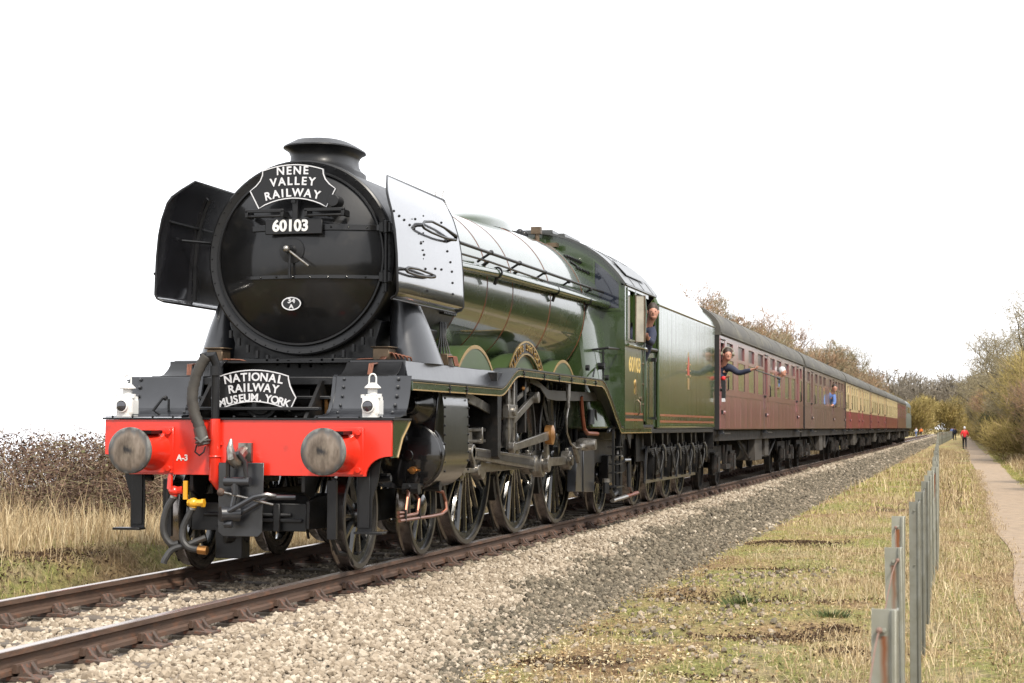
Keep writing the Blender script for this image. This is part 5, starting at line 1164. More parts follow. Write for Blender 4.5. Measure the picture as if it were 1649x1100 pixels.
m = MB(); m.prism([(p[0], p[2]) for p in fwin(0, 0)], 'y', 9.905, 9.91); gl = two(m, 'pane', 'glass', None); [setattr(e, 'parent', d_) for e, d_ in zip(gl, fr)]
# sides
m = MB(); side_sheet(m, 1.37, .02, 9.92, 11.46, 1.24, 3.30, [(10.10, 10.66, 2.52, 3.22), (10.76, 11.36, 2.52, 3.22)])
m.box(1.35, 1.37, 11.46, 11.90, 3.20, 3.30); cs = mir(m, 'cab_side', 'greenp')
m = MB()
for a, b_ in ((10.10, 10.66), (10.76, 11.36)):
    for q in ((a-.03, a, 2.49, 3.25), (b_, b_+.03, 2.49, 3.25), (a, b_, 2.49, 2.52), (a, b_, 3.22, 3.25)): m.box(1.371, 1.385, *q)
wf = two(m, 'window_frame', 'green', None); [setattr(e, 'parent', d_) for e, d_ in zip(wf, cs)]
m = MB(); m.box(1.352, 1.356, 10.10, 10.40, 2.52, 3.22); gl = two(m, 'pane', 'glass', None); [setattr(e, 'parent', d_) for e, d_ in zip(gl, cs)]
m = MB(); m.add([(1.385, 10.70, 2.50), (1.50, 10.80, 2.50), (1.50, 10.80, 3.18), (1.385, 10.70, 3.18), (1.385, 10.706, 2.50), (1.50, 10.806, 2.50), (1.50, 10.806, 3.18), (1.385, 10.706, 3.18)], [(0, 1, 2, 3), (4, 5, 6, 7), (0, 1, 5, 4), (1, 2, 6, 5), (2, 3, 7, 6)])
m.build('draught_screen', 'screen', loco)
m = MB(); m.tube([(1.385, 10.70, 2.5), (1.50, 10.80, 2.5), (1.50, 10.80, 3.18), (1.385, 10.70, 3.18), (1.385, 10.70, 2.5)], .010, 6); m.build('draught_screen_frame', 'oldbrass', loco)
m = MB(); m.tube([(1.39, 11.43, 2.40), (1.41, 11.46, 3.0), (1.39, 11.46, 3.22)], .014, 8); m.tube([(1.40, 10.0, 2.43), (1.40, 11.5, 2.43)], .022, 8); m.tube([(1.39, 11.44, 1.35), (1.39, 11.44, 2.4)], .014, 6); mir(m, 'cab_handrail', 'greenp')
m = MB(); m.box(1.24, 1.37, 11.3, 11.95, 2.40, 2.45); m.build('arm_rest', 'wood', loco, bevel=.01)
m = MB(); m.tube([(1.372, 10.95, 1.44), (1.41, 10.95, 1.48), (1.41, 10.95, 1.62), (1.372, 10.95, 1.66)], .012, 6); m.cyl((1.37, 11.2, 1.68), (1.39, 11.2, 1.68), .035, n=12)
for z in (1.9, 2.2, 1.6): m.ball((1.372, 11.40, z), .02, 6, 4)
m.build('cab_fittings', 'oldbrass', loco, kind='stuff')
def lining(x, y0, y1, zs_, parent, nm='lining'):
    m = MB()
    for k_, (z, h) in enumerate(zs_):
        m.m(k_ % 2 if len(zs_) > 1 else 0); m.box(x, x+.002, y0, y1, z-h/2, z+h/2)
    o = m.build(nm, ['orange', 'lblack'], parent); return o
lo = lining(1.3705, 9.97, 11.42, [(1.455, .03), (1.41, .035), (1.368, .03)], cs[0])
t = text_mesh('60103', .30, 'yellowl', cs[0], M_side(1.372, 10.72, 2.155), bold=.02, sx=1.3, depth=.003, name='cab_number')
m = MB(); m.cyl((1.37, 10.75, 1.88), (1.376, 10.75, 1.88), .085, n=18); m.box(1.37, 1.378, 10.68, 10.82, 1.74, 1.82); m.ball((1.375, 10.75, 1.90), (.01, .05, .06), 10, 6); m.build('works_plate', 'brass', cs[0])
# roof
def roofarc(x0, x1, n=28, lift=0): return [(x0+(x1-x0)*i/n, roof_z(x0+(x1-x0)*i/n)+lift) for i in range(n+1)]
m = MB(); ra = roofarc(-1.39, 1.39); 
m.loft([[(x, y, z) for x, z in ra]+[(x*.985, y, z-.03) for x, z in reversed(ra)] for y in (9.86, 12.0, 12.6, 13.0)])
for i in range(len(m.v)):
    x, y, z = m.v[i]
    if y > 12.9: m.v[i] = (x, y-.5*(abs(x)/1.39)**4, z)
m.build('cab_roof', 'cabroof', loco, sharp=30)
m = MB()
for y in (10.6, 11.4, 12.2): 
    m.strip([(x, y, z+.001) for x, z in ra], [(x, y+.04, z+.001) for x, z in ra], (0, 0, .008))
m.box(1.30, 1.40, 9.9, 12.5, 3.27, 3.29); m.strip([(1.10, y, roof_z(1.10)+.03) for y in (10.4, 12.0)], [(1.30, y, roof_z(1.30)+.03) for y in (10.4, 12.0)], (0, 0, .012))
m.build('roof_strips', 'cabroof', loco)
m = MB(); m.box(-.35, .30, 10.0, 10.4, 4.03, 4.09); m.box(-.1, .35, 10.6, 11.7, 4.04, 4.10); m.build('roof_ventilator', 'cabroof', loco, bevel=.01)
m = MB(); m.cyl((.18, 9.55, 3.86), (.18, 9.55, 4.04), .035, n=10); m.box(.10, .24, 9.5, 9.6, 3.98, 4.08); m.box(.3, .45, 9.6, 9.75, 3.80, 3.86); m.build('whistle', 'oldbrass', loco)
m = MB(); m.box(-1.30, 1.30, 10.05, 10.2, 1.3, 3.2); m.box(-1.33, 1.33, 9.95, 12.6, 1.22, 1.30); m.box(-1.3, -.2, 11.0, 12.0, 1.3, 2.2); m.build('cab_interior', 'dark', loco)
m = MB(); m.strip([(x*.99, 12.45, z-.02) for x, z in roofarc(-1.39, 1.39)], [(x*.86, 12.45, max(2.6, z-.26)) for x, z in roofarc(-1.39, 1.39)], (0, .03, 0)); m.build('cab_rear_arch', 'lblack', loco, sharp=30)

# ================================================================== TENDER
tender = empty('tender', (0, 16.4, 0), label='green eight wheeled tender with lion crest coupled behind the cab', cat='tender')
TO = 16.4
def tb(mb, name, mat, parent=tender, **k):
    if parent is tender or True: mb.v = [(x, y-TO, z) for x, y, z in mb.v]
    return mb.build(name, mat, parent, **k)
sec = [(1.33, 1.24), (1.33, 3.14), (1.325, 3.22), (1.29, 3.31), (1.23, 3.39), (1.13, 3.48), (1.07, 3.56), (1.0, 3.66), (.9, 3.74), (.7, 3.80), (.5, 3.84)]
sec2 = sec+[(-x, z) for x, z in reversed(sec)]
m = MB(); m.loft([[(x, y, z) for x, z in sec2] for y in (13.05, 19.78)]); 
tb(m, 'tank', 'tenderg', bevel=.04, seg=3, sharp=40)
m = MB()
for sx in (1, -1): m.tube([(sx*1.335, 13.05, 3.20), (sx*1.335, 19.78, 3.20)], .016, 6); m.tube([(sx*1.33, 13.04, 1.26), (sx*1.33, 13.04, 3.2)], .02, 6)
tb(m, 'tank_beading', 'greenp')
m = MB()
for i in range(60): m.ball((1.331, 13.2+i*.11, 1.30), .008, 5, 3)
tb(m, 'tank_rivets', 'green', kind='stuff')
# front part: lower doors and hand pillar
m = MB(); m.loft([[(1.30, 12.15, 1.26), (1.30, 13.06, 1.26), (1.27, 13.06, 1.26), (1.27, 12.15, 1.26)], [(1.30, 12.15, 2.40), (1.30, 13.06, 2.44), (1.27, 13.06, 2.44), (1.27, 12.15, 2.40)]])
ms = m.mirror(); tb(m, 'tender_front_door', 'green', bevel=.01); tb(ms, 'tender_front_door', 'green', bevel=.01)
m = MB(); m.tube([(1.31, 12.1, 2.36), (1.31, 12.2, 2.46), (1.31, 13.06, 2.47)], .03, 8); m.tube([(1.35, 12.62, 1.4), (1.35, 12.62, 2.3)], .012, 6); m.box(1.30, 1.37, 12.58, 12.66, 2.28, 2.34); m.box(1.30, 1.37, 12.58, 12.66, 1.38, 1.42)
tb(m, 'hand_pillar', 'satin')
m = MB(); m.box(-1.25, 1.25, 12.7, 13.0, 1.26, 2.9); m.box(-1.1, 1.1, 13.2, 17.5, 3.2, 3.42); tb(m, 'coal_bulkhead', 'dark')
m = MB()
RNGc = random.Random(3)
for i in range(90):
    x, y = RNGc.uniform(-.9, .9), RNGc.uniform(13.3, 17.3); s_ = RNGc.uniform(.05, .11); m.ball((x*.5, y, 3.82), s_, 5, 3)
tb(m, 'coal', 'lblack', kind='stuff')
m = MB()
for k_, (z, h) in enumerate(((1.455, .035), (1.405, .05), (1.355, .035))):
    m.m(k_ % 2); m.box(1.331, 1.333, 13.22, 19.60, z-h/2, z+h/2)
tb(m, 'lining', ['orange', 'green'])
# crest: crown, red lion over gold wheel, with two bars of lettering
m = MB(); Y0, Z0 = 16.3, 2.22
m.m(0); m.prism([(Y0-.10, Z0-.05), (Y0-.12, Z0+.12), (Y0-.05, Z0+.10), (Y0-.03, Z0+.26), (Y0+.05, Z0+.28), (Y0+.11, Z0+.16), (Y0+.07, Z0+.08), (Y0+.12, Z0-.05)], 'x', 1.3305, 1.334)
m.m(1)
for dz in (.13, .02, -.07): m.box(1.3305, 1.333, Y0-.30, Y0-.15, Z0+dz, Z0+dz+.03); m.box(1.3305, 1.333, Y0+.15, Y0+.30, Z0+dz, Z0+dz+.03)
m.prism([(Y0-.09, Z0-.30), (Y0+.09, Z0-.30), (Y0+.12, Z0-.1), (Y0-.12, Z0-.1)], 'x', 1.3305, 1.3345); m.prism([(Y0-.08, Z0+.28), (Y0+.08, Z0+.28), (Y0, Z0+.36)], 'x', 1.3305, 1.3345)
tb(m, 'lion_crest', ['crestred', 'gold'])
# underframe
TY = [13.76+1.626*i for i in range(4)]
m = MB(); pts = [(12.65, 1.22), (12.65, .72)]
for i, y in enumerate(TY): pts += [(y-.42, .72), (y-.26, .42), (y+.26, .42), (y+.42, .72)]
pts += [(19.7, .72), (19.8, 1.22)]
for sx in (1, -1): m.prism(pts, 'x', sx*1.02, sx*1.05)
tb(m, 'tender_frame', 'sooty', bevel=.006)
m = MB()
for sx in (1, -1): m.box(min(sx*1.05, sx*1.30), max(sx*1.05, sx*1.30), 12.6, 19.85, 1.17, 1.235); m.box(min(sx*.9, sx*1.2), max(sx*.9, sx*1.2), 12.9, 19.6, .36, .41) if 0 else None
m.box(-1.3, 1.3, 19.80, 19.84, .85, 1.3); tb(m, 'footplate', 'sooty', bevel=.004)
for i, y in enumerate(TY):
    m = MB()
    m.box(1.05, 1.20, y-.14, y+.14, .50, .80); m.cyl((1.20, y, .66), (1.23, y, .66), .09, n=14); m.box(1.05, 1.16, y-.18, y-.14, .42, 1.0); m.box(1.05, 1.16, y+.14, y+.18, .42, 1.0)
    for k_ in range(5): m.box(1.07, 1.17, y-.55+.09*k_, y+.55-.09*k_, .90-.03*k_+0*.1, .925-.03*k_)
    m.box(1.06, 1.18, y-.06, y+.06, .74, .94)
    for s_ in (-1, 1):
        m.prism([(y+s_*.55-.10, 1.17), (y+s_*.55+.10, 1.17), (y+s_*.55+.03, .97), (y+s_*.55-.03, .97)], 'x', 1.08, 1.20); m.cyl((1.14, y+s_*.55, .86), (1.14, y+s_*.55, 1.0), .03, n=8)
        m.tube([(1.22, y+s_*.36, .92), (1.24, y+s_*.34, .78), (1.22, y+s_*.25, .6), (1.2, y+s_*.2, .52)], .02, 6)
    ax_ = tb(m, 'axlebox', 'sooty', bevel=.004)
    m = MB(); m.tube([(1.24, y+.3, .98), (1.27, y+.35, .9), (1.27, y+.4, .72), (1.24, y+.56, .62)], .022, 6); tb(m, 'sand_pipe', 'steelp')
m = MB(); m.box(1.08, 1.12, 13.1, 18.6, .375, .43)
for y in TY: m.bar((1.13, y-.75, .40), (1.13, y-.62, .95), .05, .03)
tb(m, 'brake_rigging', 'greyp')
m = MB(); m.box(-.9, .9, 13.0, 19.6, .8, 1.2); tb(m, 'well_tank', 'dark')
w_ = make_wheel('tender_wheel', .635, 12, .16, None, tender, False); 
place_wheels(w_, [y-TO for y in TY], .635)

# ================================================================== COACHES
K['gangway'] = pm('black gangway bellows', (0.012, 0.011, 0.011), 0.8)
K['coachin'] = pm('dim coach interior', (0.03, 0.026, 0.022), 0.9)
def coach(idx, y0, L, scheme, label, bays, doors, detail=True):
    up_m, lo_m = scheme
    root = empty('railway_coach', (0, y0, 0), label=label, cat='railway coach')
    X0, ZB, ZT, ZW = 1.38, 1.22, 3.12, 1.98
    holes = []
    for (yc, wd) in bays: holes.append((yc-wd/2, yc+wd/2, 2.03, 2.62)); holes.append((yc-wd/2+.05, yc+wd/2-.05, 2.69, 2.97))
    for yc in doors: holes.append((yc-.27, yc+.27, 2.05, 2.93))
    for nm, z0, z1, mt in (('upper_panel', ZW-.07, ZT, up_m), ('lower_panel', ZB, ZW-.07, lo_m)):
        m = MB(); side_sheet(m, X0, .05, 0, L, z0, z1, holes if nm[0] == 'u' else [])
        m2 = MB(); m2.box(-X0, -X0+.05, 0, L, z0, z1); m.add(m2.v, m2.f)
        m.build(nm, mt, root)
    if detail:
        m = MB()
        for yc in doors:
            for s_ in (-1, 1): m.box(X0, X0+.006, yc+s_*.34-.008, yc+s_*.34+.008, ZB+.03, 3.02)
            m.box(X0, X0+.03, yc-.42, yc-.38, 1.70, 2.05); 
        m.box(X0, X0+.012, 0, L, ZW-.08, ZW-.06); m.box(X0, X0+.012, 0, L, 1.235, 1.25)
        k_ = 0
        while k_*.98+.5 < L: m.box(X0, X0+.003, k_*.98+.5, k_*.98+.507, ZB+.02, ZW-.08); k_ += 1
        for yc in doors: m.ball((X0+.01, yc+.1, 1.55), .045, 8, 5)
        m.build('body_mouldings', lo_m, root)
        m = MB()
        for yc in doors:
            m.tube([(X0+.03, yc+.45, 2.0), (X0+.06, yc+.45, 2.02), (X0+.06, yc+.45, 2.25), (X0+.03, yc+.45, 2.28)], .014, 6); m.cyl((X0, yc-.42, 2.0), (X0+.05, yc-.42, 2.0), .025, n=8); m.box(X0, X0+.03, yc-.30, yc+.3, 2.985, 3.0); m.box(X0, X0+.03, yc-.2, yc-.1, 1.52, 1.6)
        m.build('door_furniture', 'sooty', root, kind='stuff')
    # windows: frame with two panes
    w0 = None
    for (yc, wd) in bays:
        if w0 is None or abs(w0[1]-wd) > .01:
            m = MB()
            for a, b_, c_, d_ in ((-wd/2-.02, -wd/2, 2.01, 2.64), (wd/2, wd/2+.02, 2.01, 2.64), (-wd/2, wd/2, 2.01, 2.03), (-wd/2, wd/2, 2.62, 2.64)): m.box(X0-.03, X0+.006, a, b_, c_, d_)
            fr = m.build('window', up_m, root)
            m = MB(); m.box(X0-.012, X0-.007, -wd/2, wd/2, 2.03, 2.62); m.build('pane', 'cglass', fr)
            m = MB(); m.box(X0-.045, X0-.04, -wd/2+.05, wd/2-.05, 2.69, 2.97); m.build('vent_light', 'vent', fr)
            fr.location = (0, yc, 0); w0 = (fr, wd)
        else:
            f2 = fr.copy(); COL.objects.link(f2); f2.parent = root; f2.location = (0, yc, 0)
            for g in list(fr.children): h = g.copy(); COL.objects.link(h); h.parent = f2
    for yc in doors:
        m = MB(); m.box(X0-.035, X0-.03, yc-.27, yc+.27, 2.05, 2.52); o_ = m.build('door_light', 'vent', root)
    # roof
    m = MB(); ra = []
    for i in range(25):
        a = pi*i/24; ra.append((1.41*cos(a), 3.10+ .72*sin(a)**.9))
    m.loft([[(x, y, z) for x, z in ra]+[(-1.39, y, 3.07), (1.39, y, 3.07)] for y in (-.02, L+.02)]); m.build('roof', 'roof', root, sharp=40)
    if detail:
        m = MB(); 
        for y in np.arange(1.2, L, 2.1): m.lathe([(0, .14), (.05, .14), (.09, .05)], (.35 if int(y) % 2 else -.35, y, 3.775), (0, 0, 1), 10)
        for y in np.arange(.4, L, 2.4): m.strip([(x, y, z+.002) for x, z in ra], [(x, y+.03, z+.002) for x, z in ra], (0, 0, .006))
        m.box(1.39, 1.43, 0, L, 3.09, 3.125)
        m.build('roof_vents', 'roof', root)
    m = MB(); m.box(-1.375, 1.375, -.012, .04, 1.22, 3.12); m.box(-1.375, 1.375, L-.04, L+.012, 1.22, 3.12); m.build('end_panel', 'gangway', root)
    # dim inside
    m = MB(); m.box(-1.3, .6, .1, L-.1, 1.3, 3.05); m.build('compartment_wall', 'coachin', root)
    # gangway
    m = MB(); 
    for y in (-.28, -.2, -.12, -.04): m.box(-.55, .55, y, y+.05, 1.25, 3.55)
    m.box(-1.25, 1.25, -.05, -.0, 1.2, 3.05); m.box(-.5, .5, L, L+.28, 1.25, 3.5)
    m.build('gangway', 'gangway', root, bevel=.02)
    for s_ in (-1, 1):
        pass
    m = MB()
    for yb in (-.02, L+.02):
        for sx in (-1, 1): m.cyl((sx*.868, yb, 1.03), (sx*.868, yb+(-.24 if yb < 1 else .24), 1.03), .09, n=10)
    m.build('buffers', 'under', root, kind='stuff')
    # underframe
    m = MB()
    for sx in (-1, 1): m.box(min(sx*1.18, sx*1.28), max(sx*1.18, sx*1.28), 0, L, .99, 1.20); 
    m.box(-1.2, 1.2, 0, L, 1.1, 1.215); m.build('underframe', 'under', root)
    m = MB(); 
    for yc in doors: m.box(1.38, 1.48, yc-.45, yc+.45, 1.13, 1.155); m.box(1.3, 1.4, yc-.05, yc+.05, 1.13, 1.2)
    m.build('step_board', 'greyp' if detail else 'under', root)
    m = MB(); m.box(.55, 1.22, L*.40, L*.40+1.5, .48, 1.0); m.box(.6, 1.15, L*.55, L*.55+.9, .55, 1.0); m.build('battery_box', 'boxgrey', root, bevel=.01)
    m = MB(); m.cyl((.8, L*.32, .75), (.8, L*.32+1.2, .75), .25, n=16); m.build('vacuum_cylinder', 'under', root)
    m = MB()
    for sx in (-1, 1):
        m.tube([(sx*1.1, L*.28, 1.0), (sx*1.1, L*.38, .55), (sx*1.1, L*.62, .55), (sx*1.1, L*.72, 1.0)], .03, 6)
        for q in (.38, .5, .62): m.tube([(sx*1.1, L*q, .55), (sx*1.1, L*q, 1.0)], .025, 6)
    m.build('truss_rods', 'under', root)
    wh = None
    for yb in (2.6, L-2.6):
        m = MB()
        for sx in (-1, 1):
            a, b_ = sorted((sx*1.0, sx*1.06)); m.prism([(yb-1.9, .88), (yb-1.9, .68), (yb-1.5, .55), (yb-1.1, .62), (yb-.6, .56), (yb+.6, .56), (yb+1.1, .62), (yb+1.5, .55), (yb+1.9, .68), (yb+1.9, .88)], 'x', a, b_)
            for ay in (-1.3, 1.3):
                m.box(*sorted((sx*1.06, sx*1.20)), yb+ay-.14, yb+ay+.14, .36, .66); m.box(*sorted((sx*1.0, sx*1.1)), yb+ay-.22, yb+ay+.22, .30, .36)
                for q in (-.28, .28): m.cyl((sx*1.12, yb+ay+q, .42), (sx*1.12, yb+ay+q, .70), .07, n=10)
                for q in range(4): m.box(*sorted((sx*1.07, sx*1.15)), yb+ay-.42+.08*q, yb+ay+.42-.08*q, .74-.03*q, .76-.03*q)
            m.box(*sorted((sx*1.0, sx*1.22)), yb-.35, yb+.35, .40, .50)
            for q in (-.3, .3): m.tube([(sx*1.14, yb+q, .9), (sx*1.14, yb+q*.7, .42)], .03, 6)
        m.box(-1.0, 1.0, yb-.2, yb+.2, .6, 1.0)
        m.build('bogie', 'under', root)
        for ay in (-1.3, 1.3):
            if wh is None:
                m = MB()
                for sx in (-1, 1): m.lathe([(-.07, .3), (-.07, .49), (-.04, .49), (-.03, .457), (.07, .455), (.07, .40), (.03, .38), (.03, .05)], (sx*.75, 0, 0), (sx, 0, 0), 28)
                m.cyl((-.7, 0, 0), (.7, 0, 0), .08, n=10); wh = m.build('wheelset', 'under', root); wh.location = (0, yb+ay, .457)
            else: w2 = wh.copy(); COL.objects.link(w2); w2.location = (0, yb+ay, .457)
    return root
K['vent'] = pm('dark open vent', (0.035, 0.015, 0.014), 0.3, 0, 0.3)
K['boxgrey'] = pm('grey battery box paint', (0.05, 0.042, 0.034), 0.7, 0, 0, 0.3, 4)
P_ = 19.66; LC = 19.0; Y0c = 20.12
b1 = [(1.62, 1.1), (3.6, 1.22), (5.5, 1.22), (7.4, 1.22), (10.15, 1.22), (11.8, 1.22), (13.9, 1.22), (15.75, 1.22), (18.2, .8)]
d1 = [.45, 8.6, 17.15]
b2 = [(1.3, 1.15), (4.3, 1.2), (6.1, 1.2), (7.9, 1.2), (10.7, 1.2), (13.7, 1.2), (15.4, 1.2), (17.1, 1.2)]
d2 = [2.65, 12.3, 18.6]
c1 = coach(0, Y0c, LC, ('maroon', 'maroon'), 'maroon coach coupled right behind the green tender', b1, d1)
c2 = coach(1, Y0c+P_, LC, ('maroonb', 'maroonb'), 'duller brown maroon coach between the maroon and the first cream and red one', b2, d2)
c3 = coach(2, Y0c+2*P_, LC, ('cream', 'crimson'), 'cream and red coach behind the two maroon coaches', b2, [2.65, 9.3, 12.2])
c4 = coach(3, Y0c+3*P_, LC, ('cream', 'crimson'), 'cream and red coach in the middle of the three cream ones', b1, [.6, 8.6, 17.2])
c5 = coach(4, Y0c+4*P_, LC, ('cream', 'crimson'), 'last cream and red coach, ahead of the small dark maroon one', b2, [2.65, 18.4], False)
c6 = coach(5, Y0c+5*P_, LC, ('maroon', 'maroon'), 'dark maroon coach between the cream coaches and the grey tail vehicle', b1, [.5, 9], False)
# grey diesel at the tail
dz = empty('diesel_locomotive', (0, Y0c+6*P_+.1, 0), label='blue grey diesel locomotive at the tail of the train', cat='locomotive')
m = MB(); se = [(1.36, 1.2), (1.36, 3.0), (1.25, 3.35), (.9, 3.62), (0, 3.75), (-.9, 3.62), (-1.25, 3.35), (-1.36, 3.0), (-1.36, 1.2)]
m.loft([[(x, y, z) for x, z in se] for y in (0, 15.0)]); m.build('body', 'dgrey', dz, bevel=.06, seg=2)
m = MB()
for y in (1.0, 2.1, 12.6, 13.7): m.box(1.355, 1.37, y, y+.7, 2.4, 3.0)
for y in (4, 5.4, 6.8, 8.2, 9.6): m.box(1.355, 1.37, y, y+1.0, 2.5, 3.0)
m.build('side_windows', 'glass', dz, kind='stuff')
m = MB(); m.box(-1.2, 1.2, .2, 14.8, .95, 1.2); m.box(.7, 1.2, 6, 9, .45, .95)
for yb in (3, 12):
    for sx in (-1, 1): m.prism([(yb-1.9, .9), (yb-1.7, .45), (yb+1.7, .45), (yb+1.9, .9)], 'x', sx*1.05, sx*1.15)
    for ay in (-1.3, 1.3): m.cyl((-.82, yb+ay, .5), (.82, yb+ay, .5), .5, n=20)
m.build('running_gear', 'under', dz)

# ================================================================== FENCE
fence = empty('post_fence', (5.7, 0, 0), label='long row of galvanised steel fence posts with sagging wires between track and footpath', cat='fence')
pm_ = MB(); pm_.prism([(-.033, .0), (.016, .0), (.020, -.012), (.030, -.014), (.036, -.004), (.036, .045), (.031, .045), (.031, .004), (-.029, .004), (-.029, .03), (-.033, .03)], 'z', 0, 1.2)
pm_.cyl((0, -.004, 1.145), (0, -.012, 1.145), .007, n=6); pm_.cyl((0, -.004, .8), (0, -.010, .8), .006, n=6)
post0 = pm_.build('post', 'galv', fence, bevel=.0015)
def fx(y):
    if y < 150: return 5.68-.0005*max(0, y)-.0000*(y)+(-.0128*max(0, y-6) if True else 0)
    return 3.70+.0048*(y-150)
posts = [(5.80, -10.55, .80, .02, 0), (5.755, -8.05, .80, -.05, .0), (5.655, -5.45, .80, .03, 0), (5.70, -3.5, .80, 0, 0), (5.69, -1.6, .80, 0, 0)]
y = .4
while y < 290: posts.append((fx(y)+.012*sin(y*7.1), y, .80+.02*sin(y*3.3)+(0 if y < 150 else .0), .02*sin(y*5.7), .012*sin(y*2.9))); y += 1.95
for i, (x, y, zt, tl_, t2) in enumerate(posts):
    o = post0 if i == 0 else post0.copy()
    if i: COL.objects.link(o)
    o.location = (x-5.7, y, zt-1.2); o.rotation_euler = (t2, tl_*.3, .06*sin(i*2.1))
m = MB()
for z in (.74, .45, .1):
    pts = []
    for i, (x, y, zt, a, b_) in enumerate(posts[3:60]):
        pts.append((x-5.7, y-.006, z+zt-.8)); 
        if i < 56: xn, yn = posts[i+4][:2]; pts.append(((x+xn)/2-5.7, (y+yn)/2, z-.025))
    m.tube(pts, .0017, 4)
m.build('wire', 'wirem', fence)
for k_, pts in enumerate(([(5.795, -10.56, .745), (5.785, -10.60, .70), (5.765, -10.72, .55), (5.74, -10.85, .38), (5.72, -10.95, .15)], [(5.755, -8.06, .75), (5.735, -8.12, .70), (5.70, -8.3, .50), (5.67, -8.5, .34)], [(5.655, -5.46, .74), (5.652, -5.48, .70), (5.656, -5.5, .62), (5.654, -5.5, .50)])):
    m = MB(); m.tube(bez([(x-5.7, y, z) for x, y, z in pts], 3), .0026, 5); m.ball((pts[0][0]-5.7, pts[0][1], pts[0][2]), .009, 8, 5); m.build('loose_wire', 'wirer', fence)

# ================================================================== TREES, HEDGES
K['bark'] = pm('grey brown bark', (0.10, 0.08, 0.06), 0.9, 0, 0, 0.35, 4, 0.5, 20, (0.10, 0.11, 0.05), 0.3)
K['twig_o'] = tone_mat('orange brown winter twigs', [(0, (.20, .15, .11)), (.4, (.31, .21, .135)), (.75, (.42, .25, .14)), (1, (.46, .36, .24))])
K['twig_g'] = tone_mat('grey olive winter twigs', [(0, (.15, .12, .075)), (.4, (.25, .21, .13)), (.75, (.34, .29, .17)), (1, (.42, .37, .25))])
K['twig_y'] = tone_mat('yellow olive twigs', [(0, (.18, .14, .06)), (.4, (.34, .27, .10)), (.75, (.46, .37, .13)), (1, (.50, .37, .19))])
K['twig_d'] = tone_mat('dark distant twigs', [(0, (.16, .14, .115)), (.5, (.24, .21, .17)), (1, (.33, .29, .23))])
K['twig_b'] = tone_mat('purple brown bramble', [(0, (.05, .03, .024)), (.35, (.11, .065, .048)), (.65, (.20, .13, .09)), (.85, (.32, .24, .16)), (1, (.24, .24, .12))])
K['leaf_g'] = tone_mat('dull evergreen ivy leaf', [(0, (.03, .035, .015)), (.5, (.05, .062, .022)), (1, (.09, .10, .04))], .6)

K['tuft'] = tone_mat('dark green leaf blades', [(0, (.05, .075, .03)), (.6, (.11, .15, .05)), (1, (.26, .26, .11))], .6)
def grow_tree(seed, H, trunk_h, spread, n1, n2, n3, n4, upw=.35, r0=None, tw=.016, tsides=3):
    r = random.Random(seed); S = []; T = []
    def seg(lst, p, q, a, b): lst.append((p, q, a, b))
    def branch(p, d, L, rad, lvl):
        k_ = 3 if lvl < 3 else 2; pts = [p]; q = p.copy(); dd = d.copy()
        for i in range(k_):
            dd = (dd+Vector((r.gauss(0, .18), r.gauss(0, .18), r.gauss(0, .12)+upw*.18))).normalized(); q2 = q+dd*(L/k_)
            ra = rad*(1-i/k_*.6); rb = rad*(1-(i+1)/k_*.6); seg(T if lvl < 2 else S, q, q2, ra, rb); q = q2; pts.append(q)
        nch = (n1, n2, n3, n4, 0)[lvl] if lvl < 4 else 0
        for c in range(nch):
            t = .25+.75*(c+r.random())/nch; idx = min(k_-1, int(t*k_)); f = t*k_-idx; pp = pts[idx].lerp(pts[idx+1], f)
            az = r.uniform(0, 2*pi); side = dd.cross(Vector((cos(az), sin(az), .3))).normalized()
            nd = (dd*(.55)+side*spread+Vector((0, 0, upw*.4))).normalized()
            branch(pp, nd, L*r.uniform(.42, .68)*(1.15-.4*t), max(tw*.6, rad*.5*(1.1-.4*t)), lvl+1)
    rr = r0 or H*.018
    T.append((Vector((0, 0, -.3)), Vector((0, 0, trunk_h)), rr*1.3, rr))
    branch(Vector((0, 0, trunk_h)), Vector((r.uniform(-.1, .1), r.uniform(-.1, .1), 1)).normalized(), H-trunk_h, rr, 0)
    for c in range(3):
        az = r.uniform(0, 2*pi); branch(Vector((0, 0, trunk_h*.9)), Vector((cos(az)*.55, sin(az)*.55, 1)).normalized(), (H-trunk_h)*.8, rr*.7, 0 if n1 < 6 else 1)
    return T, S
def tree_proto(seed, mat, H, **k):
    tw = k.get('tw', .016); T, S = grow_tree(seed, H, **k); out = []
    for lst, nm, mt, sd in ((T, 'trunk', 'bark', 6), (S, 'crown', mat, 3)):
        P0 = np.array([a[0][:] for a in lst]); P1 = np.array([a[1][:] for a in lst]); R0 = np.maximum([a[2] for a in lst], tw*.5); R1 = np.maximum([a[3] for a in lst], tw*.4)
        V, F = segs_to_mesh(P0, P1, R0, R1, sd); tn = np.repeat(np.clip(RNG.normal(.5, .22, len(lst)), 0, 1), 2*sd)
        o = np_mesh(nm, V, F, mt, tn, smooth=(nm == 'trunk')); out.append(o.data); bpy.data.objects.remove(o)
    return out
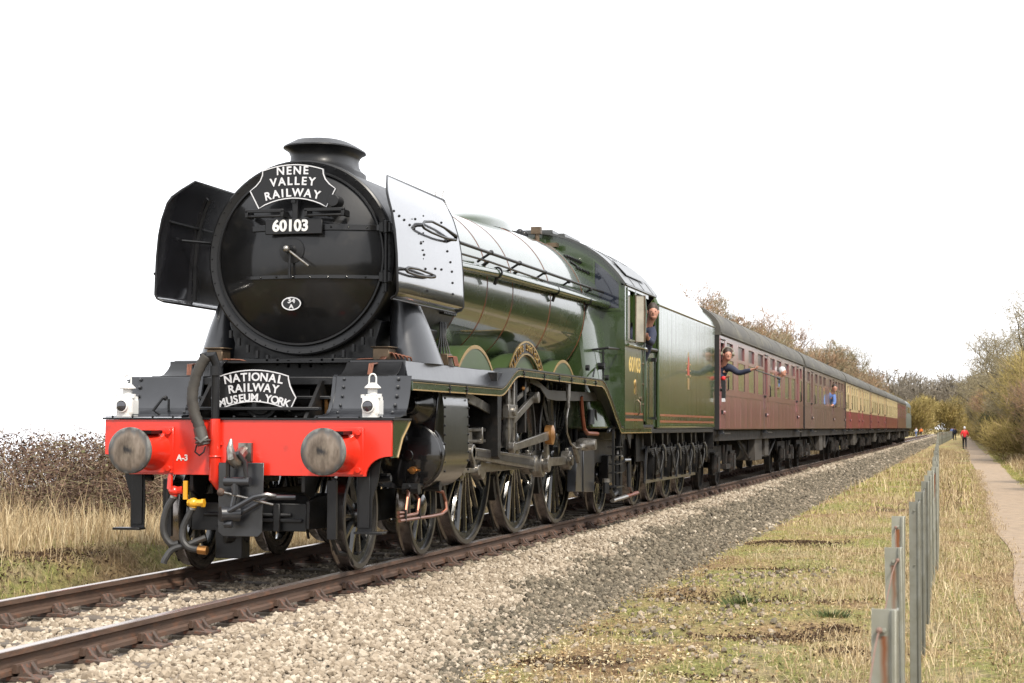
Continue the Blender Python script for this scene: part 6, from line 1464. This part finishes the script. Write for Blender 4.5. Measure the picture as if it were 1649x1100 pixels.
def bush_mesh(seed, mat, n, rx, ry, h, L=(.3, .8), w_=.02, leaves=0, upb=.5, top=1.0):
    """dense winter bush: stems, then twigs filling the volume unevenly, gaps at the edge"""
    r = np.random.default_rng(seed); cl_n = 26
    cc = np.stack([r.uniform(-rx*.8, rx*.8, cl_n), r.uniform(-ry*.8, ry*.8, cl_n), r.uniform(.15, .9, cl_n)*h], 1); cr_ = r.uniform(.25, .5, cl_n)*min(rx, h)
    k_ = r.integers(0, cl_n, n); d = r.normal(size=(n, 3)); d /= np.linalg.norm(d, axis=1)[:, None]; rad = r.uniform(0, 1, n)**.45
    P = cc[k_]+d*rad[:, None]*cr_[k_][:, None]*np.array([1.1, 1.1, .9])
    P[:, 2] = np.maximum(P[:, 2], .03); outw = P.copy(); outw[:, 2] = outw[:, 2]*.4; outw /= np.linalg.norm(outw, axis=1)[:, None]+.01
    D = outw*.6+np.array([0, 0, upb])+r.normal(size=(n, 3))*.45; D /= np.linalg.norm(D, axis=1)[:, None]
    LL = r.uniform(L[0], L[1], n); Q = P+D*LL[:, None]
    ns = 60; a = r.uniform(0, 2*pi, ns); b0 = np.stack([np.cos(a)*rx*.25, np.sin(a)*ry*.25, np.zeros(ns)-.2], 1); tt = cc[r.integers(0, cl_n, ns)]+r.normal(size=(ns, 3))*.3
    V1, F1 = segs_to_mesh(P, Q, np.full(n, w_), np.full(n, w_*.3), 3); V2, F2 = segs_to_mesh(b0, tt, np.full(ns, .05), np.full(ns, .02), 3)
    tone = np.concatenate([np.repeat(np.clip(.5+.28*r.normal(size=n)+.25*(r.uniform(size=cl_n)[k_]-.5), 0, 1), 6), np.full(len(V2), .2)])
    V = np.concatenate([V1, V2]); F = np.concatenate([F1, F2+len(V1)])
    o = np_mesh('foliage', V, F, mat, tone); me = o.data; bpy.data.objects.remove(o)
    return me
def put_tree(meshes, loc, s, rz, label, group, nm='bare_tree', cat='tree'):
    e = empty(nm, loc, rz, label=label, cat=cat, group=group); e.scale = (s, s, s)
    for me, pn in zip(meshes, ('trunk', 'crown')):
        o = bpy.data.objects.new(pn, me); COL.objects.link(o); o.parent = e
    return e
def put_bush(me, loc, s, rz, label, group, nm='bush', cat='bush'):
    o = bpy.data.objects.new(nm, me); COL.objects.link(o); o.location = loc; o.rotation_euler = (0, 0, rz); o.scale = s if isinstance(s, tuple) else (s, s, s)
    return sets(o, label, cat, group)
TA = [tree_proto(11, 'twig_o', 10, trunk_h=1.8, spread=.75, n1=7, n2=7, n3=6, n4=4, tw=.03), tree_proto(12, 'twig_g', 10, trunk_h=1.5, spread=.85, n1=7, n2=7, n3=6, n4=4, tw=.03), tree_proto(13, 'twig_o', 9, trunk_h=1.2, spread=.7, n1=6, n2=7, n3=6, n4=4, tw=.03)]
TB = tree_proto(21, 'twig_d', 14, trunk_h=3.5, spread=.8, n1=7, n2=6, n3=6, n4=3, tw=.05)
TC = tree_proto(31, 'twig_g', 8, trunk_h=1.0, spread=1.0, n1=7, n2=7, n3=6, n4=3, upw=.25, tw=.02)
TD = tree_proto(41, 'bark' if False else 'twig_d', 10.4, trunk_h=4, spread=.45, n1=6, n2=5, n3=4, n4=2, upw=.9, tw=.012)
BG = [bush_mesh(1, 'twig_y', 11000, 2.3, 2.6, 4.0, (.2, .6), .013), bush_mesh(2, 'twig_g', 11000, 2.4, 2.6, 4.4, (.2, .6), .013), bush_mesh(3, 'twig_o', 9000, 2.2, 2.4, 3.4, (.2, .55), .012), bush_mesh(4, 'leaf_g', 4600, 1.8, 2.0, 2.6, (.08, .22), .04)]
BFAR = bush_mesh(5, 'twig_y', 6500, 4.5, 4.5, 7.0, (.5, 1.4), .05); BDARK = bush_mesh(6, 'twig_d', 6500, 8, 5, 9.0, (.8, 2.2), .08)
rt_ = random.Random(5)
ORD = ['first', 'second', 'third', 'fourth', 'fifth', 'sixth', 'seventh', 'eighth', 'ninth', 'tenth', 'eleventh', 'twelfth', 'thirteenth', 'fourteenth', 'fifteenth', 'sixteenth']
CNT = {}
def nth(k_): CNT[k_] = CNT.get(k_, -1)+1; return ORD[min(15, CNT[k_])]
# trees behind the coaches, far side of the line
lt = [(-10.5, 93, .95, 1), (-12, 99, 1.1, 0), (-10.3, 103, 1.0, 2), (-11, 114, 1.15, 1), (-10.5, 134, 1.15, 0), (-9.5, 96, 1.05, 0), (-11.5, 108, 1.1, 1), (-9.0, 120, .98, 1), (-13, 128, 1.25, 0), (-9.5, 138, 1.1, 2), (-12, 150, 1.25, 0), (-8.5, 160, 1.1, 2), (-12, 172, 1.35, 0), (-9, 186, 1.2, 1), (-13, 200, 1.45, 0), (-8.5, 214, 1.2, 2), (-12, 230, 1.4, 1), (-9, 250, 1.3, 0), (-13, 268, 1.5, 1), (-9.5, 285, 1.3, 1), (-14, 300, 1.5, 2)]
for i, (x, y, s_, k_) in enumerate(lt):
    put_tree(TA[k_], (x, y, -.4), s_*.74, rt_.uniform(0, 6), '%s %s above the coach roofs, counting from the engine' % (nth(('o', 'g', 's')[k_]), ('orange brown bare tree', 'grey olive bare tree', 'low orange twigged tree')[k_]), ('orange bare trees behind the coaches', 'grey bare trees behind the coaches', 'small orange trees behind the coaches')[k_])
for i in range(24):
    y = 98+i*9.2; k_ = i % 3
    put_bush(BG[(1, 2, 1)[k_]], (-12.5-rt_.uniform(0, 3), y, -.6), rt_.uniform(1.75, 2.15)+i*.02, rt_.uniform(0, 6), ('grey olive winter scrub under the trees behind the coaches', 'orange brown winter scrub under the trees behind the coaches', 'grey scrub thicket under the trees behind the coaches')[k_], 'scrub bushes behind the coaches')
put_tree(TD, (-12.0, 44.5, -.4), .72, .6, 'thin bare tree tip showing in the sky above the near smoke deflector', None)
put_tree(TD, (-12.6, 44.9, -.4), .70, 2.6, 'second thin bare tree tip just left of the one above the deflector', None)
# far end: yellow green rounded trees and the dark wood beyond
for x, y, s_, l_ in ((-4.5, 345, 1.0, 'rounded yellow green tree where the line disappears'), (1.5, 372, 1.05, 'rounded olive tree just right of the end of the line'), (-13, 335, 1.15, 'broad yellow green tree left of the end of the line'), (7, 400, .9, 'low rounded olive bush beyond the end of the fence')):
    put_bush(BFAR, (x, y, -.6), s_, x, l_, None, 'round_tree', 'tree')
for i, (x, y, s_) in enumerate(((-26, 430, 1.2), (-12, 460, 1.4), (4, 470, 1.35), (20, 460, 1.4), (-44, 440, 1.3), (36, 450, 1.4), (-62, 460, 1.3), (52, 440, 1.3))):
    put_bush(BDARK, (x, y, 0), s_, i, 'dark hazy wood clump closing off the far end of the line', 'dark wood clumps at the far end', 'wood_clump', 'trees')
for i, (x, y, s_) in enumerate(((-9, 425, .72), (-4.5, 425, .86), (-22, 430, .8), (4, 440, .7), (14, 430, .75))):
    put_tree(TB, (x, y, -.4), s_, i*1.3, ('tall grey bare tree over the far wood, above the tail vehicle', 'tall grey bare tree over the far wood, tallest of the row', 'tall grey bare tree over the far wood, nearest the coaches', 'tall grey bare tree over the far wood, above the rails', 'tall grey bare tree over the far wood, above the path')[i], 'tall bare trees over the far wood')
# right hand hedge along the path
y = -26; i = 0
while y < 300:
    near = y < 72; k_ = (0, 0, 1, 0, 2)[i % 5]; s_ = (rt_.uniform(.98, 1.08) if 34 < y < 43.5 else rt_.uniform(.58, .68)) if near else (rt_.uniform(1.1, 1.3) if y < 115 else rt_.uniform(1.25, 1.55))
    xx = (11.2 if near else 11.1)+rt_.uniform(0, .7)-(0 if y < 130 else .5)
    kb = 3 if (near and i % 3 != 1) else k_
    hl_ = ('yellow olive', 'grey olive', 'orange brown', 'dark evergreen')[kb]; key_ = 'h%d' % kb; c_n = CNT.get(key_, -1)+1
    if y >= 72: CNT[key_] = c_n
    put_bush(BG[kb], (xx, y, -.4), (s_*1.3, s_*1.3, s_*1.55) if kb == 3 else (s_, s_, s_*(1.0 if near else 1.05)), rt_.uniform(0, 6), (('%s %s bush at the front of the path hedge, counting from the camera' % (ORD[c_n], hl_)) if y >= 72 and c_n < 12 else '%s bush farther along or outside the visible path hedge' % hl_), ('yellow bushes in the path hedge', 'grey bushes in the path hedge', 'brown bushes in the path hedge', 'evergreen bushes in the path hedge')[kb])
    put_bush(BG[(k_+1) % 3], (xx+3.4, y+1.5, -.3), s_*1.08, rt_.uniform(0, 6), ('yellow olive winter bush in the back row of the path hedge', 'grey olive winter bush in the back row of the path hedge', 'orange brown winter bush in the back row of the path hedge')[(k_+1) % 3], ('yellow bushes in the path hedge', 'grey bushes in the path hedge', 'brown bushes in the path hedge')[(k_+1) % 3])
    y += 3.4 if near else 4.6; i += 1
for x, y, s_, l_ in ((10.2, 84, .9, 'dark ivy clad bush at the foot of the hedge, nearest of its kind'), (9.0, 128, 1.0, 'dark ivy bush beside the walker in red')):
    put_bush(BG[3], (x, y, -.4), s_, 1, l_, None, 'ivy_bush', 'bush')
for i, (x, y, s_) in enumerate(((12, 92, 1.0), (10.8, 104, 1.05), (11.6, 118, 1.1), (10.2, 132, 1.05), (11.0, 150, 1.2), (10.2, 170, 1.2), (10.5, 192, 1.3), (10.0, 220, 1.4), (10, 250, 1.5), (12, 280, 1.5))):
    put_tree(TC, (x, y, -.4), s_*.9, i*1.1, '%s spreading bare tree over the path hedge, counting from the camera' % ORD[i], 'bare trees over the path hedge')
# bramble thicket behind the far rail
r = np.random.default_rng(9); n = 34000
y = r.uniform(-2, 46, n); x = -6.0-r.uniform(0, 2.4, n)+.3*np.sin(y*.9); top = 1.12+.22*np.sin(y*.8)+.16*np.sin(y*2.3+1)+.10*np.sin(y*5.1)
z = -.35+r.uniform(0, 1, n)**.8*top; az = r.uniform(0, 2*pi, n); el = r.normal(.2, .5, n); L = r.uniform(.12, .5, n)
D = np.stack([np.cos(az)*np.cos(el), np.sin(az)*np.cos(el), np.sin(el)], 1); P = np.stack([x, y, z], 1)
V1, F1 = segs_to_mesh(P, P+D*L[:, None], np.full(n, .006), np.full(n, .003), 3); t1 = np.repeat(r.uniform(.3, 1, n), 6)
nl = 130000; yl = r.uniform(-2, 46, nl); xl = -5.9-r.uniform(0, 2.6, nl)+.3*np.sin(yl*.9); tl2 = 1.12+.22*np.sin(yl*.8)+.16*np.sin(yl*2.3+1)+.10*np.sin(yl*5.1); zl = -.3+r.uniform(0, 1, nl)**.85*tl2
sl_ = r.uniform(.010, .026, nl); V2, F2 = scatter(np.array([(-1, -.6, 0), (1, -.6, .1), (.9, .7, 0), (-.8, .6, .15)]), np.array([(0, 1, 2), (0, 2, 3)]), np.stack([xl, yl, zl], 1), np.repeat(sl_[:, None], 3, 1)); t2 = np.repeat(np.clip(r.normal(.35, .25, nl), 0, 1), 4)
# arching runners above the mass
rp0, rp1 = [], []
for i in range(240):
    p = Vector((-6.2-r.uniform(0, 2.2), r.uniform(-5, 40), .65+r.uniform(-.2, .3))); d = Vector((r.uniform(-.6, .6), r.uniform(-1, 1), 1.1)).normalized()
    for k_ in range(6):
        q = p+d*.13; rp0.append(p[:]); rp1.append(q[:]); p = q; d = (d+Vector((0, 0, -.26))+Vector((r.normal(0, .06), r.normal(0, .06), 0))).normalized()
V3, F3 = segs_to_mesh(rp0, rp1, np.full(len(rp0), .005), np.full(len(rp0), .004), 3); t3 = np.full(len(V3), .45)
V = np.concatenate([V1, V2, V3]); F = np.concatenate([F1, F2+len(V1), F3+len(V1)+len(V2)])
o = np_mesh('bramble_thicket', V, F, 'twig_b', np.concatenate([t1, t2, t3])); sets(o, 'dense purple brown bramble thicket behind the straw grass on the far side of the track', 'brambles', None, 'stuff')
# pale dead stems leaning in front of the brambles
n = 700; y = r.uniform(-3, 45, n); x = -5.0-r.uniform(0, 1.6, n); P = np.stack([x, y, hgt(x, y)], 1); az = r.uniform(0, 2*pi, n); D = np.stack([np.cos(az)*.35, np.sin(az)*.35, np.ones(n)], 1); L = r.uniform(.4, .95, n)
V, F = segs_to_mesh(P, P+D*L[:, None], np.full(n, .004), np.full(n, .0015), 3); o = np_mesh('dead_stems', V, F, 'straw', np.repeat(r.uniform(.2, 1, n), 6)); sets(o, 'tall dead stems standing in front of the brambles', 'stems', None, 'stuff')
# green tufts
for x, y, s_, l_ in ((3.95, 1.9, .17, 'small dark green leafy tuft nearest the ballast edge'), (4.85, .9, .14, 'small green leafy tuft in the turf near the fence posts')):
    n = 170; a = r.uniform(0, 2*pi, n); q = r.uniform(0, .18, n); P = np.stack([x+q*np.cos(a), y+q*np.sin(a), hgt(x+q*np.cos(a), y+q*np.sin(a))], 1); D = np.stack([np.cos(a)*.7, np.sin(a)*.7, r.uniform(.5, 1.2, n)], 1); L = r.uniform(.4, 1, n)*s_*.55
    V, F = segs_to_mesh(P, P+D*L[:, None], np.full(n, .005), np.full(n, .001), 3); o = np_mesh('green_tuft', V, F, 'tuft', np.repeat(r.uniform(0, 1, n), 6)); sets(o, l_, 'plant')

# ================================================================== PEOPLE
def skin_obj(name, pts, edges, rad, mat, parent, root=0, sub=2):
    me = bpy.data.meshes.new(name); me.from_pydata([tuple(p) for p in pts], edges, []); o = bpy.data.objects.new(name, me); COL.objects.link(o)
    md = o.modifiers.new('skin', 'SKIN'); md.use_smooth_shade = True
    for i, sv in enumerate(me.skin_vertices[0].data):
        r_ = rad[i]; sv.radius = r_ if isinstance(r_, tuple) else (r_, r_); sv.use_root = (i == root)
    sm = o.modifiers.new('sub', 'SUBSURF'); sm.levels = sub; sm.render_levels = sub
    dg = bpy.context.evaluated_depsgraph_get(); m2 = bpy.data.meshes.new_from_object(o.evaluated_get(dg)); bpy.data.objects.remove(o)
    m2.name = name; m2.materials.clear(); m2.materials.append(K[mat])
    q = bpy.data.objects.new(name, m2); COL.objects.link(q); q.parent = parent; return q
BASE = dict(pelvis=(0, 0, .95), waist=(0, 0, 1.08), chest=(0, 0, 1.30), neck=(0, .0, 1.46), chin=(0, .01, 1.54), head=(0, .015, 1.63), crown=(0, .0, 1.71),
            sl=(-.17, 0, 1.40), el=(-.23, -.02, 1.14), wl=(-.24, .08, .90), sr=(.17, 0, 1.40), er=(.23, -.02, 1.14), wr=(.24, .08, .90),
            hl=(-.09, 0, .92), kl=(-.10, .03, .50), al=(-.10, -.02, .09), tl=(-.11, .13, .04), hr=(.09, 0, .92), kr=(.10, .03, .50), ar=(.10, -.02, .09), tr=(.11, .13, .04))
RAD = dict(pelvis=.13, waist=.125, chest=(.15, .11), neck=.055, chin=.068, head=(.083, .10), crown=.06, sl=.06, el=.042, wl=.028, sr=.06, er=.042, wr=.028, hl=.085, kl=.058, al=.04, tl=.035, hr=.085, kr=.058, ar=.04, tr=.035)
EDG = [('pelvis', 'waist'), ('waist', 'chest'), ('chest', 'neck'), ('neck', 'chin'), ('chin', 'head'), ('head', 'crown'), ('chest', 'sl'), ('sl', 'el'), ('el', 'wl'), ('chest', 'sr'), ('sr', 'er'), ('er', 'wr'), ('pelvis', 'hl'), ('hl', 'kl'), ('kl', 'al'), ('al', 'tl'), ('pelvis', 'hr'), ('hr', 'kr'), ('kr', 'ar'), ('ar', 'tr')]
def person(loc, rz, label, top='navy', bottom='blackcl', hair='hair', pose=None, legs=True, look=(0, 1), curl=1.0, parts=(), scale=1.0, detail=True):
    J = dict(BASE); J.update(pose or {}); root = empty('person', loc, rz, label=label, cat='person'); root.scale = (scale,)*3
    keys = [k_ for k_ in BASE if legs or k_ not in ('hl', 'kl', 'al', 'tl', 'hr', 'kr', 'ar', 'tr')]
    pts = [Vector(J[k_]) for k_ in keys]; rad = [RAD[k_] for k_ in keys]; idx = {k_: i for i, k_ in enumerate(keys)}
    ed = [(idx[a], idx[b_]) for a, b_ in EDG if a in idx and b_ in idx]
    # hands with thumb and four fingers growing from each wrist
    for e_, w_, sg in (('el', 'wl', -1), ('er', 'wr', 1)):
        d = (Vector(J[w_])-Vector(J[e_])).normalized(); side = d.cross(Vector((0, 0, 1))); side = side.normalized() if side.length > .1 else Vector((0, 1, 0)); nrm = d.cross(side).normalized()
        palm = Vector(J[w_])+d*.07; ip = len(pts); pts.append(palm); rad.append((.035, .018)); ed.append((idx[w_], ip))
        if detail:
            for k_, L_ in enumerate((.062, .075, .07, .055)):
                b0 = palm+side*((k_-1.5)*.019)+d*.015; m1 = b0+d*L_*.55+nrm*(-.008*curl); m2 = m1+d*L_*.35+nrm*(-.03*curl)
                i0 = len(pts); pts += [b0, m1, m2]; rad += [.009, .0085, .007]; ed += [(ip, i0), (i0, i0+1), (i0+1, i0+2)]
            t0 = Vector(J[w_])+d*.03+side*(-.03); t1 = t0+d*.03+side*(-.022); i0 = len(pts); pts += [t0, t1]; rad += [.011, .009]; ed += [(ip, i0), (i0, i0+1)]
    skin_obj('body', pts, ed, rad, 'skin', root, sub=1 if not detail else 2)
    lk = Vector((look[0], look[1], 0)).normalized(); sd_ = Vector((lk.y, -lk.x, 0)); hd = Vector(J['head'])
    body = root.children[-1]; hm = MB(); hm.ball((0, 0, 0), (.080, .096, .122), 16, 10); hm.ball((0, .03, -.065), (.055, .06, .055), 12, 8)
    hm.v = [tuple(hd+sd_*p[0]+lk*p[1]+Vector((0, 0, p[2]-.005))) for p in hm.v]; hm.tube([Vector(J['neck'])-Vector((0, 0, .03)), hd+Vector((0, 0, -.06))-lk*.02], .052, 10)
    ho = hm.build('head_tmp', 'skin'); bm = bmesh.new(); bm.from_mesh(body.data); bm.from_mesh(ho.data); bm.to_mesh(body.data); bm.free(); bpy.data.objects.remove(ho)
    if detail:
        m = MB(); m.ball(hd+lk*.105+Vector((0, 0, -.015)), (.012, .012, .022), 8, 5); m.ball(hd+sd_*.084, (.014, .02, .03), 8, 5); m.ball(hd-sd_*.084, (.014, .02, .03), 8, 5); m.build('face_features', 'skin', root)
        m = MB()
        for s_ in (-1, 1): m.ball(hd+lk*.092+sd_*(.033*s_)+Vector((0, 0, .005)), (.010, .006, .006), 8, 4)
        m.ball(hd+lk*.088+Vector((0, 0, -.055)), (.018, .006, .004), 8, 4); m.build('eyes_and_mouth', 'hair', root)
    m = MB(); m.ball((0, 0, 0), (.088, .106, .118), 16, 10); hb = hd+Vector((0, 0, .030))-lk*.020
    m.v = [tuple(hb+sd_*p[0]+lk*p[1]+Vector((0, 0, p[2]))) for p in m.v]; m.build('hair', hair, root, sharp=80)
    kk = ['waist', 'pelvis', 'chest', 'neck', 'sl', 'el', 'wl', 'sr', 'er', 'wr']; ix = {k_: i for i, k_ in enumerate(kk)}; jr = dict(waist=.155, pelvis=.16, chest=(.185, .14), neck=.075, sl=.085, el=.062, wl=.045, sr=.085, er=.062, wr=.045)
    P3 = [Vector(J[k_]) for k_ in kk]; P3[ix['neck']] = Vector(J['neck'])-(Vector(J['neck'])-Vector(J['chest']))*.12
    skin_obj('jacket', P3, [(ix[a], ix[b_]) for a, b_ in EDG if a in ix and b_ in ix], [jr[k_] for k_ in kk], top, root, sub=1 if not detail else 2)
    if legs:
        kk = ['pelvis', 'hl', 'kl', 'al', 'hr', 'kr', 'ar']; ix = {k_: i for i, k_ in enumerate(kk)}; jr = dict(pelvis=.145, hl=.105, kl=.075, al=.06, hr=.105, kr=.075, ar=.06)
        skin_obj('trousers', [Vector(J[k_]) for k_ in kk], [(ix[a], ix[b_]) for a, b_ in EDG if a in ix and b_ in ix], [jr[k_] for k_ in kk], bottom, root, sub=1)
        for a, t_ in (('al', 'tl'), ('ar', 'tr')):
            m = MB(); m.tube([Vector(J[a])-Vector((0, .05, .03)), Vector(J[a])+Vector((0, .04, -.03)), Vector(J[t_])+Vector((0, .03, -.0))], [.045, .05, .03], 8); m.build('shoe', 'blackcl', root)
    return root
# driver leaning from the cab, facing the camera: shoulder and forearm on the rest
person((1.29, 11.9, 1.42), pi, 'driver in dark blue leaning out of the cab window between cab and tender', 'navy', legs=False, look=(-.25, 1),
       pose=dict(pelvis=(.12, -.1, .85), waist=(.08, -.05, 1.0), chest=(.0, .02, 1.22), neck=(-.10, .10, 1.40), chin=(-.155, .13, 1.49), head=(-.175, .15, 1.58), crown=(-.18, .14, 1.66), sl=(-.16, .08, 1.30), el=(-.17, .30, 1.10), wl=(-.155, .50, 1.16), sr=(.17, 0, 1.30), er=(.2, .2, 1.1), wr=(.1, .4, 1.1)))
g = person((1.22, 20.62, 1.12), pi, 'man with headphones leaning out of the front coach door holding a black pole', 'navy', legs=False, look=(-.35, 1),
       pose=dict(pelvis=(.12, -.1, .85), waist=(.06, -.05, 1.0), chest=(-.06, .06, 1.22), neck=(-.20, .20, 1.40), chin=(-.26, .25, 1.48), head=(-.29, .28, 1.57), crown=(-.30, .27, 1.65), sl=(-.30, .16, 1.34), el=(-.50, .20, 1.20), wl=(-.76, .28, 1.27), sr=(.04, .14, 1.30), er=(-.16, .24, 1.12), wr=(-.22, .30, 1.12)))
m = MB(); m.torus((-.29, .27, 1.60), (0, 1, 0), .115, .014, 20, 6); m.cyl((-.42, .27, 1.58), (-.385, .27, 1.58), .042, n=12); m.cyl((-.195, .27, 1.58), (-.16, .27, 1.58), .042, n=12); m.build('headphones', 'screen', g)
pole = MB(); pole.tube([(0, 0, 0), (.45, .05, -.16)], .012, 8); pole.cyl((.45, .05, -.16), (.52, .055, -.19), .03, n=10); pole.ball((0, 0, 0), .02); o = pole.build('pole', 'rubber'); o.location = (2.02, 20.33, 2.40); sets(o, 'black camera pole held out from the first coach door', 'pole')
m = MB(); m.box(-.04, .04, -.03, .03, -.35, 0); m.m(1); m.ball((0, 0, .04), .045); m.m(2); m.box(-.03, .03, -.032, .032, -.42, -.35); o = m.build('microphone', ['blackcl', 'redcl', 'whitecl']); o.location = (1.44, 20.24, 2.18); sets(o, 'black microphone with red head hanging below the headphone man', 'microphone')
person((1.30, 32.1, 1.20), pi, 'passenger with a white hat looking out of the first coach window', 'bluecl', hair='whitecl', legs=False, look=(-1, .3), detail=True, scale=.96,
       pose=dict(pelvis=(.2, -.2, .85), waist=(.16, -.1, 1.0), chest=(.1, 0, 1.22), neck=(-.05, .05, 1.40), chin=(-.14, .07, 1.47), head=(-.17, .08, 1.56), crown=(-.17, .07, 1.64), sl=(-.02, .08, 1.30), el=(-.02, .2, 1.1), wl=(-.05, .3, 1.1), sr=(.2, 0, 1.3)))
person((1.22, 50.6, 1.04), pi, 'passenger in a blue shirt leaning out of the second coach', 'bluecl', legs=False, look=(-.3, 1), scale=1.05,
       pose=dict(pelvis=(.12, -.1, .85), waist=(.06, -.05, 1.0), chest=(-.08, .06, 1.20), neck=(-.22, .16, 1.38), chin=(-.27, .19, 1.46), head=(-.30, .20, 1.55), crown=(-.30, .19, 1.63), sl=(-.28, .12, 1.28), el=(-.30, .25, 1.04), wl=(-.25, .35, .98), sr=(.02, .14, 1.28)))
WALK = dict(kl=(-.10, .14, .52), al=(-.10, .10, .10), tl=(-.11, .26, .05), kr=(.10, .02, .50), ar=(.10, -.22, .14), tr=(.11, -.10, .05), el=(-.27, -.08, 1.16), wl=(-.24, .05, .98), er=(.27, .06, 1.16), wr=(.25, .20, 1.0))
person((6.02, 131, -.40), .0, 'person in a red anorak and black trousers walking away along the path', 'redcl', hair='whitecl', pose=WALK)
person((4.80, 226, -.38), .2, 'person in a dark coat on the path beyond the walker in red', 'navy', pose=WALK, detail=False)
person((4.25, 262, -.38), -.2, 'farthest person on the path, in pale blue', 'bluecl', pose=WALK, detail=False)
person((-1.55, 322, -.45), 2.6, 'track worker in an orange vest standing beside the far rails', 'orangecl', pose=WALK, detail=False)
person((-2.5, 324, -.45), 2.2, 'track worker in white beside the one in orange', 'whitecl', 'bluecl', pose=WALK, detail=False)
